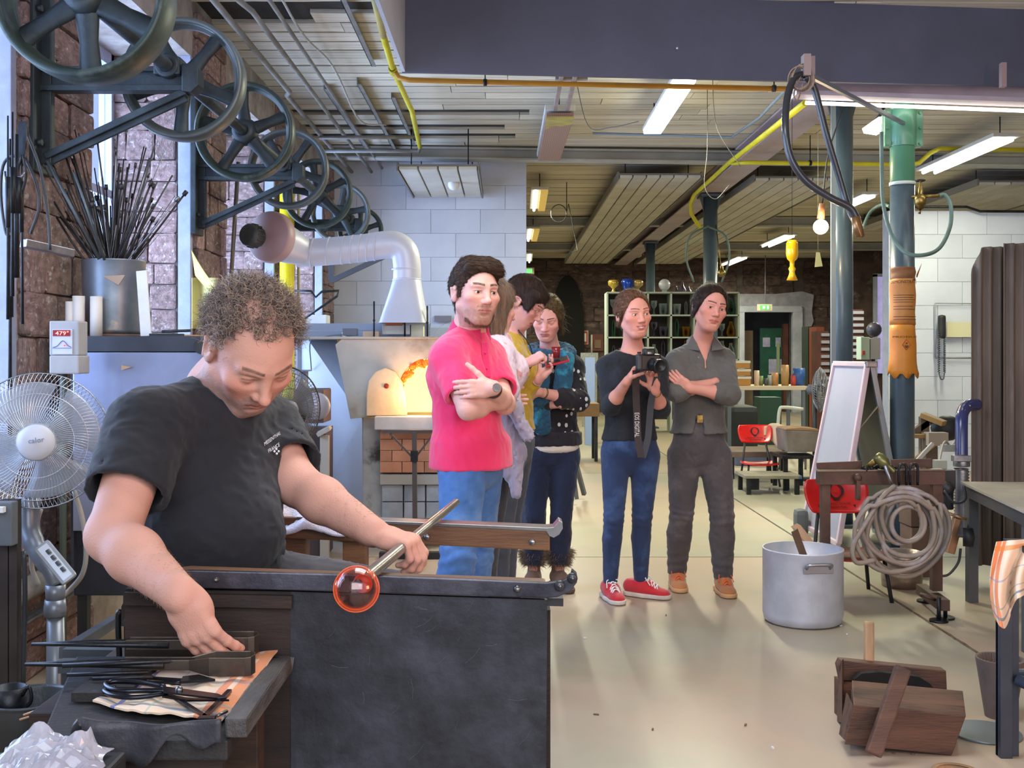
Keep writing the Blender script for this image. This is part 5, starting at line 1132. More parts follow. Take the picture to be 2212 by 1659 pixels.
pipe([P(849,150,7.74),P(862,168,7.70),P(885,173,7.68),P(1200,181,7.72),P(1700,192,7.78)],.019,yo,'orange yellow gas pipe running right under the edge of the hood',clips=(P(1048,178,7.70),P(1672,191,7.77)))
pipe([P(907,318,10.4),P(905,326,10.5),P(880,326,10.5),P(700,326,10.5)],.020,pg,'lower grey branch pipe ending behind the pulleys');pipe([P(893,296,10.0),P(690,297,10.0)],.018,pg,'upper grey branch pipe ending behind the pulleys')
pipe([P(1740,222,7.75),P(1575,352,11.2),P(1500,420,13.4),P(1491,440,13.6),P(1493,462,13.7),P(1512,492,13.8)],.024,yb,'bright yellow gas pipe running along the lilac beam')
pipe([P(1580,352,11.1),P(1620,351,11.0),P(1965,356,11.0),P(1985,352,11.0),P(2010,330,11.0),P(2030,321,11.0),P(2230,324,11.0)],.022,yb,'bright yellow gas pipe stepping up behind the green column',clips=(P(1750,352,11.0),))
pipe([P(1700,192,7.9),P(1640,255,9.3),P(1586,292,10.4),P(1580,296,10.6),P(1280,288,10.6)],.012,M('pale_blue_pipe','7d8a92',rough=.5),'pale blue compressed air pipe bent below the ceiling')
pipe([P(1905,560,13),P(2000,560,13)],.01,pg,'x')if 0 else None
# lights
tubem=M('lit_tube','fdfff0',emit=15,ec='fbfff0');tubew=M('lit_tube_far','fdfff6',emit=5,ec='fffdf2');whm=M('lamp_housing','cfcfc6','bdbdb4',5,.5)
def fixture(a,b,w,label,lit=True,h=.07,cover=None,refl=None,group='fluorescent ceiling lights',em=None):
 a,b=Vector(a),Vector(b);t=empty('ceiling_light',(a+b)/2,label,'light',group);s,u,d=frame(b-a)
 MB().bar(a+u*(h*.75),b+u*(h*.75),w,h*.5).build('housing',whm,t,bevel=.006)
 if cover:MB().bar(a+d*.02+u*.02,b-d*.02+u*.02,w*.92,.035).build('diffuser',cover,t,bevel=.008)
 if lit and not cover:
  for q in((-.25,.25)if refl is None else(-.22,)):MB().cyl(a+d*.05+s*q*w+u*.015,b-d*.05+s*q*w+u*.015,.019,n=12).build('tube',em or tubem,t)
 if refl:MB().bar(a+d*.02+s*w*.25+u*.02,b-d*.02+s*w*.25+u*.02,w*.42,.03).build('reflector',refl,t)
 for q in(a+d*.15,b-d*.15):MB().cyl(q+u*h,(q.x,q.y,CE),.006,n=6).build('hanger',dsteel,t)
 return t
covl=M('lit_diffuser','ffffee',emit=17,ec='fbffe6')
fixture((1.29,7.85,3.30),(1.30,9.75,3.30),.17,'brightest long ceiling light, straight ahead below the hood edge',cover=covl)
hl=fixture((.44,9.0,3.30),(.43,11.1,3.30),.25,'unlit ceiling lamp with rusty orange brown grille, left of the brightest light',lit=False,h=.10,cover=M('rusty_diffuser','a88474','8e6f66',3,.5,wave=('X',18,.3)),group=None)
MB().prism([(.325,8.985,3.285),(.555,8.985,3.285),(.545,9.25,3.285),(.46,9.32,3.285),(.40,9.30,3.285),(.335,9.45,3.285)],(0,0,.012)).build('torn_cover',M('yellowed_plastic','b5ad5c','a08a50',8,.5),hl)
MB().bar((.40,7.6,3.38),(.40,9.0,3.36),.03).bar((.50,7.6,3.38),(.50,9.0,3.36),.03).bar((.36,8.1,3.40),(.60,8.1,3.40),.05).box((.58,7.75,3.4),(.09,.09,.07)).build('mounting_rail',M('rail_pinkish','a08f8a','877874',6,.6),hl)
warmr=M('warm_reflector','d6b45c',rough=.4,emit=.5,ec='d6b45c')
fixture((.40,13.2,3.3),(.42,15.0,3.3),.22,'near lamp of the distant row beyond the block wall edge',refl=warmr,em=tubew);fixture((.42,17.3,3.3),(.42,19.0,3.3),.22,'middle lamp of the distant row beyond the block wall edge',refl=warmr,em=tubew);fixture((.40,21.6,3.3),(.42,23.4,3.3),.24,'farthest lamp of the row beyond the block wall edge',em=tubew)
fixture((4.6,10.0,3.30),(4.6,11.9,3.30),.26,'long white ceiling light at right, in front of the white wall',em=tubem)
fixture((4.55,13.6,3.3),(4.55,15.0,3.3),.22,'ceiling light behind the green column',em=tubew);fixture((4.75,18.2,3.3),(4.75,20.0,3.3),.24,'distant ceiling light left of the hanging yellow vase',em=tubew);fixture((4.85,22.3,3.3),(4.85,24.2,3.3),.26,'farthest ceiling light above the exit sign',em=tubew)
st=thing('overhead_light','long lit fluorescent tube under the lilac frame of the hood','light',MB().cyl(P(1740,222,7.25),P(2230,240,7.25),.012,n=10),tubew)
hl2=empty('floodlight',P(1890,268,7.9),'small bright spotlight left of the green column','light');MB().prism([P(1872,272,7.9),P(1876,282,7.9),P(1903,286,7.9),P(1906,252,7.9),P(1898,253,7.9)],(0,.10,0)).build('lamp_face',tubem,hl2);MB().bar(P(1890,262,7.95),P(1908,240,7.95),.02).bar(P(1908,240,7.95),(P(1908,0,7.95).x,7.95,CE),.02).build('arm',dsteel,hl2)
bl=empty('bulb',P(1773,487,8.0),'round warm light bulb hanging before the blue grey column','light');MB().ball(P(1773,490,8.0),.055,20).build('glass_bulb',M('hot_bulb','fff0d0',emit=14,ec='ffe2b0'),bl);MB().cyl(P(1773,472,8.0),P(1776,440,8.0),.028,.022).build('lamp_holder',M('copper_brown','8a5a3c',rough=.5),bl);MB().tube(spline([P(1776,440,8),P(1790,330,8.1),P(1822,232,8.2),(2.6,8.3,3.40)],5),.006,6).build('flex',black,bl)
point(P(1773,490,7.9),.06,14,(1,.72,.42),'bulb_light')
# annealing oven, bin of rods and things on top
ox0,ox1,oy,ot=-1.76,-1.17,4.42,1.405
ov=empty('annealing_oven',((ox0+ox1)/2,oy+.3,0),'black framed oven with steel door behind the glass worker','oven')
MB().bx(ox0,ox1,oy,oy+.60,.35,ot).build('casing',M('oven_black','20232a','2b2e36',5,.5),ov,bevel=.006)
MB().bx(ox0+.0,ox1,oy-.03,oy,ot-.062,ot).bx(ox0,ox0+.012,oy-.03,oy,.4,ot).build('front_frame',M('oven_frame','26292f','31353c',6,.45),ov)
dp=M('oven_door_steel','a5acc4','8990a8',1.6,.30,.75,bump=.06,bsc=8);MB().bx(ox0+.014,ox1-.035,oy-.045,oy-.005,.62,ot-.066).build('door',dp,ov,bevel=.004)
MB().prism([P(262,789,4.36),P(284,793,4.36),P(262,800,4.36)],(0,.004,0)).build('tape',M('brown_tape','a88562',rough=.6),ov)
MB().bx(ox1-.034,ox1+.005,oy-.06,oy+.02,.6,ot+.045).build('hinge_post',M('green_black_post','222b2c',rough=.4),ov,bevel=.003);MB().cyl(P(436,748,4.38),P(436,748,4.30),.032,n=18).build('hinge',dsteel,ov)
for x in(ox0+.03,ox1-.03):
 for y in(oy+.03,oy+.57):MB().bx(x-.02,x+.02,y-.02,y+.02,0,.35).build('leg',black,ov)
cb=empty('temperature_controller',P(138,806,4.1),'grey oven controller with red digital display on a thin post','controller');cz=4.1
def q4(x0,y0,x1,y1,Z,d,m,name,par,bevel=.0,**k):
 a,b=P(x0,y1,Z),P(x1,y0,Z);return MB().bx(a.x,b.x,Z,Z+d,a.z,b.z).build(name,m,par,bevel=bevel)
q4(106,693,170,768,cz,.09,M('controller_grey','a3a2a2','929191',4,.5),'housing',cb,.006);q4(106,768,170,808,cz-.01,.11,MATS['controller_grey'],'lower_housing',cb,.006)
q4(113,711,156,765,cz-.004,.006,M('controller_label','b9bccb',rough=.4),'front_label',cb);q4(114,713,151,726,cz-.007,.004,M('display_red','3a0508',emit=.6,ec='b0040c'),'display',cb)
txt_mesh('479°',P(134,719.5,cz-.009),.050,.0155,(1,0,0),(0,0,1),M('display_digits','ffb0a0',emit=2.5,ec='ff6050'),cb,'digits')
MB().tube([P(114+i*3.6,750-14*math.exp(-((i-6)/2.6)**2),cz-.006)for i in range(12)],.0012,4).tube([P(113,752,cz-.006),P(155,752,cz-.006)],.0008,4).build('printed_curve',M('print_blue','47507a',rough=.6),cb);MB().ball(P(139,746,cz-.008),.003,6).build('indicator',M('led_red','e03020',emit=2,ec='ff3020'),cb)
MB().tube([P(138,806,cz+.05),P(136,900,cz+.05),P(136,1600,cz+.05)],.014,8).build('post',M('green_tube','4b564c',rough=.5),cb)
bn=empty('metal_bin',P(247,722,4.72),'tall dented galvanised bin full of rods on the oven','bin');c=P(246,722,4.72);c.z=ot+.001;br=.128;hb=P(0,566,4.72).z-c.z
mb=MB();n=40;prof=[(.0001,.004),(br*.93,.004),(br*.93,0),(br*.95,.03),(br,hb*.5),(br*1.04,hb),(br*1.06,hb+.004),(br*1.02,hb+.006),(br*1.01,hb),(br*.96,hb*.5),(br*.9,.01),(.0001,.01)]
mb.lathe(c,prof,n=n);me=mb
for i,v in enumerate(me.v):
 a=math.atan2(v[1]-c.y,v[0]-c.x);k=1-.09*math.exp(-((a+.5)/.35)**2)*math.exp(-((v[2]-c.z-.10)/.16)**2);me.v[i]=(c.x+(v[0]-c.x)*k,c.y+(v[1]-c.y)*k,v[2])
me.build('drum',M('galvanised','8d97a0','6f7880',5,.4,.6,bump=.25,bsc=12,c3='a99a86',sc3=2.2,thr3=(.62,.66)),bn)
MB().lathe(c+Vector((0,0,0)),[(br*1.0,0),(br*1.01,.0),(br*1.01,.012),(br*.96,.012)],n=30).build('foot_ring',M('rusty_ring','6a4f42',rough=.8),bn);MB().prism([P(222,596,4.585),P(270,594,4.585),P(256,616,4.60)],(0,.006,0)).build('label_remnant',M('paper_remnant','b39a82',rough=.7),bn)
rr=random.Random(3);rodm=M('dark_rod','2b2a2c','45423f',12,.45,.5,rnd=.5);rodt=c+Vector((0,0,hb));first=None
for i in range(130):
 a=rr.uniform(0,2*PI);b0=c+Vector((math.cos(a),math.sin(a),0))*rr.uniform(0,br*.8)+Vector((0,0,.02));lean=rr.gauss(0,.36)if rr.random()<.7 else rr.uniform(-.75,.85)
 e=rodt+Vector((max(-.95,min(1,lean))*br*.92,rr.uniform(-.8,.5)*br*.9,0));d=(e-b0).normalized();d2=Vector((d.x+lean*.62,d.y*.5+rr.uniform(-.25,.05),1)).normalized();L=rr.uniform(.14,.52)*(1.1 if abs(lean)<.4 else .95)
 tip=e+d2*L
 if tip.x<XW+.06:tip.x=XW+.06
 r=rr.choice((.0014,.0018,.0026,.0036,.0045));m=MB().tube([b0,e,e+(tip-e)*.5+Vector((0,0,rr.uniform(-.006,.006))),tip],r,6)
 if rr.random()<.35:m.cyl(tip-d2*.012,tip+d2*.01,r*2.1,n=6)
 o=m.build('metal_rod',rodm if rr.random()<.8 else steel);tag(o,'thin dark metal rod standing in the galvanised bin on the oven','rod','rods in the bin')
for x0,y0,x1,y1,r in((152,348,215,560,.008),(160,372,226,562,.006)):tag(MB().cyl(P(x1,y1,4.55),P(x0-50*(r>.007),y0,4.45),r,n=8).build('blowpipe',M('pipe_steel','5e6668','474e50',5,.4,.6)),'%s steel blowpipe leaning far left out of the bin'%('thicker' if r>.007 else 'thinner'),'pipe')
tube_w=M('white_tube','d8d2c9','c8c1b8',4,.6)
for x,y0,r,l in((153,652,.022,'white cardboard tube nearest the controller, short'),(170,640,.025,'tall white cardboard tube left of the bin'),(208,641,.025,'white cardboard tube in front of the bin')):
 b0=P(x,722,4.55);b0.z=ot+.001;hh=P(x,y0,4.55).z-ot;thing('cardboard_tube',l,'tube',MB().lathe(b0,[(r-.004,0),(r,0),(r,hh),(r-.004,hh),(r-.004,.0)],n=24),tube_w)
a=P(316,710,4.58);a.z=ot+.002;thing('white_slab','flat white strip leaning against the galvanised bin','slab',MB().bar(a,P(306,585,4.60),.045,.012,(0,1,0)),M('slab_white','d6d4d0','c3c1bc',6,.6),bevel=.002)
thing('box_cutter','small black and steel clamp lying on the oven edge','tool',MB().bx(*(P(322,0,4.5).x,P(392,0,4.5).x),4.5,4.54,ot,ot+.012).cyl(P(350,716,4.5),P(412,714,4.5),.006),black);thing('wooden_strip','thin pinkish wooden strip on the oven edge','strip',MB().bx(P(355,0,4.6).x,P(455,0,4.6).x,4.6,4.63,ot,ot+.009),pwood)
yp=M('yellow_poster','c9bc5a','b3a84e',3,.6);thing('yellow_poster','yellow paper poster peeling off the wall behind the worker','poster',MB().sheet(lambda u,v:P(414+72*u+8*v,540+70*u+55*v-40*u*v+26*math.sin(u*2.2),6.62-.5*u*.3),10,6,.002),yp)
thing('yellow_sheet','pale yellow plastic sheet behind the oven hinge post','sheet',MB().sheet(lambda u,v:P(414+58*u*(1-.2*v),600+110*v,6.7+.06*math.sin(u*5)),8,4,.004),M('pale_yellow_sheet','cabf7a','b5aa6c',3,.5))
for i,(x,y0,y1,r)in enumerate(((17,250,690,.006),(27,242,640,.007),(36,290,600,.012),(46,260,700,.006),(22,300,1000,.008))):
 thing('long_iron',('long iron hanging leftmost at the far left edge','long iron second from the left edge','short iron in the middle of the wall irons','long iron rightmost of the wall irons, on the first stone pier','longest iron at the far left, reaching down behind the fan')[i],'iron tool',MB().cyl(P(x,y0,3.75+i*.05),P(x+rr.uniform(-3,3),y1,3.75+i*.05),r*.5,r,n=8).cyl(P(x,y0+(y1-y0)*.3,3.75+i*.05),P(x,y0+(y1-y0)*.55,3.75+i*.05),r*1.5,n=8),dsteel,'long irons on the left wall')
for pts,l in(([P(52,330,3.9),P(10,350,3.9),P(2,420,3.9),P(12,500,3.9),P(22,505,3.9)],'black cord loop hanging left of the irons'),([P(52,335,3.9),P(80,400,3.9),P(84,450,3.9),P(66,505,3.9)],'black cord loop hanging right of the irons'),([P(56,280,3.9),P(88,370,3.9),P(104,470,3.9),P(108,540,3.9)],'long black cord sweeping down the first stone pier')):
 pipe(pts,.006,rubber,l,'cord','cord',6,True)
thing('hanging_shears','dark shears hanging point up among the cords','shears',MB().bar(P(50,262,3.88),P(46,340,3.88),.03,.008).tube(spline([P(48,335,3.88),P(36,380,3.88),P(44,420,3.88),P(56,380,3.88),P(50,335,3.88)],5),.005,6),dsteel)
pipe([P(10,370,3.85),P(12,392,3.85),P(32,398,3.85),P(34,380,3.85),P(46,384,3.85),P(52,372,3.85)],.005,steel,'bent steel hook rail holding the irons','hook_rail','hook')
thing('wall_shelf_bar','short steel flat bar sticking out of the wall under the cords','bar',MB().bar(P(50,525,4.1),P(155,548,4.25),.05,.03),steel,bevel=.003)
for z,r,l in((.40,.045,'thick grey pipe low along the left wall'),(.28,.018,'thin steel pipe low along the left wall')):pipe([(XW+.13,3.4,z),(XW+.13,5.2,z+.06)],r,pg if r>.02 else steel,l)
fr=empty('workshop_rack',P(20,1500,3.1),'dark steel rack standing behind the fan at the left edge','rack')
for x in(8,28):MB().bx(P(x,0,3.2).x-.012,P(x,0,3.2).x+.012,3.2,3.23,0,P(0,1080,3.2).z).build('upright',M('rusty_upright','3a2f2b','28211f',8,.6),fr)
q4(-30,1085,26,1180,3.15,.04,M('grey_case','5f6468','50555a',5,.5),'case',fr,.004);q4(-30,1096,6,1108,3.12,.02,white,'label',fr)
pipe([P(52,1190,3.2),P(54,1300,3.2),P(50,1480,3.2)],.007,rubber,'black cable hanging down behind the fan post','cable','cable',6,True)
lf=empty('low_stand',P(230,1480,2.7),'dark low steel stand behind the tool table','frame')
for a,b in(((140,1410,2.9),(250,1340,3.6)),((140,1412,2.75),(400,1416,2.75)),((130,1438,2.7),(400,1440,2.7)),((250,1340,3.6),(400,1345,3.6))):MB().bar(P(*a),P(*b),.03,.03).build('rail',M('frame_blue_grey','454b50','33383c',6,.5),lf)
for x,Z in((150,2.75),(390,2.75)):MB().bx(P(x,0,Z).x-.015,P(x,0,Z).x+.015,Z-.015,Z+.015,0,P(0,1425,Z).z).build('leg',MATS['frame_blue_grey'],lf)
thing('fire_brick','pinkish brick lying under the bench by the fan post','brick',MB().box(P(190,1470,2.9),(.16,.2,.07),(0,0,.3)),M('brick_pink','8f6a5c','755448',9,.9,bump=.4),bevel=.004)if 0 else None
# pedestal fans
chrome=M('chrome_wire','c2c6cc',rough=.25,metal=.9)
def fan(c,r,yaw,label,hubr,cage_m,blade_m,hub_m,base=True,nw=72,wire=.0011,post_m=None,pitch=0.0,rings=14,name='pedestal_fan'):
 c=Vector(c);Rm=Matrix.Rotation(yaw,3,'Z')@Matrix.Rotation(pitch,3,'X');t=empty(name,(c.x,c.y,0),label,'fan')
 def L(a,rad,y):return c+Rm@Vector((math.cos(a)*rad,-y,math.sin(a)*rad))
 for side,nm in((1,'front_grille'),(-1,'rear_grille')):
  m=MB();dep=r*.30
  for i in range(nw):
   a0=2*PI*i/nw;tw=.35*side;m.tube([L(a0+tw*(1-q),hubr+(r-hubr)*q,side*dep*(1-q**3.0))for q in(0,.25,.5,.75,.92,1)],wire,4,cap=False)
  for q in(1.0,)+((.35,.6,.82)if side>0 else(.5,.8)):
   m.tube([L(a,hubr+(r-hubr)*q,side*dep*(1-q**3.0))for a in np.linspace(0,2*PI,49)[:-1]],wire*(2.8 if q==1 else 1.1),5,True)
  g=m.build(nm,cage_m,t,fix=False)
 MB().lathe(c+Rm@Vector((0,-r*.30,0)),[(.0001,.014),(hubr*.6,.012),(hubr*.95,.005),(hubr*1.06,-.006),(hubr*.98,-.012)],Rm@Vector((0,-1,0)),40).build('hub_cap',hub_m,t)
 for k in range(4):
  m=MB();a0=k*PI/2+.4
  m.sheet(lambda u,v:L(a0+(v-.5)*(1.1+.25*u),hubr*.7+(r*.86-hubr*.7)*u,.030*(v-.5)*2*(1.2-.5*u)),6,6,.002);m.build('blade',blade_m,t)
 MB().lathe(c+Rm@Vector((0,r*.10,0)),[(.0001,0),(hubr,0),(hubr*1.15,.03),(hubr*1.05,.10),(.0001,.13)],Rm@Vector((0,1,0)),24).build('motor_housing',post_m or hub_m,t)
 return t,Rm
fpost=M('fan_grey','7d828a','6b7078',4,.35,.35);fc=P(84,952,3.3)
ft,_=fan(fc,.205,.28,'silver pedestal fan with wire grille at the left edge',.054,chrome,M('fan_blade','aeb6c2',rough=.2,alpha=.55),M('fan_hub_silver','bfc2ca',rough=.5,metal=.1),post_m=fpost,nw=96,wire=.0009)
hubl=fc+Matrix.Rotation(.28,3,'Z')@Vector((.004,-.078,.004));txt_mesh('calor',hubl+Vector((0,-.004,.004)),.044,.015,Matrix.Rotation(.28,3,'Z')@Vector((1,0,.12)),(-.1,0,1),M('logo_grey','747c94',rough=.5),ft,'logo',.002)
S_=MB();S_.tube(spline([P(62,1075,3.36),P(62,1140,3.34),P(76,1180,3.32),P(108,1228,3.30),P(122,1262,3.30)],6),[.034]*6+[.033]*6+[.03]*6+[.026]*7,14);S_.build('neck',fpost,ft)
pa,pb=P(88,1176,3.24),P(152,1254,3.22);MB().bar(pa,pb,.05,.024,(.3,-1,.3)).build('control_panel',M('panel_silver','a6abb4',rough=.3,metal=.4),ft,bevel=.010)
for i in range(4):MB().box(pa+(pb-pa)*(.30+.16*i)+Vector((0.004,-.018,.014)),(.014,.01,.010),(0,.9,0)).build('button',M('button_grey_dark','4e535a',rough=.5),ft,bevel=.002)
MB().cyl(P(120,1262,3.3),P(119,1300,3.3),.030,.027,n=20).lathe(P(119,1330,3.3),[(.026,0),(.032,0),(.033,.02),(.030,.05),(.026,.05)],n=24).cyl(P(120,1328,3.3),(P(122,0,3.3).x,3.3,.03),.025,.033,n=24).build('post',fpost,ft)
MB().lathe((P(122,0,3.3).x,3.3,0),[(.0001,.04),(.06,.038),(.15,.02),(.17,.008),(.17,0)],n=36).build('base',fpost,ft)
pipe([P(160,1060,3.4),P(178,1120,3.4),P(186,1190,3.4),P(178,1240,3.4),P(150,1275,3.4),P(132,1290,3.38)],.008,M('beige_cable','958f84',rough=.5),'beige flex looping behind the fan neck','flex','cable',8,True);pipe([P(88,1100,3.42),P(74,1150,3.42),P(68,1220,3.42),P(84,1265,3.42)],.008,MATS['beige_cable'],'beige flex hanging left of the fan neck','flex','cable',8,True)
f2,_=fan(P(612,885,5.75),.228,.75,'grey pedestal fan half hidden behind the worker',.05,M('dusty_wire','6f6863',rough=.5,metal=.5),M('fan_blade_grey','8b8c94',rough=.3,alpha=.7),M('hub_dusty','8d8890',rough=.4),post_m=M('fan_body_dark','6a6b74',rough=.5),nw=70,wire=.0016)
MB().cyl(P(612,900,5.82),(P(612,0,5.82).x,5.82,.02),.02,n=14).build('post',MATS['fan_body_dark'],f2);MB().lathe((P(612,0,5.82).x,5.82,0),[(.0001,.03),(.18,.012),(.18,0)],n=30).build('base',MATS['fan_body_dark'],f2)
f3,_=fan(P(1772,842,11.5),.235,1.15,'standing fan seen edge on behind the folding board',.05,M('fan3_wire','9c9ea4',rough=.4,metal=.6),M('fan3_blade','8f9096',rough=.3),M('fan3_hub','5c5d62',rough=.5),nw=48,wire=.0022)
MB().cyl(P(1760,850,11.55),(P(1760,0,11.55).x,11.55,.02),.025,n=12).build('post',black,f3);MB().lathe((P(1760,0,11.55).x,11.55,0),[(.0001,.03),(.2,.012),(.2,0)],n=24).build('base',black,f3)
# glassmaker's bench
Z1,Z2=1.95,2.56
bs=M('bench_sheet','4b4d57','26272c',14,.5,.25,bump=.5,bsc=30,c3='1b1b1f',sc3=2.4,thr3=(.34,.62),contrast=(.3,.7));bw=M('bench_wood','7c5636','5c3d27',3,.55,stretch=(1,8,8),bump=.4,bsc=25);dbw=M('sooty_wood','33261f','1e1815',4,.75,stretch=(1,6,6),bump=.5,bsc=20);rail=M('bench_rail_iron','5a5963','2f2e34',9,.38,.65,bump=.35,bsc=35)
be=empty('glassblower_bench',(-.25,2.25,0),'glassblower bench with two iron capped rails and blackened steel side','bench')
MB().prism([P(628,1278,Z1),P(1182,1296,Z1),(P(1176,0,Z1).x,Z1,.06),(P(626,0,Z1).x,Z1,.06)],(0,.012,0)).build('side_sheet',bs,be)
MB().prism([P(270,1272,Z1),P(628,1278,Z1),(P(628,0,Z1).x,Z1,.06),(P(262,0,Z1).x,Z1,.06)],(0,.03,0)).build('side_board',dbw,be)
MB().box(P(450,1296,Z1-.008),(.30,.012,.022),(0,.02,0)).build('batten',dbw,be)
face=[(395,1232),(735,1241),(1000,1251),(1180,1259),(1212,1255),(1232,1245),(1236,1229),(1246,1238),(1247,1258),(1232,1278),(1205,1290),(1180,1293),(735,1278),(395,1270)]
MB().prism([P(x,y,Z1-.012)for x,y in face],(0,.012,0)).build('front_rail_plate',rail,be,bevel=.002)
MB().prism([P(300,1246,Z1+.002),P(395,1234,Z1+.002),P(1180,1262,Z1+.002),P(1180,1292,Z1+.002),P(395,1269,Z1+.002),P(300,1262,Z1+.002)],(0,.055,0)).build('front_rail_beam',bw,be,bevel=.004)
MB().prism([P(1182,1292,Z1+.01),P(1217,1293,Z1+.01),P(1217,1310,Z1+.01),P(1182,1309,Z1+.01)],(0,.05,0)).build('end_block',black,be)
for x,y,r in((1117,1272,.0055),(467,1252,.0045)):MB().lathe(P(x,y,Z1-.012),[(.0001,.007),(r*.7,.006),(r,.003),(r*1.3,0)],(0,-1,0),12).build('bolt',steel,be)
for x,y in((1209,1265),(1236,1248)):
 o=MB().lathe(P(x,y,Z1-.012),[(.0001,.008),(.007,.008),(.0095,.005),(.0095,0)],(0,-1,0),20).build('roller',rubber,be);MB().lathe(P(x,y,Z1-.018),[(.0001,.007),(.0035,.006),(.004,0)],(0,-1,0),10).build('bolt',steel,o)
MB().prism([P(592,1116,Z2),P(1188,1142,Z2),P(1188,1190,Z2),P(592,1162,Z2)],(0,.05,0)).build('rear_rail_beam',bw,be,bevel=.004)
MB().prism([P(640,1117,Z2-.002),P(1180,1140,Z2-.002),P(1196,1139,Z2-.002),P(1204,1130,Z2-.002),P(1208,1124,Z2-.002),P(1215,1128,Z2-.002),P(1216,1142,Z2-.002),P(1208,1155,Z2-.002),P(1196,1162,Z2-.002),P(1186,1158,Z2-.002),P(1180,1148,Z2-.002),P(640,1123,Z2-.002)],(0,.055,0)).build('rear_rail_plate',M('worn_steel','a09c98','7c7876',8,.3,.8),be,bevel=.001)
for x,y in((697,1147),(922,1160),(1150,1171)):MB().ball(P(x,y,Z2-.004),.0075,12,(1,.6,1)).build('bolt',steel,be)
for x in(610,740):MB().bx(P(x,0,Z2+.03).x,P(x+50,0,Z2+.03).x,Z2+.03,Z2+.09,0,P(0,1160,Z2).z).build('post',bw,be,bevel=.003)
MB().bx(-.60,-.48,2.02,2.08,0,.90).build('post',dbw,be);MB().bx(-.88,-.30,2.0,2.58,.62,.67).build('seat_board',dbw,be,bevel=.004);MB().bx(.02,.08,2.0,2.06,0,.86).build('post',dbw,be)
MB().prism([P(300,1235,2.05),P(330,1240,2.05),P(320,1300,2.05),P(290,1325,2.05),P(262,1340,2.05),P(262,1310,2.05)],(0,.03,0)).build('notched_end',dbw,be);MB().tube(spline([P(262,1320,2.1),P(255,1335,2.1),P(258,1440,2.1),P(252,1460,2.1)],5),.006,6).build('hook',dsteel,be)
rg=random.Random(21);m=MB()
for k in range(22):
 x,y=rg.gauss(880,130),rg.gauss(1430,110);a=rg.uniform(.6,1.5)if rg.random()<.7 else rg.uniform(-.5,.5);l=rg.uniform(8,55);x=min(1150,max(650,x));y=min(1640,max(1310,y));m.tube([P(x,y,Z1-.0004),P(x+l*.5*math.cos(a),y-l*.5*math.sin(a),Z1-.0006),P(x+l*math.cos(a+.15),y-l*math.sin(a+.15),Z1-.0004)],.0002,3)
tag(m.build('scratches',M('scratch_bright','7c7f88',rough=.4,metal=.5),be,fix=False),kind='stuff')
def crumple(c,sx,sy,sz,seed,nu=26,nv=18,fl=1.0):
 def fn(u,v):
  p=Vector((u*3,v*3,seed));h=(noise.noise(p)*.6+noise.noise(p*2.4)*.35+noise.noise(p*5)*.15);e=min(1,5*min(u,1-u))*min(1,5*min(v,1-v))
  return Vector(c)+Vector(((u-.5)*sx+.02*noise.noise(p+Vector((9,0,0))),(v-.5)*sy,max(0,sz*(.45+.9*h)*(e*.8+.2*fl)+.004)))
 return fn
c=P(690,1118,Z2+.04);thing('white_towel','crumpled white towel lying on the rear rail behind the worker','towel',MB().sheet(crumple(c+Vector((-.01,.04,-.045)),.30,.20,.13,4.2),34,26,.004),cloth('terry_white','e6e2ee','d2cede',bsc=220,bump=.8),org=c)
# blowpipe and the hot bubble
def pipept(Z):return Vector((-.232+.12*(Z-1.95),Z,.9475+.004*(Z-1.95)))
bp=empty('blowpipe',pipept(2.2),'steel blowpipe resting across both bench rails, held by the worker','pipe')
MB().tube([pipept(z)for z in(1.79,1.86,2.1,2.4,2.80)],[.0085,.0115,.0115,.010,.0085],20).build('tube',M('blowpipe_steel','9d9995','7d7974',12,.28,.85),bp)
gl=empty('glass_bubble',P(770,1272,1.775),'glowing orange rimmed bubble of hot glass on the end of the blowpipe','glass');gc=P(770,1272,1.775)
m=bpy.data.materials.new('hot_glass');m.use_nodes=True;nt=m.node_tree;nt.nodes.clear();L=nt.links
o_,mx,tr,ad,gls,em,lw,cr=[nt.nodes.new(k)for k in('ShaderNodeOutputMaterial','ShaderNodeMixShader','ShaderNodeBsdfTransparent','ShaderNodeAddShader','ShaderNodeBsdfGlossy','ShaderNodeEmission','ShaderNodeLayerWeight','ShaderNodeValToRGB')]
tr.inputs[0].default_value=(.95,.80,.78,1);gls.inputs['Roughness'].default_value=.02;gls.inputs[0].default_value=(.6,.5,.5,1);em.inputs[0].default_value=(1,.15,.04,1);lw.inputs[0].default_value=.35
L.new(lw.outputs['Facing'],cr.inputs[0]);cr.color_ramp.elements[0].position=.30;cr.color_ramp.elements[0].color=(0,0,0,1);cr.color_ramp.elements[1].position=.72;cr.color_ramp.elements[1].color=(.85,.85,.85,1)
L.new(cr.outputs[0],em.inputs[1]);L.new(gls.outputs[0],ad.inputs[0]);L.new(em.outputs[0],ad.inputs[1]);mr=nt.nodes.new('ShaderNodeMapRange');mr.inputs[3].default_value=.10;mr.inputs[4].default_value=.92;L.new(cr.outputs[0],mr.inputs[0]);L.new(mr.outputs[0],mx.inputs[0]);L.new(tr.outputs[0],mx.inputs[1]);L.new(ad.outputs[0],mx.inputs[2]);L.new(mx.outputs[0],o_.inputs[0])
R_=50*1.775/F;d=(pipept(2.2)-pipept(1.8)).normalized();prof=[(R_*math.sin(t),-R_*math.cos(t))for t in np.linspace(0.001,2.65,26)]+[(.016,R_*1.02),(.0125,R_*1.25)]
MB().lathe(gc,prof,d,48).build('outer_wall',m,gl);MB().lathe(gc,[(r*.90,h*.90)for r,h in prof[:-2]],d,40).build('inner_wall',m,gl)
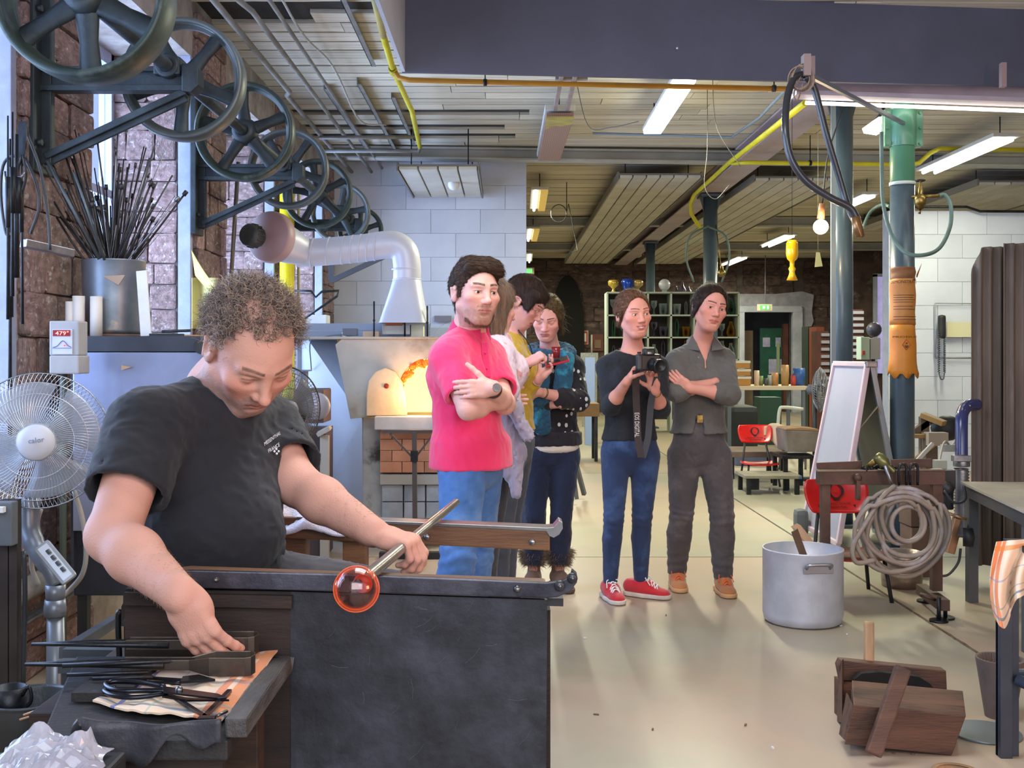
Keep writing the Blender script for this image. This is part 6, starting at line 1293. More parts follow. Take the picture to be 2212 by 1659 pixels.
MB().lathe(gc,[(.0001,R_*.98),(.014,R_*.96),(.0165,R_*1.1),(.0125,R_*1.4)],d,24).build('neck',M('hot_neck','b8523c',rough=.35,emit=.10,ec='ff3a1c'),gl)
# tool table
TZ=.80;tt=empty('tool_table',(-.53,1.72,0),'blackened wooden side table carrying the tools at the bottom left','table')
MB().prism([(-.645,1.50,TZ-.03),(-.385,1.50,TZ-.03),(-.40,1.92,TZ-.03),(-.76,1.92,TZ-.03)],(0,0,.028)).build('top_board',M('charred_board','1e1c1d','2b2725',12,.7,bump=.9,bsc=45,stretch=(1,3,1),c3='4b4741',sc3=60,thr3=(.62,.7)),tt,bevel=.003)
MB().prism([P(532,1552,1.50),P(625,1416,1.93),P(632,1422,1.93),P(632,1450,1.93),P(534,1594,1.50)],(-.03,0,0)).build('edge_rail',M('grey_rail_wood','5a5552','3a3635',5,.6,stretch=(8,1,8),bump=.7,bsc=30),tt,bevel=.003)
for x,y in((-.45,1.56),(-.60,1.56),(-.45,1.86),(-.70,1.86)):MB().bx(x-.03,x+.03,y-.025,y+.025,0,TZ-.03).build('leg',dwood,tt,bevel=.003)
MB().bx(-.62,-.40,1.53,1.55,TZ-.09,TZ-.03).build('apron',dbw,tt)
MB().sheet(lambda u,v:P(180+300*u,1548+14*math.sin(u*3),1.49)+Vector((0,-.004*math.sin(u*14),-v*(.05+.025*math.sin(u*5+1)+.012*math.sin(u*17)))),30,5,.004).build('leather_flap',M('burnt_leather','3c3c42','2a292d',10,.5,bump=.6,bsc=50),tt)
tag(MB().bx(-.665,-.58,1.66,1.84,TZ+.0,TZ+.014).build('charred_block',MATS['charred_board']),'flat charred board lying behind the towel on the tool table','board')
tw=cloth('tea_towel','e6cdb4','d9bd9f',bsc=500,bump=.3,sheen=.1);nt=tw.node_tree;N_=nt.nodes;b=N_['Principled BSDF'];old=b.inputs['Base Color'].links[0].from_socket
uvn=N_.new('ShaderNodeUVMap');uvn.uv_map='uv';sp=N_.new('ShaderNodeSeparateXYZ');nt.links.new(uvn.outputs[0],sp.inputs[0]);cur=old
for ax,c0,w_,colr,fac in((0,.84,.035,'d8743c',.85),(0,.955,.045,'e07a34',.8),(1,.12,.018,'5a7a8c',.8),(1,.24,.010,'6d938a',.6),(0,.16,.016,'4c62a8',.85),(1,.93,.03,'e08a44',.8),(0,.42,.010,'7fa79b',.5),(1,.55,.012,'6a84a8',.5)):
 s1=N_.new('ShaderNodeMath');s1.operation='SUBTRACT';s1.inputs[1].default_value=c0;ab=N_.new('ShaderNodeMath');ab.operation='ABSOLUTE';lt=N_.new('ShaderNodeMath');lt.operation='LESS_THAN';lt.inputs[1].default_value=w_;mu=N_.new('ShaderNodeMath');mu.operation='MULTIPLY';mu.inputs[1].default_value=fac
 mx=N_.new('ShaderNodeMix');mx.data_type='RGBA';mx.inputs[7].default_value=rgba(colr);nt.links.new(sp.outputs[ax],s1.inputs[0]);nt.links.new(s1.outputs[0],ab.inputs[0]);nt.links.new(ab.outputs[0],lt.inputs[0]);nt.links.new(lt.outputs[0],mu.inputs[0]);nt.links.new(mu.outputs[0],mx.inputs[0]);nt.links.new(cur,mx.inputs[6]);cur=mx.outputs[2]
nt.links.new(cur,b.inputs['Base Color'])
def onT(x,y,dz=0.0):
 Z=(H-TZ-dz)*F/(y-VY);return P(x,y,Z)
def towel_fn(u,v):
 a=Vector((200,1526)).lerp(Vector((470,1582)),u);bq=Vector((305,1462)).lerp(Vector((600,1410)),u);q=a.lerp(bq,v)
 h=.005+.007*abs(noise.noise(Vector((u*4,v*4,2))))+.010*max(0,noise.noise(Vector((u*7,v*3,8))))+(.012*(1-v*8)if v<.12 else 0)*.4
 return onT(q.x,q.y+6*math.sin(u*6)*(1-v))+Vector((0,0,h))
mb=MB().sheet(towel_fn,46,34,.003);me=mb.mesh('tea_towel');uv=me.uv_layers.new(name='uv');K=47*35
for l in me.loops:i=l.vertex_index%K;uv.data[l.index].uv=((i//35)/46,(i%35)/34)
tag(mkobj('tea_towel',me,tw),'cream tea towel with orange and blue stripes under the tools','towel')
def jack(cx,cy,n1,label,dz,sc=1.0,L=.2):
 c=onT(cx,cy);c.z=TZ+.014+dz;t=empty('block_tong',c,label,'tongs','sprung steel cup tongs');m=MB();h=.034*sc;st=M('bronzed_steel','6c6157','4d453f',9,.35,.8,bump=.15)
 out=[(-.2,-.012),(-.075,-.012),(-.035,-.024),(.030,-.024),(.040,-.018),(.044,0),(.040,.018),(.030,.024),(-.035,.024),(-.075,.012),(-.2,.012)]
 pts=[Vector((x*sc,y*sc,0))for x,y in out];N=len(pts);vs=[]
 for i,p in enumerate(pts):
  dd=(pts[min(i+1,N-1)]-pts[max(i-1,0)]).normalized();nn=Vector((-dd.y,dd.x,0));hh=h if abs(p.x)<.036*sc or p.x>0 else h*.55
  for q,zz in((0,0),(1,0),(1,1),(0,1)):vs.append(c+p+nn*(.0022*q)+Vector((0,0,(h-hh)*.5+hh*zz)))
 m.add(vs,[(i*4+j,i*4+(j+1)%4,(i+1)*4+(j+1)%4,(i+1)*4+j)for i in range(N-1)for j in range(4)]);m.build('blade',st,t,bevel=.0008)
 for s_ in(-1,1):MB().tube([c+Vector((-.12*sc,s_*.012*sc,h*.5)),c+Vector((-.28*sc,s_*.010*sc,h*.5)),c+Vector((-.38*sc,0,h*.45))],[.006,.0035,.003],8).build('handle',dsteel,t)
jack(500,1472,0,'front wide steel cup tongs lying on the tea towel',0,.88);jack(508,1432,0,'rear wide steel cup tongs, partly behind the hand',.004,.92)
sht=M('blued_steel','3a3d46','25272d',12,.25,.85)
t=empty('shears',onT(380,1508),'dark blued steel shears with looped handles on the tea towel','shears')
def on(pts,dz):return[onT(x,y,dz)for x,y in pts]
MB().tube(spline(on([(360,1492),(310,1492),(255,1492),(228,1480),(245,1472),(300,1474),(355,1484)],.022),6),.0042,8).build('handle',sht,t);MB().tube(spline(on([(362,1497),(300,1506),(250,1504),(225,1492),(250,1486)],.018),6),.0038,8).build('handle',sht,t)
MB().prism(on([(352,1486),(400,1492),(470,1502),(490,1510),(470,1512),(390,1503),(352,1497)],.024),(0,0,.003)).build('blade',sht,t,bevel=.0006);MB().prism(on([(352,1500),(400,1510),(495,1515),(400,1516),(350,1507)],.015),(0,0,.003)).build('blade',sht,t);MB().ball(onT(387,1490,.028),.006,10).build('pivot',steel,t)
t=empty('caliper',onT(430,1540),'V-shaped iron calipers with square end block at the table edge','tool')
MB().bar(onT(380,1508,.014),onT(445,1550,.014),.006,.005).bar(onT(440,1550,.014),onT(496,1492,.014),.007,.005).build('leg',sht,t);MB().box(onT(447,1563,.010),(.024,.012,.020)).build('end_block',sht,t,bevel=.001);MB().cyl(onT(468,1547,.014),onT(490,1536,.014),.0025).build('screw',steel,t);MB().ball(onT(449,1562,.018)+Vector((0,-.008,0)),.003,8).build('screw_head',steel,t)
t=empty('second_shears',onT(340,1478),'second pair of dark shears lying behind the first','shears');MB().tube(spline(on([(400,1470),(340,1466),(300,1462),(290,1470),(330,1475),(390,1476)],.014),6),.0032,8).build('handle',sht,t);MB().prism(on([(395,1466),(430,1462),(465,1472),(430,1474),(390,1477)],.014),(0,0,.004)).build('blade',sht,t)
for i,(a,b,r,z)in enumerate((((145,1458),(320,1452),.0032,.02),((200,1466),(330,1462),.0028,.02),((135,1438),(420,1426),.004,.035),((300,1436),(470,1424),.0055,.02))):thing('iron_rod',('lowest','second','longest','thickest')[i]+' of the thin iron rods lying behind the tongs','rod',MB().tube([onT(*a,z),onT(*b,z)],r,8),dsteel,'iron rods on the tool table')
Zb_=2.3;c=P(62,1506,Zb_);bk=empty('bucket',(c.x,c.y,c.z-.20),'old steel bucket at the bottom left corner','bucket');r=.086;m=MB()
m.lathe(Vector((c.x,c.y,c.z-.20)),[(.0001,.004),(.055,.004),(.056,0),(r*.98,.19),(r,.197),(r*1.03,.2),(r*.99,.203),(r*.96,.196),(.054,.008),(.0001,.008)],n=36);m.build('pail',M('bucket_steel','4f5154','37393b',7,.45,.6,bump=.3,c3='7a5f48',sc3=6,thr3=(.6,.68)),bk)
MB().cyl((c.x,c.y,0),(c.x,c.y,c.z-.20),.09,n=20).build('stand',dbw,bk)
mg=empty('tin_mug',P(20,1540,2.3),'dark tin mug standing in the bucket','mug');q=P(22,1560,2.31);MB().lathe(q,[(.0001,0),(.030,0),(.033,.075),(.030,.075),(.028,.004),(.0001,.004)],n=24).build('cup',dsteel,mg);MB().tube(spline([q+Vector((.030,-.01,.06)),q+Vector((.045,-.012,.08)),q+Vector((.050,-.012,.05)),q+Vector((.032,-.01,.03))],5),.004,6).build('handle',dsteel,mg)
for k,(a,b)in enumerate((((50,1545),(140,1513)),((42,1555),(138,1524)))):thing('skewer','copper coloured rod across the bucket rim, %s one'%('upper','lower')[k],'rod',MB().cyl(P(*a,2.2),P(*b,2.25),.0022,n=6),M('copper_rod','c79a78',rough=.35,metal=.6))
c=Vector((-.587,1.40,.80));thing('plastic_sheet','crumpled clear plastic wrap beside the bucket','plastic wrap',MB().sheet(crumple(c,.14,.10,.055,9.5,fl=.5),26,20,.001,False),M('crumpled_plastic','c9c9d4','a9a6b4',20,.15,alpha=.62,spec=.8),org=c);thing('black_crate','black box under the crumpled plastic','box',MB().bx(-.68,-.51,1.33,1.46,.5,.798),black,bevel=.005)
thing('steel_clamp','steel G clamp hanging under the table edge','clamp',MB().tube(spline([P(180,1560,1.52),P(168,1580,1.52),P(172,1625,1.52),P(195,1650,1.52),P(215,1640,1.52)],5),.010,8),rubber)
# furnace
fz=7.5;fm_=M('furnace_blue_grey','b2bac6','a0a8b5',1.3,.45,bump=.08,bsc=10);fp=M('furnace_plate','bdbab0','a5a299',3,.55,bump=.2,bsc=15,c3='79604c',sc3=2.3,thr3=(.56,.76));fbk=M('furnace_brick','dba184','c98c6e',5,.85,bump=.4,rnd=.12);fcon=M('stained_cement','c4c8ca','9da2a5',3,.8,bump=.5,bsc=12,c3='4e4a48',sc3=3.1,thr3=(.55,.66));cer=M('white_ceramic','d9c7a8','c8b393',5,.8,bump=.4,bsc=20)
def X(px,Z=fz):return(px-VX)*Z/F
def Zh(py,Z=fz):return H-(py-VY)*Z/F
fu=empty('furnace',(X(860),fz+.5,0),'blue grey glass furnace with glowing arched mouth and white hood duct','furnace')
FX0,FX1=X(640,8.0),X(1000)
MB().bx(FX0,FX1,8.0,9.2,.05,Zh(706,8.0)-.0).build('casing',fm_,fu,bevel=.01)
MB().prism([(X(722),fz,Zh(733)),(X(757),fz-.0,Zh(905)),(X(780),fz,Zh(905)),(X(780),fz,.02),(X(640,8.0),8.0,.02),(X(640,8.0),8.0,Zh(733,8.0)),(X(722),8.0,Zh(733))],(0,0,0))if 0 else None
MB().prism([(FX0,8.0,.03),(X(780),8.0,.03),(X(780),fz+.06,.03)],(0,0,0))if 0 else None
sd_=MB();sd_.add([(X(726),fz+.01,Zh(731)),(X(782),fz+.01,Zh(905)),(X(782),fz+.06,.02),(FX0+.02,8.02,.02),(FX0+.02,8.02,Zh(706,8.0)),(X(726),8.0,Zh(706,8.0))],[(0,1,4,5),(1,2,3,4)]);sd_.build('side_sheet',fm_,fu,fix=False)
MB().bx(FX0-.02,FX1+.02,fz-.02,9.22,Zh(731)-.004,Zh(731)+.012).build('top_plate',fp,fu,bevel=.003)
arch=lambda cx,zc,w,h,n=14:[(cx+w*math.cos(a),zc+h*math.sin(a))for a in np.linspace(PI,0,n)]
ax_,az_,aw,ah=X(918),Zh(895),X(985)-X(918),Zh(775)-Zh(895)
outer=[(X(757),Zh(905)),(X(722),Zh(733)),(FX1,Zh(733)),(FX1,Zh(905))];inner=[(ax_+aw*math.cos(a),az_+ah*abs(math.sin(a))**.9)for a in np.linspace(PI,0,24)]
m=MB();ring=[];N=24
for i,(x,z)in enumerate(inner):
 t_=i/(N-1)
 if t_<.28:ox,oz=outer[0][0]+(outer[1][0]-outer[0][0])*t_/.28,outer[0][1]+(outer[1][1]-outer[0][1])*t_/.28
 elif t_<.72:ox,oz=outer[1][0]+(outer[2][0]-outer[1][0])*(t_-.28)/.44,outer[1][1]
 else:ox,oz=FX1,outer[2][1]+(outer[3][1]-outer[2][1])*(t_-.72)/.28
 ring+=[(ox,fz,oz),(x,fz,z),(x,fz+.16,z)]
m.add(ring,[(i*3+j,i*3+3+j,i*3+4+j,i*3+1+j)for i in range(N-1)for j in(0,1)]);m.build('front_plate',fp,fu)
crust=M('glowing_crust','c0451c','ff9a3a',22,.9,bump=1.5,bsc=50,emit=.9,ec='e2480e');rc=random.Random(2)
for i in range(46):
 a=PI-.02-(i/45)*2.5;k=rc.uniform(.86,.99);s_=rc.uniform(.018,.034);p=Vector((ax_+aw*k*math.cos(a),fz+rc.uniform(.0,.05),az_+ah*k*abs(math.sin(a))**.9))
 MB().box(p,(s_*1.5,s_,s_),(rc.random(),rc.random()*3,rc.random())).build('hot_crumb',crust,fu,bevel=.003)
MB().prism([(x,fz+.30,z)for x,z in inner],(0,.02,0)).build('fire_glow',M('fire','ffd070','ffb040',5,.9,emit=4.0,ec='ffc060'),fu)
MB().lathe((ax_,fz-.004,az_),[(aw*1.32,0),(aw*1.35,0),(aw*1.35,.006),(aw*1.32,.006)],(0,-1,0),48).build('arch_seam',fcon,fu)if 0 else None
point((X(905),fz-.15,Zh(850)),.10,11,(1,.50,.20),'furnace_light')
dw=[(X(x),Zh(y))for x,y in((795,897),(795,850),(800,822),(815,802),(836,794),(856,802),(870,824),(877,855),(881,895))]
dr_=MB().prism([(x,fz-.09,z)for x,z in dw],(0,.06,0)).build('door',cer,fu,bevel=.006);MB().lathe((X(838),fz-.095,Zh(833)),[(.0001,.004),(.016,.004),(.018,0)],(0,-1,0),16).build('peephole',M('peephole_glow','4a1208',emit=.5,ec='c03010'),dr_)
MB().bx(X(815),FX1-.05,fz-.16,fz+.02,Zh(925),Zh(897)).build('sill',fcon,fu,bevel=.006)
MB().bx(X(780),FX1-.03,fz+.08,8.1,.02,Zh(905)).build('lower_body',fcon,fu)
for r_ in range(4):
 for k in range(4):
  w_=.15;x=X(822)+k*w_*1.02-(.07 if r_%2 else 0);x0,x1=max(x,X(822)),min(x+w_-.002,X(965))
  if x1-x0>.02:MB().bx(x0,x1,fz-.02,fz+.09,Zh(1020)+r_*.077,Zh(1020)+r_*.077+.074).build('brick',fbk,fu)
MB().bx(X(822),X(965),fz-.035,fz+.09,Zh(1046),Zh(1024)).build('ledge',M('pale_cement','b5b3ad',rough=.8,bump=.4),fu,bevel=.004)
for k in range(3):
 for r_ in range(2):MB().bx(X(825+k*48),X(870+k*48),fz-.0,fz+.08,Zh(1120-r_*37),Zh(1085-r_*37)).build('block',M('blue_white_block','b3bdc9','8d97a3',4,.8,rnd=.1,bump=.3),fu,bevel=.004)
for y0,x0,x1 in((722,640,930),(706,640,930)):MB().bar((X(x0,7.9),7.9,Zh(y0,7.9)),(X(x1,7.9),7.9,Zh(y0,7.9)),.02,.05).build('guard_rail',M('rail_blue','93a1b8',rough=.5),fu)
for x,y in((806,650),(873,648),(922,660)):MB().cyl((X(x),fz+.05,Zh(733)),(X(x),fz+.05,Zh(y)),.006,n=8).ball((X(x),fz+.05,Zh((y+733)/2)),.010,8).build('stud',dsteel,fu)
for x0,x1,y0,y1,c_ in((822,883,700,722,'b9b4ac'),(780,815,715,728,'c0a890'),(828,868,694,704,'c2714a'),(885,912,700,728,'cfcab0')):MB().bx(X(x0),X(x1),fz+.10,fz+.22,Zh(y1),Zh(y0)).build('collar_block',M('blk_'+c_,c_,rough=.8,bump=.4),fu,bevel=.005)
MB().box((X(748),7.7,Zh(716)),(.10,.08,.05)).tube(spline([(X(735),7.6,Zh(722)),(X(700),7.6,Zh(726)),(X(660),7.7,Zh(735)),(X(650),7.9,Zh(800))],5),.005,5).build('transformer',M('grey_motor','6d7380',rough=.5),fu,bevel=.008)
du=empty('exhaust_duct',(X(860),fz+.15,Zh(700)),'white exhaust duct rising from the furnace and bending left to a blower','duct');dm_=M('duct_white','d4d6e2','c4c7d4',2,.42,.12,bump=.06);Yd=fz+.18
fl_=MB();n=28;vs=[]
for q in range(7):
 t_=q/6;z=Zh(697)+(Zh(600)-Zh(697))*t_;cx=X(868+6*t_);hx=(X(921)-X(815))/2*(1-t_)**1.15*.98+(X(905)-X(842))/2*(1-(1-t_)**1.15*.98);hy=.20*(1-t_)+.10*t_;e_=6-4*t_
 for j in range(n):
  a=2*PI*j/n;ca,sa=math.cos(a),math.sin(a);vs.append((cx+hx*math.copysign(abs(ca)**(2/e_),ca),Yd+hy*math.copysign(abs(sa)**(2/e_),sa),z))
fl_.add(vs,[(i*n+j,i*n+(j+1)%n,(i+1)*n+(j+1)%n,(i+1)*n+j)for i in range(6)for j in range(n)],True);fl_.build('hood_flare',dm_,du)
path=spline([(X(874),Yd,Zh(602)),(X(874),Yd,Zh(570)),(X(868),Yd,Zh(540)),(X(848),Yd,Zh(524)),(X(820),Yd,Zh(524)),(X(780),Yd,Zh(530)),(X(720),Yd,Zh(536)),(X(655),Yd,Zh(541)),(X(632),Yd,Zh(542))],6)
MB().tube(path,.098,32,cap=False).build('duct_tube',dm_,du)
for x,y,v_ in((874,600,0),(872,578,0),(805,527,1),(788,529,1),(770,531,1),(752,533,1),(733,535,1),(700,537,1),(665,540,1)):MB().lathe((X(x),Yd,Zh(y)),[(.098,-.006),(.103,-.004),(.103,.004),(.098,.006)],(1,0,-.10)if v_ else(0,0,1),32).build('seam',dm_,du)
fd=Vector((-.42,-.90,.05)).normalized();fc_=Vector((X(583,7.5),7.5,Zh(512,7.5)))
MB().lathe(Vector((X(650),Yd,Zh(541))),[(.098,-.02),(.10,.03),(.125,.12),(.135,.19)],(fc_-Vector((X(650),Yd,Zh(541)))).normalized(),36).build('cone',dm_,du)
hp_=M('blower_pink','b79a9a','a98b8b',2,.45);MB().lathe(fc_,[(.0001,.03),(.168,.03),(.176,.02),(.180,0),(.178,-.05),(.13,-.11),(.08,-.12)],fd,40).build('blower_disc',hp_,du)
mt_=M('motor_grey','4b5052','3a3e40',9,.5);mo=MB().lathe(fc_+fd*.03+Vector((-.065,0,-.005)),[(.07,0),(.075,.05),(.078,.10),(.066,.115),(.05,.118),(.0001,.112)],fd,28).build('motor',mt_,du)
for i in range(14):a=2*PI*i/14;s_,u_,d_=frame(fd);p=fc_+fd*.05+Vector((-.065,0,-.005))+(s_*math.cos(a)+u_*math.sin(a))*.078;MB().bar(p,p+fd*.07,.008,.012).build('cooling_fin',mt_,mo)
MB().bar((X(715,9),9,Zh(607,9)),(X(832,9),9,Zh(553,9)),.045,.04).bar((X(715,9),9,Zh(607,9)),(X(715,9),9,Zh(540,9)),.04).build('support_bracket',M('dark_bracket','46484c',rough=.5),du)
MB().cyl((X(620,7.8),7.8,Zh(538,7.8)),(X(600,7.9),7.9,Zh(505,7.9)),.02).build('stay',steel,du)
pipe([(X(620,9.25),9.25,0),(X(620,9.25),9.25,Zh(400,9.25))],.062,yellowp,'thick bright yellow vertical gas pipe by the last window',n=20);pipe([P(645,410,9.6),P(645,700,9.6)],.012,M('pale_yellow_pipe','b3ab78',rough=.5),'thin cream pipe right of the thick yellow one')
pipe([P(515,350,7.4),P(497,640,7.4)],.014,M('dull_pipe','7d7a76',rough=.4,metal=.3),'slanted grey pipe left of the blower')
pipe([P(636,628,9.0),P(672,629,9.0),P(682,642,9.0),P(695,630,9.0),P(732,628,9.0),P(728,640,9),P(655,690,8.9)],.010,dsteel,'bent dark iron bracket right of the yellow pipe','bent_bar','bar')
thing('window_sill_box','white box frame under the last window behind the furnace','box',MB().bx(X(655,9.3),X(705,9.3),9.3,9.5,Zh(702,9.3),Zh(680,9.3)),white,bevel=.006)
thing('grey_notice','grey rectangle fixed on the block wall left of the pink shirt','plate',MB().bx(X(938,12.25),X(975,12.25),12.25,12.27,Zh(695,12.25),Zh(682,12.25)),M('grey_plate','77757c',rough=.6))
thing('long_shelf','blue grey shelf board along the block wall behind the furnace','shelf',MB().bx(X(700,11.9),X(980,11.9),11.9,12.2,Zh(716,11.9),Zh(704,11.9)),M('shelf_blue','8fa0bd',rough=.5))
ps=empty('pipe_stand',(X(895,7.1),7.1,0),'dark T-shaped pipe stand in front of the furnace','stand');sz=7.1
for a,b,w_ in(((825,932),(938,932),.022),((895,932),(897,1205),.030),((842,936),(893,990),.012),((936,938),(900,985),.012)):MB().bar(P(*a,sz),P(*b,sz),w_).build('bar',M('stand_brown','4a403c',rough=.5),ps)
MB().box(P(895,985,sz-.01),(.045,.05,.07)).build('collar',dsteel,ps);MB().bar((X(820,sz),sz,.02),(X(975,sz),sz,.02),.06,.045).bar((X(897,sz),sz-.45,.03),(X(897,sz),sz+.3,.03),.06,.06).build('foot',black,ps)
q=P(600,930,6.6);sb_=empty('blower_box',(X(690,7.1),7.1,0),'dark cabinet with round blower standing left of the furnace','cabinet')
MB().bx(X(640,7.1),X(705,7.1),7.0,7.3,Zh(912,7.1),Zh(840,7.1)).build('frame',M('rust_brown','5a4a46',rough=.6),sb_,bevel=.01);MB().lathe((X(684,7.0),7.0,Zh(876,7.1)),[(.0001,.05),(.08,.04),(.09,0)],(0,-1,0),24).build('drum',M('drum_grey','a09ca6',rough=.4),sb_)
MB().bx(X(640,7.1),X(706,7.1),7.05,7.35,.02,Zh(925,7.1)).build('cabinet_body',M('cabinet_brown','54494b',rough=.6),sb_);MB().bx(X(694,7.0),X(712,7.0),6.95,7.0,.02,Zh(940,7.0)).build('post',M('post_cream','a29d92',rough=.6),sb_);MB().box((X(702,7.0),6.97,Zh(930,7.0)),(.09,.10,.025),(.1,-.5,0)).build('tray',MATS['post_cream'],sb_)
MB().bx(X(600,7),X(668,7),6.95,7.1,Zh(802,7),Zh(799,7)).bx(X(650,7),X(660,7),7.0,7.1,.02,Zh(802,7)).build('shelf',M('shelf_line','5c6f8c',rough=.5),sb_)
# right foreground
gc_=P(1949,0,7.4).x;gy=7.4
gcol=empty('steel_column',(gc_,gy,0),'steel column painted green at the top, wrapped in orange posters','column')
MB().cyl((gc_,gy,0),(gc_,gy,Zh(395,gy)),.080,n=32).build('shaft',colp,gcol);gg=M('mint_green_paint','5f9a7a','528a6c',3,.38,coat=.3)
MB().cyl((gc_,gy,Zh(395,gy)),(gc_,gy,CE-.05),.0805,n=32).build('green_shaft',gg,gcol);MB().cyl((gc_,gy,Zh(318,gy)),(gc_,gy,Zh(240,gy)),.092,n=32).bx(gc_-.13,gc_+.13,gy-.03,gy+.03,Zh(318,gy),Zh(238,gy)).build('clamp_plate',gg,gcol,bevel=.004)
for x in(-.11,.11):
 for z in(312,278,246):MB().cyl((gc_+x,gy-.028,Zh(z,gy)),(gc_+x,gy-.042,Zh(z,gy)),.011,n=6).build('bolt',gg,gcol)
MB().lathe((gc_,gy,Zh(401,gy)),[(.082,0),(.086,.0),(.086,.022),(.082,.022)],n=32).build('perforated_strap',M('strap_white','c9cfc4',rough=.5),gcol);MB().box((gc_,gy,.012),(.3,.3,.024)).build('base_plate',colp,gcol)
def wrap(y0,y1,a0,a1,tilt=0,nu=16,nv=8,off=.084,wob=.003,tear=0):
 def fn(u,v):
  y=y0+(y1-y0)*v;r=off+wob*math.sin(v*9+u*5)+(.02*v*v*tear);a=math.radians(a0+(a1-a0)*u+tilt*v);tr=tear*.02*math.sin(u*23)*(v>.95)
  return Vector((gc_+r*math.sin(a),gy-r*math.cos(a),Zh(y,gy)+tr))
 return MB().sheet(fn,nu,nv,.0012)
po=M('orange_poster','cf8b4a','bd7838',4,.55,bump=.3,bsc=30);po2=M('bright_orange_poster','d98a2e','cf7a22',4,.5,bump=.3,bsc=30);pr=M('poster_ink','6a4326',rough=.6)
ps1=tag(wrap(603,702,-92,88).build('poster',po),'tall faded orange poster wrapped round the green topped column','poster');MB().tube([(gc_,gy-.09,0)]*2,.001,4)if 0 else None
def ctext(s,y,h,r,a0,a1,par,ft=None):
 o=txt_mesh(s,(0,0,0),1,1,(1,0,0),(0,0,1),None,par)
 for v in o.data.vertices:
  c=v.co+ORG[par.name];a=math.radians((a0+a1)/2+c.x*(a1-a0));v.co=Vector((gc_+r*math.sin(a),gy-r*math.cos(a),Zh(y,gy)+c.z*h))-ORG[par.name]
 o.data.materials.clear();o.data.materials.append(pr)
ctext('DEMONSTRATIONS',610,.020,.0895,-75,85,ps1)
m=MB();rl=random.Random(4)
for y in(638,643,648,653,662,668,684,690):
 a1=rl.uniform(30,70);m.sheet(lambda u,v:Vector((gc_+.0885*math.sin(math.radians(-60+(a1+60)*u)),gy-.0885*math.cos(math.radians(-60+(a1+60)*u)),Zh(y,gy)-.004*v)),8,1)
m.build('printed_lines',pr,ps1,fix=False)
thing('torn_poster_top','torn brown paper curling above the tall poster','poster',wrap(578,606,-80,88,tear=0),M('torn_brown_paper','946038','7d4f2e',4,.6,bump=.4));MB()
thing('paper_curl','pointed paper curl sticking out at the top right of the posters','paper',MB().sheet(lambda u,v:Vector((gc_+.085+.03*u*v,gy-.03-.02*v,Zh(600-24*v*u-6*u,gy))),5,5,.001),po)
ps2=tag(wrap(702,812,-88,82,6,tear=1).build('poster',po2),'bright orange poster with hazard diamond hanging torn below the tall one','poster');ctext('PRODUITS',728,.012,.0945,-60,70,ps2)
def dia(s,m_,off):c=Vector((gc_-.006,gy-.094-off,Zh(745,gy)));return MB().prism([c+Vector((0,0,s)),c+Vector((s*.75,0,0)),c+Vector((0,0,-s)),c+Vector((-s*.75,0,0))],(0,.001,0)).build('hazard_mark',m_,ps2)
dia(.038,M('hazard_red','b5391c'),0);dia(.032,po2,.002);c=Vector((gc_-.006,gy-.0985,Zh(745,gy)));MB().ball(c+Vector((0,0,.010)),.006,8,(1,.2,1)).prism([c+Vector((-.014,0,-.004)),c+Vector((.014,0,-.004)),c+Vector((.006,0,-.022)),c+Vector((-.006,0,-.022))],(0,.001,0)).build('hazard_figure',pr,ps2)
vl=empty('gas_valve',P(1988,430,7.2),'brass gas valve with small black handwheel beside the green column','valve')
MB().lathe(P(1988,452,7.25),[(.0001,0),(.02,0),(.024,.02),(.036,.03),(.038,.075),(.030,.09),(.016,.10),(.016,.13),(.010,.15),(.008,.20)],n=20).build('body',brass,vl);MB().lathe(P(1988,396,7.25),[(.006,0),(.010,.006),(.006,.012)],n=8).tube([P(1988,390,7.25)+Vector((.028*math.cos(a),.028*math.sin(a),0))for a in np.linspace(0,2*PI,17)[:-1]],.006,6,True).build('handwheel',black,vl);MB().cyl(P(1970,425,7.3),P(2030,423,7.2),.012).cyl(P(1988,452,7.25),P(1986,462,7.25),.008).build('connector',brass,vl)
gh=M('grey_green_hose','637a70','54695f',5,.45)
pipe([P(2028,423,7.2),P(2042,422,7.2),P(2054,445,7.15),P(2052,490,7.1),P(2030,535,7.05),P(1995,551,7.0),P(1955,545,7.05),P(1925,505,7.15),P(1908,440,7.2),P(1905,380,7.25),P(1904,285,7.25)],.013,gh,'grey green hose looping from the brass valve','hose','hose',10,True)
pipe([P(1864,492,8.2),P(1880,458,8.3),P(1905,442,8.2),P(1922,446,7.7)],.012,gh,'short hose passing behind the columns','hose','hose',10,True)
bm_=empty('hose_boom',(gc_,gy,Zh(270,gy)),'blue grey steel arm reaching from the green column over the floor','boom');tip=P(1740,158,5.6)
MB().bar(Vector((gc_-.02,gy-.08,Zh(272,gy))),tip,.022,.022).build('arm',M('boom_blue_grey','6c7684',rough=.4),bm_);MB().bx(tip.x-.018,tip.x+.018,5.56,5.62,tip.z-.02,tip.z+.09).build('end_plate',M('tab2','8b7a78',rough=.5),bm_)
rope=M('sisal','9a8878','7d6c5e',30,.9);
for k in range(7):MB().tube([tip+Vector((-.04+.055*math.cos(a)+.004*k,-.02+.014*math.sin(a*2+k),-.03+(.055+.003*k)*math.sin(a)))for a in np.linspace(0,2*PI,20)[:-1]],.0035,5,True).build('string_binding',rope,bm_)
MB().tube(spline([tip+Vector((-.03,-.02,-.02)),P(1715,200,5.6),P(1722,218,5.6),P(1735,180,5.6)],5),.004,5).build('string_end',rope,bm_)
ho=empty('rubber_hose',P(1780,300,5.6),'thick black rubber hose hanging in a long loop with brass nozzle','hose')
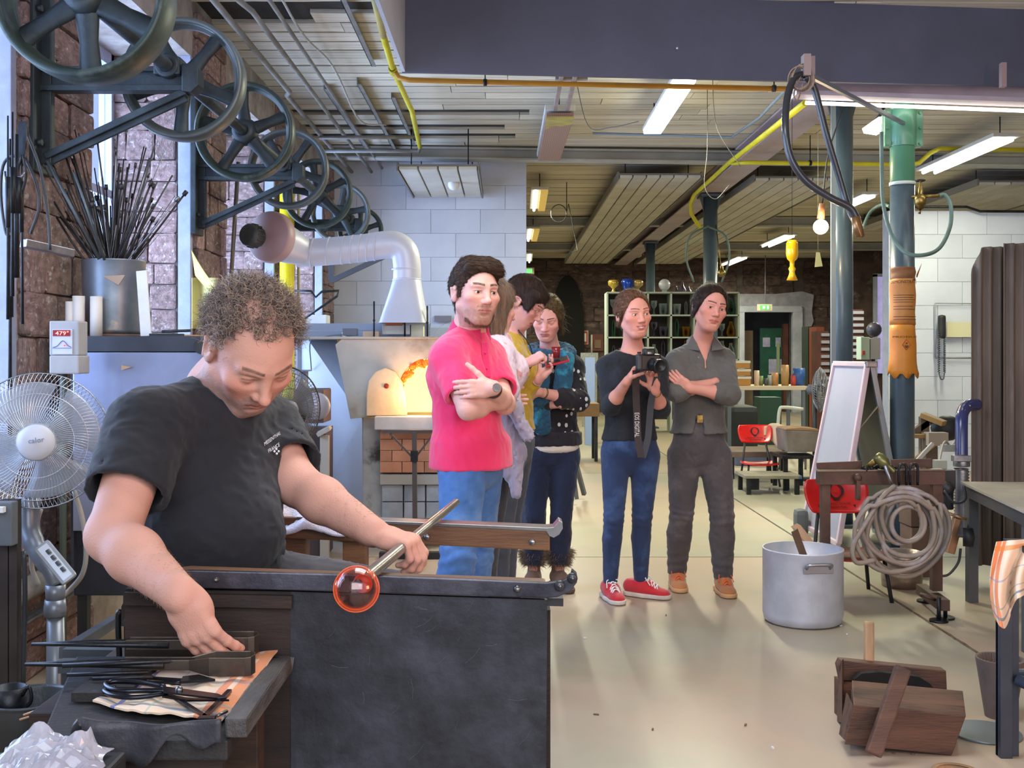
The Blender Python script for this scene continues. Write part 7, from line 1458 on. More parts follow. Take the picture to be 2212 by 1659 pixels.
MB().tube(spline([P(1735,160,5.6),P(1715,170,5.58),P(1700,215,5.55),P(1697,280,5.5),P(1708,340,5.5),P(1740,390,5.5),P(1790,425,5.5),P(1835,448,5.5),P(1850,470,5.5)],8),.0185,14).build('hose',M('hose_black','2e3036','24262b',6,.3,coat=.3),ho)
MB().tube(spline([P(1740,165,5.6),P(1760,195,5.62),P(1785,290,5.64),P(1812,380,5.66),P(1830,440,5.66),P(1848,480,5.6)],8),.0175,14).build('hose',MATS['hose_black'],ho);MB().cyl(P(1848,468,5.5),P(1858,512,5.5),.0235,n=20).lathe(P(1858,512,5.5),[(.0235,0),(.018,0),(.018,.02)],(0,0,1),20).build('nozzle',M('copper_nozzle','a07a52','7d5c3c',12,.35,.7),ho)
def hang(name,px,prof,Z,top,m,label,cat='glass'):
 c=P(px,top,Z);o=thing(name,label,cat,MB().lathe(c,prof,n=28),m);MB().cyl(c,(c.x,c.y,CE+.01),.0022,n=5).build('wire',dsteel,o);return o
ya=M('yellow_glass','e0ac10','c98e10',4,.08,spec=.7,emit=.12,ec='d8a010');zz=9.0/F
hang('hanging_vase',1711,[(.0001,0),(.035,-.004),(.048,-.03),(.050,-.12),(.040,-.16),(.020,-.18),(.018,-.22),(.030,-.24),(.022,-.262),(.024,-.285),(.046,-.335),(.044,-.335),(.020,-.285)],9.0,518,ya,'yellow glass vase hanging upside down on a wire, orange foot')
thing('paper_tag','pale yellow paper strip hanging right of the yellow vase','paper',MB().prism([P(1763,545,8.9),P(1771,545,8.9),P(1777,575,8.9),P(1760,577,8.9)],(0,.002,0)).cyl(P(1767,545,8.9),(P(1767,0,8.9).x,8.9,CE),.0015,n=4),M('tag_yellow','b3ab78',rough=.6))
for pts,l in(([(P(1540,0,8.5).x,8.5,CE),P(1540,190,8.5),P(1545,260,8.6),P(1560,300,8.6),P(1600,360,8.6)],'thin wire dangling right of the brightest light'),([(P(1528,0,9).x,9,CE),P(1528,320,9),P(1522,400,9),P(1545,430,9),P(1575,400,9)],'thin wire loop hanging before the lilac beam'),([P(1380,262,8),P(1320,275,8.2),P(1270,270,8.4),(P(1240,0,8.5).x,8.5,CE)],'pale cable running from the rusty lamp to the bright one')):pipe(pts,.003,M('wire_grey','4a4842',rough=.5),l,'wire','wire',5,True)
cl=[P(1207+17*math.cos(a),461+19*math.sin(a),14)for a in np.linspace(0,13,40)];pipe([(cl[0].x,14,CE)]+cl+[P(1228,440,14),P(1240,500,14),P(1248,540,14),P(1235,545,14)],.006,rubber,'coiled black cable hanging behind the block wall edge','coiled_cable','cable',6)
for dx in(-1,1):pipe([P(1529-dx*2,488,13.6),P(1529+dx*38,510,13.5),P(1529+dx*46,560,13.5),P(1529+dx*30,610,13.5)],.012,gh,'hose hanging %s of the distant column behind the bun'%('left' if dx<0 else 'right'),'hose','hose',8,True)
MB().cyl(P(1516,485,13.75),P(1542,485,13.75),.03)if 0 else None
thing('brass_regulator','brass regulator hanging right of the distant column','valve',MB().lathe(P(1559,598,13.4),[(.0001,0),(.03,0),(.045,.02),(.045,.07),(.02,.09),(.02,.14)],n=16).cyl(P(1559,590,13.4),(2.66,13.85,3.0),.006),brass)
# stock pot
pc=Vector((P(1734,0,5.43).x,5.43,0));pot=empty('stock_pot',pc,'big dented aluminium stock pot standing on the floor','pot');r=.196;hh=.366
MB().lathe(pc,[(.0001,.003),(r*.90,.003),(r*.965,.012),(r,.045),(r,hh-.012),(r*1.012,hh-.006),(r*1.012,hh),(r*.975,hh),(r*.97,.05),(r*.93,.02),(.0001,.016)],n=64).build('body',alu,pot);MB().cyl(pc+Vector((0,0,.25)),pc+Vector((0,0,.256)),r*.965,n=48).build('murky_water',M('murky_water','7d6a58','66564a',4,.25),pot)
ha=math.radians(-84);hc=pc+Vector((math.cos(ha)*r*1.0,math.sin(ha)*r,.30));hb_=M('handle_steel','9c9fa8',rough=.3,metal=.8);tx=Vector((-math.sin(ha),math.cos(ha),0));nx=Vector((math.cos(ha),math.sin(ha),0))
MB().tube(spline([hc-tx*.058,hc-tx*.056+nx*.026+Vector((0,0,.02)),hc+nx*.030+Vector((0,0,.024)),hc+tx*.056+nx*.026+Vector((0,0,.02)),hc+tx*.058],6),.0085,10).build('handle',hb_,pot);MB().bar(hc-tx*.075+nx*.004-Vector((0,0,.008)),hc+tx*.075+nx*.004-Vector((0,0,.008)),.004,.034).build('handle_plate',hb_,pot,bevel=.002)
thing('wooden_paddle','flat wooden stick standing in the aluminium pot','paddle',MB().bar(pc+Vector((.09,.02,.10)),P(1716,1145,5.47),.05,.014,(.7,-.7,.3)),M('paddle_wood','6b5340','564231',5,.7),bevel=.003)
# low red chairs with printed backs
redp=M('red_plastic','d21f1c','c41a1a',3,.28,coat=.3);blk_print=M('black_print','2e1214',rough=.4)
def chair(c,yaw,label,sc=1.0):
 c=Vector(c);R=Matrix.Rotation(yaw,3,'Z');t=empty('red_chair',c,label,'chair','low red chairs');L=lambda x,y,z:c+R@Vector((x*sc,y*sc,z*sc))
 MB().sheet(lambda u,v:L((u-.5)*.37*(1-.12*abs(2*v-1)**3),(v-.5)*.34*(1-.12*abs(2*u-1)**3),.235-.012*math.cos((u-.5)*3)+.014*v*0),14,12,.012).build('seat',redp,t,bevel=0)
 def bk(u,v):
  w=.365*(1-.16*(1-v)**2-.06*v**6);return L((u-.5)*w*(1-.10*abs(2*v-1)**4),.165+.055*v-.030*(1-((u-.5)*2)**2)*-1,.415+.185*v*(1-.08*abs(2*u-1)**4)+.012*abs(2*u-1)**4)
 b=MB().sheet(bk,22,12,.010).build('backrest',redp,t)
 for s in(-1,1):
  MB().tube(spline([L(s*.12,.14,.02),L(s*.125,.15,.23),L(s*.12,.185,.42)],4)if 0 else[L(s*.165,.165,0),L(s*.14,.15,.22),L(s*.10,.205,.46)],.011,8).build('leg',black,t);MB().tube([L(s*.165,-.17,0),L(s*.14,-.13,.22)],.011,8).build('leg',black,t)
 MB().tube([L(-.14,-.13,.222),L(.14,-.13,.222)],.009,6).tube([L(-.14,.15,.222),L(.14,.15,.222)],.009,6).build('frame',black,t)
 fr_=lambda x,z:bk(.5+x/.36,(z-.415)/.185)+R@Vector((0,-.014,0))*1
 m=MB();n=30;vs=[]
 for i in range(n):
  a=2*PI*i/n;rx,rz=.046,.040;kx=math.cos(a)*rx;kz=math.sin(a)*rz-(.012 if math.sin(a)<-.9 else 0);ix=math.cos(a)*.030;iz=math.sin(a)*.036
  vs+=[fr_(kx,.535+kz),fr_(ix,.535+iz)]
 m.add(vs,[(2*i,2*((i+1)%n),2*((i+1)%n)+1,2*i+1)for i in range(n)]);m.tube([fr_(.010*math.cos(a),.528+.006*math.sin(a))for a in np.linspace(PI,2*PI,8)],.0012,4);m.build('oval_mark',blk_print,b,fix=False)
 ex=R@Vector((1,0,0));
 for s_,z,w in(('LES BOULES DE NOEL',.468,.165),('DE MEISENTHAL',.448,.12)):txt_mesh(s_,fr_(0,z)+R@Vector((0,-.001,0)),w,.012,ex,R@Vector((0,.25,1)),blk_print,b)
chair((P(1832,0,6.02).x,6.0,0),.03,'low red chair with printed back, nearest, behind the coiled hose',1.03);chair((P(1641,0,11.1).x,11.1,0),0,'low red chair with printed back, farther away by the low dark step',1.0)
c=Vector((P(1830,0,6.0).x,5.9,.245));thing('leather_pad','worn brown leather cushion on the near red chair','cushion',MB().sheet(crumple(c,.30,.26,.035,3.1),16,14,.01),M('tan_leather','6e4a36','593a2b',8,.6,bump=.4),org=c)
# torch bench with coiled hose
tb=empty('torch_bench',(P(1900,0,5.65).x,5.65,0),'rusty brown steel frame bench carrying a gas torch and coiled hose','bench');rs_=M('rusty_frame','5c4338','453229',7,.55,.2,bump=.4,bsc=30);tz=5.6
def fr(a,b,w,h=None,nm='frame_bar',mm=None):return MB().bar(P(*a),P(*b),w,h or w).build(nm,mm or rs_,tb,bevel=.002)
fr((1766,1030,tz),(2036,1030,tz),.07,.075,'top_beam');fr((1764,1010,tz+.05),(1862,1006,tz+.05),.01,.05,'back_plate');fr((1925,1002,tz+.05),(2012,1000,tz+.05),.01,.045,'back_plate');fr((1764,1017,tz-.02),(2034,1014,tz-.02),.04,.008,'top_edge',M('edge_steel','7d7468',rough=.3,metal=.7))
fr((1782,1045,tz),(1782,1205,tz+.0),.045,nm='leg');fr((2022,1045,tz),(2022,1275,tz),.050,nm='leg')
MB().bx(P(1782,0,tz).x-.02,P(1782,0,tz).x+.02,tz-.02,tz+.02,0,.35).build('leg',rs_,tb)
fr((1990,1272,5.85),(2040,1308,5.42),.055,nm='foot_bar')
for x,y,Z in((2042,1300,5.48),(1999,1270,5.85),(2028,1290,5.42)):MB().cyl((P(x,0,Z).x,Z,.005),(P(x,0,Z).x,Z,P(0,y,Z).z),.010).cyl((P(x,0,Z).x,Z,0),(P(x,0,Z).x,Z,.010),.045).build('screw_foot',dsteel,tb)
MB().cyl(P(2003,1292,5.5),P(2005,1286,5.5),.04).build('knob',rs_,tb);fr((1853,1030,tz-.06),(1853,1080,tz-.06),.02,.03,'clamp_screw');MB().ball(P(1853,1032,tz-.06),.022).build('clamp_head',rs_,tb)
for x in(1950,1974):MB().tube(spline([P(x-8,1048,tz-.07),P(x-8,1010,tz-.07),P(x,1002,tz-.07),P(x+8,1010,tz-.07),P(x+8,1048,tz-.07)],5),.007,8).build('hook',dsteel,tb)
rg=random.Random(9)
for k in range(12):MB().ball(P(1865+k*6,1011+rg.uniform(-4,4),tz+rg.uniform(-.03,.05)),rg.uniform(.010,.018),8).build('fitting',dsteel,tb)
tc_=empty('gas_torch',P(1900,1000,tz),'brass gas torch lying on top of the rusty bench','torch');MB().cyl(P(1872,1012,tz),P(1895,992,tz-.05),.014).build('stem',brass,tc_);MB().lathe(P(1892,984,tz-.05),[(.0001,0),(.022,0),(.030,.02),(.030,.055),(.018,.075),(.012,.08),(.012,.12)],Vector((.45,-.3,-.45)),20).build('head',M('olive_brass','7c7a4c','5c5a38',12,.35,.6),tc_)
MB().tube([P(1912,1005,tz-.1),P(1922,1035,tz-.1),P(1932,1055,tz-.1)],.010,8).build('hose_tail',steel,tc_)
hs=empty('coiled_hose',P(1950,1060,5.5),'long grey beige hose coiled over hooks on the rusty bench','hose');hm_=M('hose_beige','8f8378','7b7067',6,.45,c3='a9a4ae',sc3=6,thr3=(.5,.7))
for k,(cx,cy,rx,ry,tl)in enumerate(((1950,1140,92,95,.0),(1945,1135,80,88,.15),(1962,1150,86,96,-.1),(1938,1140,76,78,.2),(1970,1138,62,82,-.15),(1955,1128,66,74,.1),(1948,1122,44,52,.0),(1940,1150,92,86,-.12))):
 pts=[P(cx+rx*math.cos(a)+tl*ry*math.sin(a)+3*math.sin(3*a+k),cy+ry*math.sin(a)+(10 if math.sin(a)<-.7 else 0),5.48-.012*k+.02*math.sin(a+k))for a in np.linspace(0,2*PI,40)[:-1]];MB().tube(pts,.0125,8,True).build('hose_turn',hm_,hs)
MB().tube([P(1962+36*math.cos(a),1132+38*math.sin(a),5.40)for a in np.linspace(0,2*PI,36)[:-1]],.0125,8,True).build('hose_turn',hm_,hs);MB().tube(spline([P(1932,1050,5.45),P(1905,1075,5.4),P(1870,1130,5.38),P(1843,1180,5.38),P(1850,1215,5.38),P(1890,1210,5.4)],6),.0125,8).build('hose_end',hm_,hs)
pw=empty('pipework',P(2070,1100,6.0),'dark blue bent pipe with flexible hose, valves and cables at right','pipework');pb_=M('navy_pipe','2f3566','262b52',4,.25,coat=.4)
MB().tube(spline([P(2110,874,6.3),P(2092,876,6.25),P(2080,890,6.2),P(2077,915,6.15),P(2077,1008,6.1)],7),.034,20).build('bent_pipe',pb_,pw);MB().lathe(P(2077,1000,6.1),[(.036,-.02),(.045,-.02),(.045,.02),(.036,.02)],n=20).box(P(2077,990,6.06),(.10,.05,.035)).build('pipe_clamp',steel,pw,bevel=.004)
fx=[(.034 if i%2 else .042,-i*.0085)for i in range(46)];MB().lathe(P(2077,1012,6.1),fx,n=20).build('flexible_hose',steel,pw)
MB().box(P(2048,1035,5.9),(.06,.06,.10)).cyl(P(2048,1050,5.88),P(2048,1100,5.88),.028).ball(P(2045,1055,5.86),.04).build('regulator',black,pw,bevel=.004);MB().box(P(2030,1003,6.0),(.06,.06,.05)).build('junction',M('greenish_grey','8c9183',rough=.5),pw,bevel=.005)
MB().box(P(2062,1138,5.85),(.035,.04,.10),(0,.25,0)).cyl(P(2068,1112,5.85),P(2066,1118,5.85),.05).box(P(2056,1175,5.85),(.045,.04,.10),(0,.25,0)).build('copper_valve',M('copper_valve','a8805f',rough=.35,metal=.6),pw,bevel=.004);MB().lathe(P(2080,1160,5.8),[(.0001,0),(.05,0),(.05,.05),(.0001,.06)],(1,-.4,0),20).build('black_cap',black,pw)
for pts in([P(2040,1060,5.8),P(2060,1085,5.75),P(2085,1080,5.75),P(2082,1050,5.8)],[P(2075,1185,5.8),P(2070,1215,5.8),P(2050,1240,5.8),P(2030,1245,5.8)],[P(2085,1170,5.8),P(2100,1090,5.9),P(2100,1040,6.0)]):MB().tube(spline(pts,6),.007,7).build('cable',rubber,pw)
MB().tube(spline([P(2095,875,6.2),P(2060,958,6.3),P(2040,955,6.2),P(2028,1000,6.0)],6),.006,6).bar(P(1972,1005,6.3),P(2015,958,6.3),.02).box(P(2050,968,6.25),(.09,.03,.04)).build('lever_arm',M('arm_grey','a19c92',rough=.5),pw)
wd=empty('timber_rack',P(2010,1000,8.5),'pale timber offcuts and black bag leaning before the right white wall','timber');yw_=M('pine_yellow','a08350','8a6e42',4,.6)
for a,b,w,h in(((1965,940,8.6),(2015,905,8.6),.05,.05),((1992,896,8.6),(2040,915,8.5),.12,.04),((1965,942,8.4),(2020,942,8.4),.06,.03),((1996,900,8.6),(1996,1130,8.6),.07,.05),((2008,935,8.4),(2008,1120,8.4),.09,.09),((1968,1000,8.3),(2018,960,8.3),.03,.03)):MB().bar(P(*a),P(*b),w,h).build('plank',yw_ if h<.045 else M('grey_timber','6f6250','584d40',5,.7),wd,bevel=.003)
MB().box(P(2022,948,8.35),(.15,.1,.10)).build('cardboard_box',M('kraft_white','a39a90',rough=.7),wd);MB().ball(P(2045,925,8.7),.13,16,(1,.6,.8)).build('black_bag',M('black_bag','20242b',rough=.5),wd)
MB().lathe((P(1975,0,6.4).x,6.4,0),[(.0001,.001),(.11,.001),(.12,.02),(.13,.24),(.125,.24),(.115,.02)],n=24)if 0 else None
thing('can','silvery crumpled metal can under the near red chair','can',MB().lathe((P(1948,0,6.25).x,6.25,0),[(.0001,.002),(.11,.002),(.115,.05),(.108,.16),(.115,.20),(.11,.20),(.10,.02)],n=24),M('crumpled_tin','9a8d80','7b6e62',6,.3,.6,bump=.8,bsc=12))
thing('wooden_block_chair','brown wooden crate standing behind the coiled hose','crate',MB().bx(P(1968,0,6.5).x,P(2012,0,6.5).x,6.5,6.7,.30,.62),M('crate_brown','6b5344','554135',5,.7),bevel=.004);thing('crate_leg','low brown stool under the brown crate','stool',MB().bx(P(1970,0,6.5).x,P(2010,0,6.5).x,6.5,6.7,.0,.295),MATS['crate_brown'],bevel=.004)
# folding board stand
ab=empty('board_stand',(2.45,7.7,0),'white framed folding pavement board, pink light in its colour, seen from its side','sign board');pf=M('pink_lit_white_frame','d3bcbf','c7b0b5',3,.35,spec=.6);trn=M('milky_board','a7a4b2','979aa2',1.2,.5,alpha=.92);gf=M('grey_alu_frame','8f969b',rough=.35,metal=.5)  # white frame, warm pink light on it put into the colour
A0,A1,U0,U1=Vector((2.215,8.12,.06)),Vector((2.225,7.30,.06)),Vector((2.43,8.06,1.265)),Vector((2.435,7.35,1.265));B0,B1=Vector((2.72,8.05,.03)),Vector((2.70,7.35,.03));
for a,b in((A0,U0),(A1,U1),(A0,A1),(U0,U1)):MB().bar(a,b,.035,.035).build('frame_rail',pf,ab,bevel=.006)
MB().prism([A0,A1,U1,U0],(.006,0,.002)).build('board_panel',trn,ab)
for a,b in((B0,U0+Vector((.03,0,0))),(B1,U1+Vector((.03,0,0))),(B0,B1)):MB().bar(a,b,.035,.03).build('rear_rail',gf,ab,bevel=.004)
MB().prism([B0,B1,U1+Vector((.03,0,0)),U0+Vector((.03,0,0))],(.006,0,.002)).build('rear_panel',M('dark_back_panel','585c58','4b4f4c',2,.4),ab);MB().box(U1+Vector((.02,-.02,0)),(.075,.04,.04)).build('hinge_cap',steel,ab,bevel=.005);MB().bar(Vector((2.36,7.36,.80)),Vector((2.50,7.34,.98)),.02,.008).bar(Vector((2.50,7.34,.98)),Vector((2.58,7.36,.76)),.02,.008).build('stay',M('stay_tan','8a7d6c',rough=.5),ab)
thing('wooden_wedge','brown wooden wedge under the corner of the folding board','wedge',MB().prism([P(1716,1142,7.7),P(1730,1135,7.7),P(1770,1185,7.2),P(1752,1186,7.2)],(0,.1,.0)),M('wedge_wood','7a5743',rough=.7));thing('grey_bag','dark grey rubber foot behind the folding board','weight',MB().box(P(1730,1128,8.0),(.10,.12,.2)),M('foot_grey','5d615f',rough=.6),bevel=.04)
eb=empty('switch_box',P(1880,778,8.6),'pale green and grey electrical box with red switch, behind the folding board','box');q4(1860,728,1879,777,8.6,.12,M('pale_green_box','a3b096',rough=.5),'door',eb,.005);q4(1880,730,1902,776,8.62,.12,M('box_grey','9c9a94',rough=.5),'housing',eb,.005);MB().box(P(1865,762,8.58),(.022,.02,.03)).build('switch',M('switch_red','b0402c'),eb);MB().bx(P(1878,0,8.8).x,P(1886,0,8.8).x,8.75,8.78,0,P(0,730,8.8).z).build('post',dsteel,eb);MB().ball(P(1888,712,8.65),.06,14).build('dark_bell',M('bell_dark','3c3a44',rough=.4),eb)
ph=empty('wall_phone',P(2036,705,12.3),'black wall telephone with coiled cord on the white wall','telephone');q4(2030,680,2045,731,12.24,.08,black,'handset',ph,.03);q4(2046,696,2100,728,12.33,.03,M('yellowed_plate','cfc9a4',rough=.6),'base_plate',ph)
pts=[P(2028+2.2*math.cos(a),715+a*.75,12.26+.012*math.sin(a))for a in np.linspace(0,120,400)];MB().tube(pts,.006,5).tube([P(2040+2.2*math.cos(a),730+a*.62,12.26+.012*math.sin(a))for a in np.linspace(0,120,400)],.006,5).tube(spline([P(2028,805,12.26),P(2032,818,12.26),P(2038,818,12.26),P(2040,805,12.26)],5),.008,6).build('coiled_cord',M('cord_grey','4b5358',rough=.5),ph)
MB().tube([P(2020,655,12.36),P(2020,773,12.36)],.010,4).tube([P(2020,655,12.36),P(2115,656,12.36)],.006,4).tube([P(2020,773,12.36),P(2115,773,12.36)],.010,4).build('board_edge',M('edge_grey','8d9092',rough=.6),ph)
# corrugated sheets, steel table, tea towel
cs=M('corrugated_sheet','6f6359','544a43',2.2,.8,bump=.4,bsc=12,stretch=(3,3,.5),c3='8a7a74',sc3=1.6,thr3=(.55,.7))
def corr(x0,x1,Z,ztop,label,yaw=0,n=9,pitch_=.058,round_=0.0):
 W_=P(x1,0,Z).x-P(x0,0,Z).x
 def fn(u,v):
  x=P(x0,0,Z).x+W_*u;zt=ztop-round_*(max(0,.35-u)/.35)**2;return Vector((x,Z+.016*math.sin(2*PI*W_*u/pitch_)+yaw*u,.10+(zt-.10)*v))
 return thing('corrugated_sheet',label,'sheet',MB().sheet(fn,int(W_/pitch_*8),6,.006),cs,'corrugated sheets')
corr(2100,2182,6.35,1.96,'ribbed brown corrugated sheet with rounded corner, standing behind the steel table',round_=.16);corr(2170,2260,6.25,1.97,'rightmost corrugated sheet, its edge lapping over the other')
tbl=empty('steel_table',(2.6,5.3,0),'steel topped table at the right edge with a dark rim','table');tzz=.63
pa,pb,pc2,pd=Vector((2.46,5.9,tzz)),Vector((2.27,4.75,tzz)),Vector((3.6,4.6,tzz)),Vector((3.8,5.8,tzz))
MB().prism([pa,pb,pc2,pd],(0,0,.012)).build('top_plate',M('table_steel','b5ad9f','9c9588',3,.45,.1,bump=.1),tbl);MB().prism([pa+Vector((.01,-.01,-.06)),pb+Vector((.01,.01,-.06)),pc2+Vector((0,0,-.06)),pd+Vector((0,0,-.06))],(0,0,.058)).build('rim',M('rim_dark','45454a',rough=.5,metal=.4),tbl)
for q in(pa+Vector((.04,-.05,0)),pb+Vector((.06,.1,0)),pc2,pd):MB().bx(q.x-.025,q.x+.025,q.y-.025,q.y+.025,0,tzz-.06).build('leg',M('leg_grey','4a4d50',rough=.5),tbl)
rk=empty('steel_stand',(1.66,3.6,0),'dark blue grey angle steel stand at the lower right corner','stand');bgs=M('blue_grey_steel','414853','353b45',6,.4,.4)
MB().bx(1.625,1.665,3.58,3.62,0,.66).bx(1.625,1.695,3.60,3.615,0,.66).build('upright',bgs,rk,bevel=.002);MB().cyl((1.68,3.58,.26),(2.1,3.05,.14),.02,n=14).build('cross_tube',bgs,rk);MB().cyl((1.69,3.64,.26),(2.2,3.64,.26),.018,n=14).build('cross_tube',bgs,rk);MB().bx(1.66,2.3,3.48,3.64,.66,.715).build('top',bgs,rk);MB().bx(2.26,2.3,3.22,3.26,0,.86).build('upright',bgs,rk)
def tw_fn(u,v):return P(2152-14*math.sin(v*3)+(96-30*v)*u,1170-8*u+(150+48*math.exp(-((u-.28)/.25)**2)-30*u)*v,3.50+.03*math.sin(u*11+v*2.5)*(.25+v)-.02*v)
mb=MB().sheet(tw_fn,30,24,.003);me=mb.mesh('checked_towel');uv=me.uv_layers.new(name='uv');K=31*25
for l in me.loops:i=l.vertex_index%K;uv.data[l.index].uv=(1-(i//25)/30*.8,1.02-(i%25)/24)
tag(mkobj('checked_towel',me,tw),'cream towel with orange and blue stripes hanging off the blue grey stand at right','towel')
# wooden moulds, ribbed cone mould
mw=M('mould_wood','5f4131','3f2a21',2.5,.6,stretch=(1,7,7),bump=.5,bsc=22,c3='2a1c18',sc3=3.2,thr3=(.56,.68));hw_=M('handle_wood','b08c66','967352',3,.6,stretch=(8,8,1),bump=.2)
def block(cor,cor2,nm,par,m=mw):return MB().add(cor+cor2,[(0,1,2,3),(7,6,5,4),(0,4,5,1),(1,5,6,2),(2,6,7,3),(3,7,4,0)]).build(nm,m,par,bevel=.003)
m1=empty('wooden_mould',P(1950,1630,3.62),'front dark wooden block mould lying tilted with long handle','mould')
block([P(1840,1469,3.78),P(2080,1492,3.78),P(2087,1546,3.60),P(1844,1523,3.60)],[P(1836,1590,3.80),P(2062,1612,3.80),P(2056,1632,3.60),P(1824,1608,3.60)],'block',m1)
MB().bar(P(1951,1442,3.60),P(1886,1630,3.52),.052,.030,(0,-1,.3)).build('handle',mw,m1,bevel=.006);MB().prism([P(1843,1524,3.61),P(1826,1600,3.61),P(1816,1590,3.72),P(1832,1500,3.75)],(0,.02,0)).build('end_cheek',mw,m1)
m2=empty('wooden_mould',P(1930,1570,4.0),'rear wooden block mould with pale upright handle and hollow','mould')
for cc,nm in(([(1812,1440),(1818,1427),(2044,1449),(2046,1490),(1900,1474),(1818,1470)],'top_board'),):MB().prism([P(x,y,3.98)for x,y in cc],(0,.05,0)).build(nm,mw,m2,bevel=.003)
MB().prism([P(1811,1432,4.05),P(1819,1426,3.95),P(1819,1562,3.85),P(1808,1560,3.95)],(.012,.02,0)).build('side_board',mw,m2,bevel=.002);MB().prism([P(1845,1469,3.92),P(1862,1455,3.92),P(1900,1452,3.92),P(1985,1462,3.92),P(2010,1478,3.92),P(2018,1488,3.92)],(0,.03,0)).build('hollow',M('hollow_black','15110f',rough=.9),m2)  # hollow drawn as a flat black piece on the mould
MB().prism([P(1820,1478,3.94),P(2040,1495,3.94),P(2030,1560,3.94),P(1820,1560,3.94)],(0,.10,0)).build('body',mw,m2);MB().bar(P(1877,1342,4.06),P(1877,1470,4.02),.036,.026).build('handle',hw_,m2,bevel=.008)
cm=M('ribbed_iron','6f6058','564a44',5,.6,.2,bump=.3);cc=Vector((P(2160,0,4.0).x,4.0,0));rm=empty('ribbed_cone_mould',cc,'ribbed iron cone mould standing behind the steel stand','mould');n=96;vs=[]
for z,ro,rib in((.0,.052,0),(.215,.085,0),(.215,.078,1),(.02,.046,1)):
 for j in range(n):a=2*PI*j/n;rr_=ro-(.006*(j%3==0)if rib else 0);vs.append(cc+Vector((rr_*math.cos(a),rr_*math.sin(a),z)))
MB().add(vs,[(i*n+j,i*n+(j+1)%n,(i+1)*n+(j+1)%n,(i+1)*n+j)for i in range(3)for j in range(n)]).build('shell',cm,rm);thing('iron_disc','flat round iron plate lying beside the ribbed cone','disc',MB().cyl((P(2120,0,3.85).x,3.82,.0),(P(2120,0,3.85).x,3.82,.008),.12,n=40),M('disc_grey','7b8486',rough=.4,metal=.5))
MB().lathe((P(2075,0,3.4).x,3.38,0),[(.10,.0),(.115,.0),(.115,.02),(.10,.02)],n=40)and None
thing('wooden_hoop','rim of a round wooden thing at the bottom edge','hoop',MB().lathe((P(2072,0,3.4).x,3.42,0),[(.06,.0),(.075,.0),(.075,.02),(.06,.02)],n=36),hw_)
rl=random.Random(11);dm_=M('floor_debris','6a5344',rough=.9)
for k in range(14):q=P(rl.uniform(1300,2150),rl.uniform(1330,1640),1);Zq=H*F/(rl.uniform(1330,1640)-VY);x=(rl.uniform(1250,2150)-VX)*Zq/F;tag(MB().box((x,Zq,.003),(rl.uniform(.006,.02),.006,.005),(0,0,rl.random()*3)).build('glass_crumb',dm_ if k%3 else M('crumb_glass','d6d6dc',rough=.2)),'tiny crumb lying on the concrete floor','crumb','crumbs on the floor')
# things in the far hall
def fx0(px,Z):return(px-VX)*Z/F
def low_table(x0,x1,ytop,Z,dep,label,m,th=.04,name='low_table',lt=None):
 z=Zh(ytop,Z);t=empty(name,((fx0(x0,Z)+fx0(x1,Z))/2,Z+dep/2,0),label,'table');a,b=fx0(x0,Z),fx0(x1,Z)
 MB().bx(a,b,Z,Z+dep,z-th,z).build('top',m,t,bevel=.004)
 for x in(a+.04,b-.04):
  for y in(Z+.04,Z+dep-.04):MB().bx(x-.02,x+.02,y-.02,y+.02,0,z-th).build('leg',lt or dsteel,t)
 return t
low_table(1570,1744,834,13.5,.8,'long work table with pale top behind the woman in grey',M('table_top_pale','c9b79a',rough=.6),.05,'work_table',M('leg_blue_grey','5c6468',rough=.5))
low_table(1575,1700,976,11.6,.7,'low wooden bench behind the far red chair',M('worn_bench_wood','7d6a5c','665548',3,.7),.06);low_table(1690,1766,985,10.6,.5,'low dark stand under the grey trough',dsteel,.03,'stand')
st_=low_table(1610,1733,1028,10.3,.45,'low dark step stool with sanded top, nearest the far red chair',M('sandy_top','8d8673','777060',5,.8,c3='4a5b7d',sc3=3,thr3=(.6,.64)),.03,'step_stool');MB().bx(fx0(1613,10.3),fx0(1640,10.3),10.3,10.32,.05,.16).build('side_panel',dsteel,st_)
tr_=empty('grey_trough',P(1735,982,10.7),'dented grey steel trough filled with sand on its stand','trough');MB().prism([P(1697,930,10.65),P(1768,932,10.65),P(1764,976,10.65),P(1701,976,10.65)],(0,.4,0)).build('bin',M('trough_grey','7a7069','5c554f',5,.6,bump=.3),tr_,bevel=.006);MB().prism([P(1697,929,10.66),P(1768,931,10.66),P(1768,927,10.66),P(1730,924,10.66),P(1699,926,10.66)],(0,.36,0)).build('sand',M('brown_sand','8a6c50',rough=.95,bump=1),tr_)
thing('beige_coat','beige cloth draped over the far red chair','cloth',MB().sheet(lambda u,v:P(1650+45*u,922+45*v*u+18*v-8*math.sin(u*3),11.3+.1*math.sin(u*6)),10,8,.02),cloth('beige_cloth','d0b797','bfa585'))
ch=M('white_chair','c3c3b4',rough=.4)
t=empty('white_armchair',P(1720,940,12.6),'white tubular chair behind the folding board','chair');MB().tube(spline([P(1680,930,12.6),P(1684,886,12.6),P(1695,880,12.6),P(1735,884,12.6)],5),.02,8).build('armrest',ch,t);MB().bx(fx0(1680,12.7),fx0(1745,12.7),12.6,13.0,.42,.46).build('seat',ch,t)
for x in(1684,1740):MB().cyl((fx0(x,12.6),12.6,0),(fx0(x,12.6),12.6,.45),.014).build('leg',steel,t)
r5=random.Random(3);z=Zh(834,13.5);kr=M('carton_ochre','b5803c','a0702f',5,.6);wh_=M('carton_lid','cfc6b4',rough=.6)
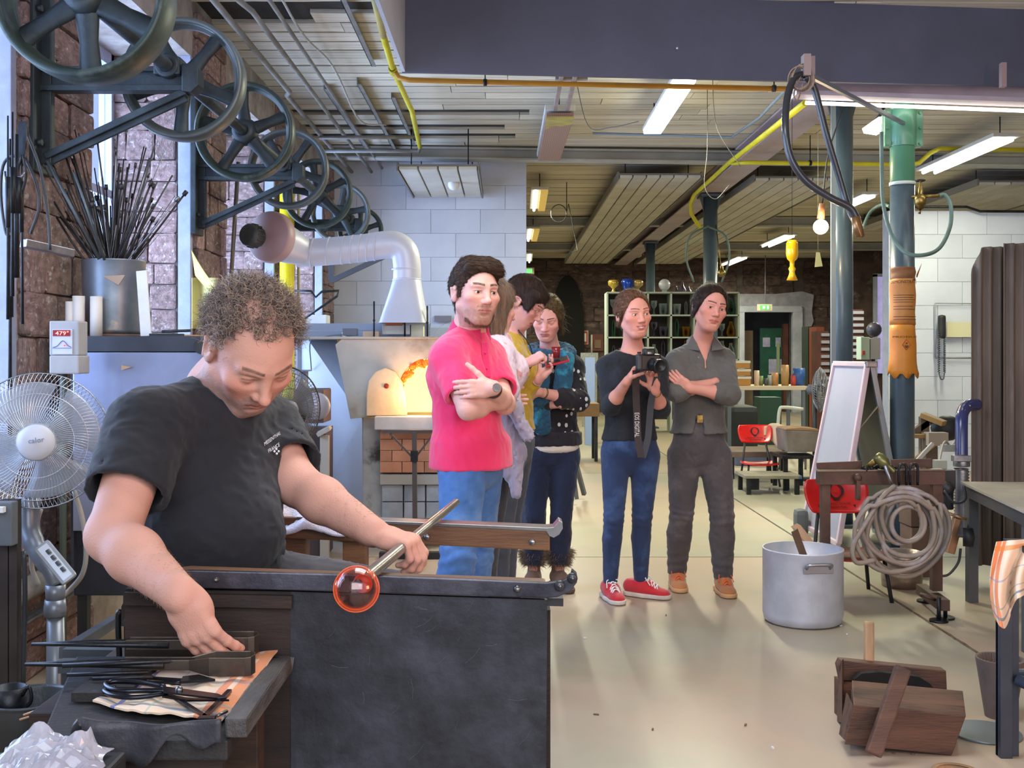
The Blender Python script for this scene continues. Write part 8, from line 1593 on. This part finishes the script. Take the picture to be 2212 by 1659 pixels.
for i,(y0,y1,x1)in enumerate(((832,812,1622),(811,796,1621),(795,778,1620))):
 t=empty('carton',P(1605,y0,13.6),('lowest','middle','topmost')[i]+' ochre carton of the stack on the work table','box','stacked cartons');MB().bx(fx0(1588,13.6),fx0(x1,13.6),13.6,13.85,Zh(y0,13.6)+(z-Zh(832,13.6)+.004),Zh(y1,13.6)-.03+(z-Zh(832,13.6))).build('box',kr,t,bevel=.003);MB().bx(fx0(1586,13.6),fx0(x1+1,13.6),13.59,13.86,Zh(y1,13.6)-.03+(z-Zh(832,13.6)),Zh(y1,13.6)+(z-Zh(832,13.6))).build('lid',wh_,t,bevel=.003)
for x,h,r,c_,l in((1634,.19,.035,'c9b39c','pale beaker'),(1645,.12,.03,'7d8a5c','olive jar'),(1655,.09,.025,'4a4a50','dark cup'),(1665,.13,.03,'a0a49c','grey glass'),(1676,.16,.045,'b88452','ochre bowl'),(1694,.26,.05,'a8814e','tall ochre box'),(1712,.13,.035,'b54438','red can'),(1718,.14,.03,'a63a34','dark red can'),(1725,.22,.08,'2f5590','blue bag')):
 c=Vector((fx0(x,13.7),13.7+r5.uniform(-.05,.1),z+.001));thing(l.replace(' ','_'),l+' standing on the work table behind the woman in grey',l.split()[-1],MB().lathe(c,[(.0001,0),(r*.9,0),(r,h*.5),(r*.95,h),(r*.85,h),(r*.8,.01)],n=16),M('tb_'+c_,c_,rough=.4))
Zs=18.6;sx=[fx0(q,Zs)for q in(1312,1355,1400,1450,1500,1548,1596)];sz_=[Zh(q,Zs)for q in(632,681,729,777,826)];shf=empty('glass_shelves',((sx[0]+sx[-1])/2,Zs+.2,0),'white open cube shelving with glassware against the far wall','shelving')
sm_=M('shelf_white','b6c0b6',rough=.5)
for x in sx:MB().bx(x-.015,x+.015,Zs,Zs+.4,.0,sz_[0]).build('divider',sm_,shf)
for q in sz_:MB().bx(sx[0],sx[-1],Zs,Zs+.4,q-.012,q+.012).build('shelf',sm_,shf)
MB().bx(sx[0],sx[-1],Zs+.4,Zs+.42,.2,sz_[0]).build('back',M('shelf_back','3d3532',rough=.9),shf)
gls=[glass('clear_glass','dfe8ea',.05,.35),glass('green_glass','6aa58c',.05,.45),glass('amber_glass','c79a3c',.05,.5),glass('smoky_glass','9a8fa8',.05,.5)]
shp=[[(.0001,0),(.05,0),(.06,.05),(.07,.18),(.065,.18),(.04,.02)],[(.0001,0),(.045,0),(.012,.02),(.012,.10),(.05,.16),(.055,.24),(.05,.24),(.01,.12)],[(.0001,0),(.06,0),(.09,.08),(.07,.18),(.03,.24),(.03,.30),(.025,.30)],[(.0001,0),(.03,0),(.03,.22),(.015,.28),(.0001,.30)]];nmz=('tumbler','goblet','vase','bottle');cn=('clear','green','amber','smoky');rows_=('top','second','third','lowest')
for i in range(6):
 for j in range(4):
  if j==3 and i in(2,3):continue
  for k in range(2):
   a,b=r5.randrange(4),r5.choice((0,0,0,1,2,3));c=Vector((sx[i]+(.12+.17*k)*1.0,Zs+.15+.08*k,sz_[j+1]+.013));s_=r5.uniform(.8,1.1)
   thing('glass_'+nmz[a],'%s glass %s, %s in the %s row, %s column of the far shelves'%(cn[b],nmz[a],('left','right')[k],rows_[j],('first','second','third','fourth','fifth','sixth')[i]),'glassware',MB().lathe(c,[(r*s_,h*s_)for r,h in shp[a]],n=14),gls[b],'glassware on the far shelves')
for x,c_,l,s_ in((1327,'c9a94a','gold glass goblet on top of the far shelves',0),(1358,'2a4fc0','cobalt blue glass bowl on top of the far shelves',1),(1380,'c2a468','pale gold goblet on top of the far shelves',0)):
 thing('glass_goblet',l,'goblet',MB().lathe((fx0(x,Zs),Zs+.15,sz_[0]+.013),[(.0001,0),(.05,0),(.025,.03),(.02,.06),(.05,.09),(.09,.12),(.095,.18),(.08,.21),(.07,.20)]if not s_ else[(.0001,0),(.07,0),(.06,.03),(.10,.10),(.11,.18),(.09,.23),(.08,.22)],n=18),M('gobl_'+c_,c_,rough=.12,metal=.4,spec=.8))
thing('white_globe','white opal glass globe on top of the far shelves','globe',MB().lathe((fx0(1438,Zs),Zs+.15,sz_[0]+.013),[(.0001,0),(.05,0),(.04,.04)]+[(.10*math.sin(t),.13-.10*math.cos(t))for t in np.linspace(.45,3.14,14)],n=20),M('opal_white','c6c8d4',rough=.2))
for x,r in((1477,.10),(1490,.07),(1464,.06)):thing('glass_star','spiky clear glass piece on the shelves, %s one'%({1477:'middle',1490:'right',1464:'left'}[x]),'glassware',MB().lathe((fx0(x,Zs),Zs+.15,sz_[0]+.013),[(r,0),(r*.7,.02),(r*.3,r),(.004,r*2)],n=8),gls[3])
ex_=empty('exit_sign',P(1652,672,24.2),'small lit exit sign hanging on a rod above the far door','sign');q4(1637,657,1668,671,24.2,.08,M('exit_housing','d8cdb0',rough=.5,emit=.25,ec='f0d8a0'),'housing',ex_);q4(1642,659,1663,669,24.19,.02,M('exit_green','3f9a50',emit=.8,ec='7fe080'),'green_panel',ex_);MB().box(P(1650,664,24.17),(.05,.01,.06)).box(P(1659,664,24.17),(.03,.01,.07)).build('pictogram',M('exit_white','f4fff0',emit=1.2,ec='f4ffe8'),ex_);MB().cyl(P(1653,657,24.25),(P(1653,0,24.25).x,24.25,CE),.01).build('rod',M('rod_pale','9a949c',rough=.5),ex_)
e2=empty('exit_sign',P(1144,590,23.5),'green lit exit sign beyond the edge of the block wall','sign');q4(1134,578,1154,592,23.5,.08,M('sign_frame','8a6a58',rough=.5),'housing',e2);q4(1135,580,1150,590,23.48,.02,MATS['exit_green'],'green_panel',e2);MB().cyl(P(1144,578,23.52),(P(1144,0,23.52).x,23.52,CE),.008).build('rod',dsteel,e2)
fs=empty('fire_sign',P(1257,743,24.6),'red square fire hose sign with a white 1 on the dark wall','sign');q4(1243,714,1271,744,24.93,.02,M('sign_rim','b5a59c',rough=.6),'rim',fs);q4(1245,716,1269,742,24.91,.02,M('sign_red','a83a30',rough=.6),'plate',fs);txt_mesh('1',P(1262,729,24.90),.09,.19,(1,0,0),(0,0,1),M('sign_white','e0d4cc'),fs);MB().ball(P(1251,723,24.90),.03,8,(1,.2,1)).tube([P(1250,737,24.9),P(1253,728,24.9),P(1249,724,24.9)],.012,5).build('flame_mark',MATS['sign_white'],fs)
q=empty('second_red_sign',P(1290,750,24.7),'faded red sign right of the fire hose sign','sign');q4(1280,722,1303,758,24.92,.03,M('faded_red','6b4038',rough=.7),'plate',q);q4(1284,734,1298,752,24.9,.03,M('faded_tan','7d6450',rough=.7),'panel',q)
thing('wall_rod','pale rod leaning on the far wall left of the faded red sign','rod',MB().cyl(P(1278,723,24.4),P(1278,765,24.4),.02),M('rod_white','b8b4aa'))
al=tag(MB().prism([(fx0(1190,24.9),24.84,.0)]+[(fx0(1190,24.9)+(1.0+math.cos(a))*.38,24.84,1.9+1.25*math.sin(a))for a in np.linspace(PI,0,12)]+[(fx0(1190,24.9)+.76,24.84,0)],(0,.03,0)).build('archway_shade',M('arch_shade_black','141212',rough=.9)),'black arched sheet for the shade of an alcove in the far wall behind the dotted cardigan','archway')  # black sheet before the wall stands for the alcove's shade
thing('radiator','pale ribbed radiator on the far wall left of the camera woman','radiator',MB().bx(fx0(1255,20),fx0(1292,20),20,20.15,Zh(786,20),Zh(762,20)).bx(fx0(1258,20),fx0(1262,20),20.03,20.1,0,Zh(786,20)).bx(fx0(1286,20),fx0(1290,20),20.03,20.1,0,Zh(786,20)),M('radiator_white','9fa39a','86898a',30,.5));thing('blue_lit_post','pillar with bluish light in its colour, left of the camera woman','post',MB().bx(fx0(1264,16),fx0(1285,16),16,16.12,0,Zh(772,16)),M('post_blue_lit','92a8d8',rough=.5))  # bluish light falling on the pillar is put into its colour
low_table(1235,1295,872,13.5,.5,'rough timber trestle bench between the two groups of people',M('trestle_wood','8c6f4a','74593c',3,.7),.16,'timber_bench');sw=empty('saw_horse',P(1245,1075,9.7),'grey splayed trestle legs behind the dotted cardigan','trestle')
for a,b in(((1240,985,9.8),(1262,1068,10.0)),((1236,1000,9.6),(1246,1078,9.6))):MB().bar(P(*a),P(*b),.035).build('leg',M('trestle_grey','5a5e62',rough=.5),sw)
MB().bar(P(1200,992,9.7),P(1248,988,9.9),.05).build('beam',MATS['trestle_grey'],sw)
bb=empty('blue_bucket',(fx0(1115,8.6),8.6,0),'blue plastic bucket standing behind the grey jeans','bucket');MB().lathe((fx0(1115,8.6),8.6,0),[(.0001,.003),(.10,.003),(.125,.21),(.13,.22),(.12,.22),(.095,.01)],n=24).build('pail',M('bucket_blue','2f56a8',rough=.4),bb)
def trays(px0,px1,y0,y1,Z,n,label,name='tray_stack'):
 t=empty(name,(fx0((px0+px1)/2,Z),Z+.2,0),label,'rack','stacks of wooden trays');m_=M('tray_brown','6e4136','57332c',4,.7,rnd=.1);w_=M('tray_white','a9aab8',rough=.6);MB().bx(fx0(px0,Z)-.05,fx0(px1,Z),Z+.05,Z+.4,0,Zh(y0,Z)).build('rack_body',m_,t)
 for i in range(n):yy=y0+(y1-y0)*(i+.5)/n;MB().bx(fx0(px0,Z),fx0(px1,Z),Z,Z+.06,Zh(yy+3.5,Z),Zh(yy-3,Z)).build('tray_front',w_,t)
 return t
trays(1775,1792,715,840,17,8,'rack of brown trays left of the blue grey column');trays(1836,1866,668,790,16,9,'rack of white banded trays right of the blue grey column')
thing('green_locker','dark locker with a white label left of the tray rack','locker',MB().bx(fx0(1746,18),fx0(1764,18),18,18.4,0,Zh(705,18)),M('locker_dark','2c3a34',rough=.5));thing('red_cabinet','brown red cabinet beside the distant tray rack','cabinet',MB().bx(fx0(1763,17.5),fx0(1780,17.5),17.5,17.9,0,Zh(706,17.5)),M('cabinet_red','8e4430',rough=.6))
thing('dark_machine','dark machine under the long work table','machine',MB().bx(fx0(1575,15),fx0(1640,15),15,15.6,.0,.62),M('machine_dark','25282c',rough=.6),bevel=.08);thing('green_cabinet','dark green cabinet seen under the work table','cabinet',MB().bx(fx0(1642,16),fx0(1688,16),16,16.4,0,.70),M('cabinet_green','1d3d33',rough=.6))
thing('planks_pile','grey blue low crate on the floor behind the far red chair','crate',MB().bx(fx0(1590,13),fx0(1670,13),13,13.8,.0,.12),M('blue_grey_crate','5a6078',rough=.7),bevel=.01)
print('SCRIPT',round(time.time()-T0,1))
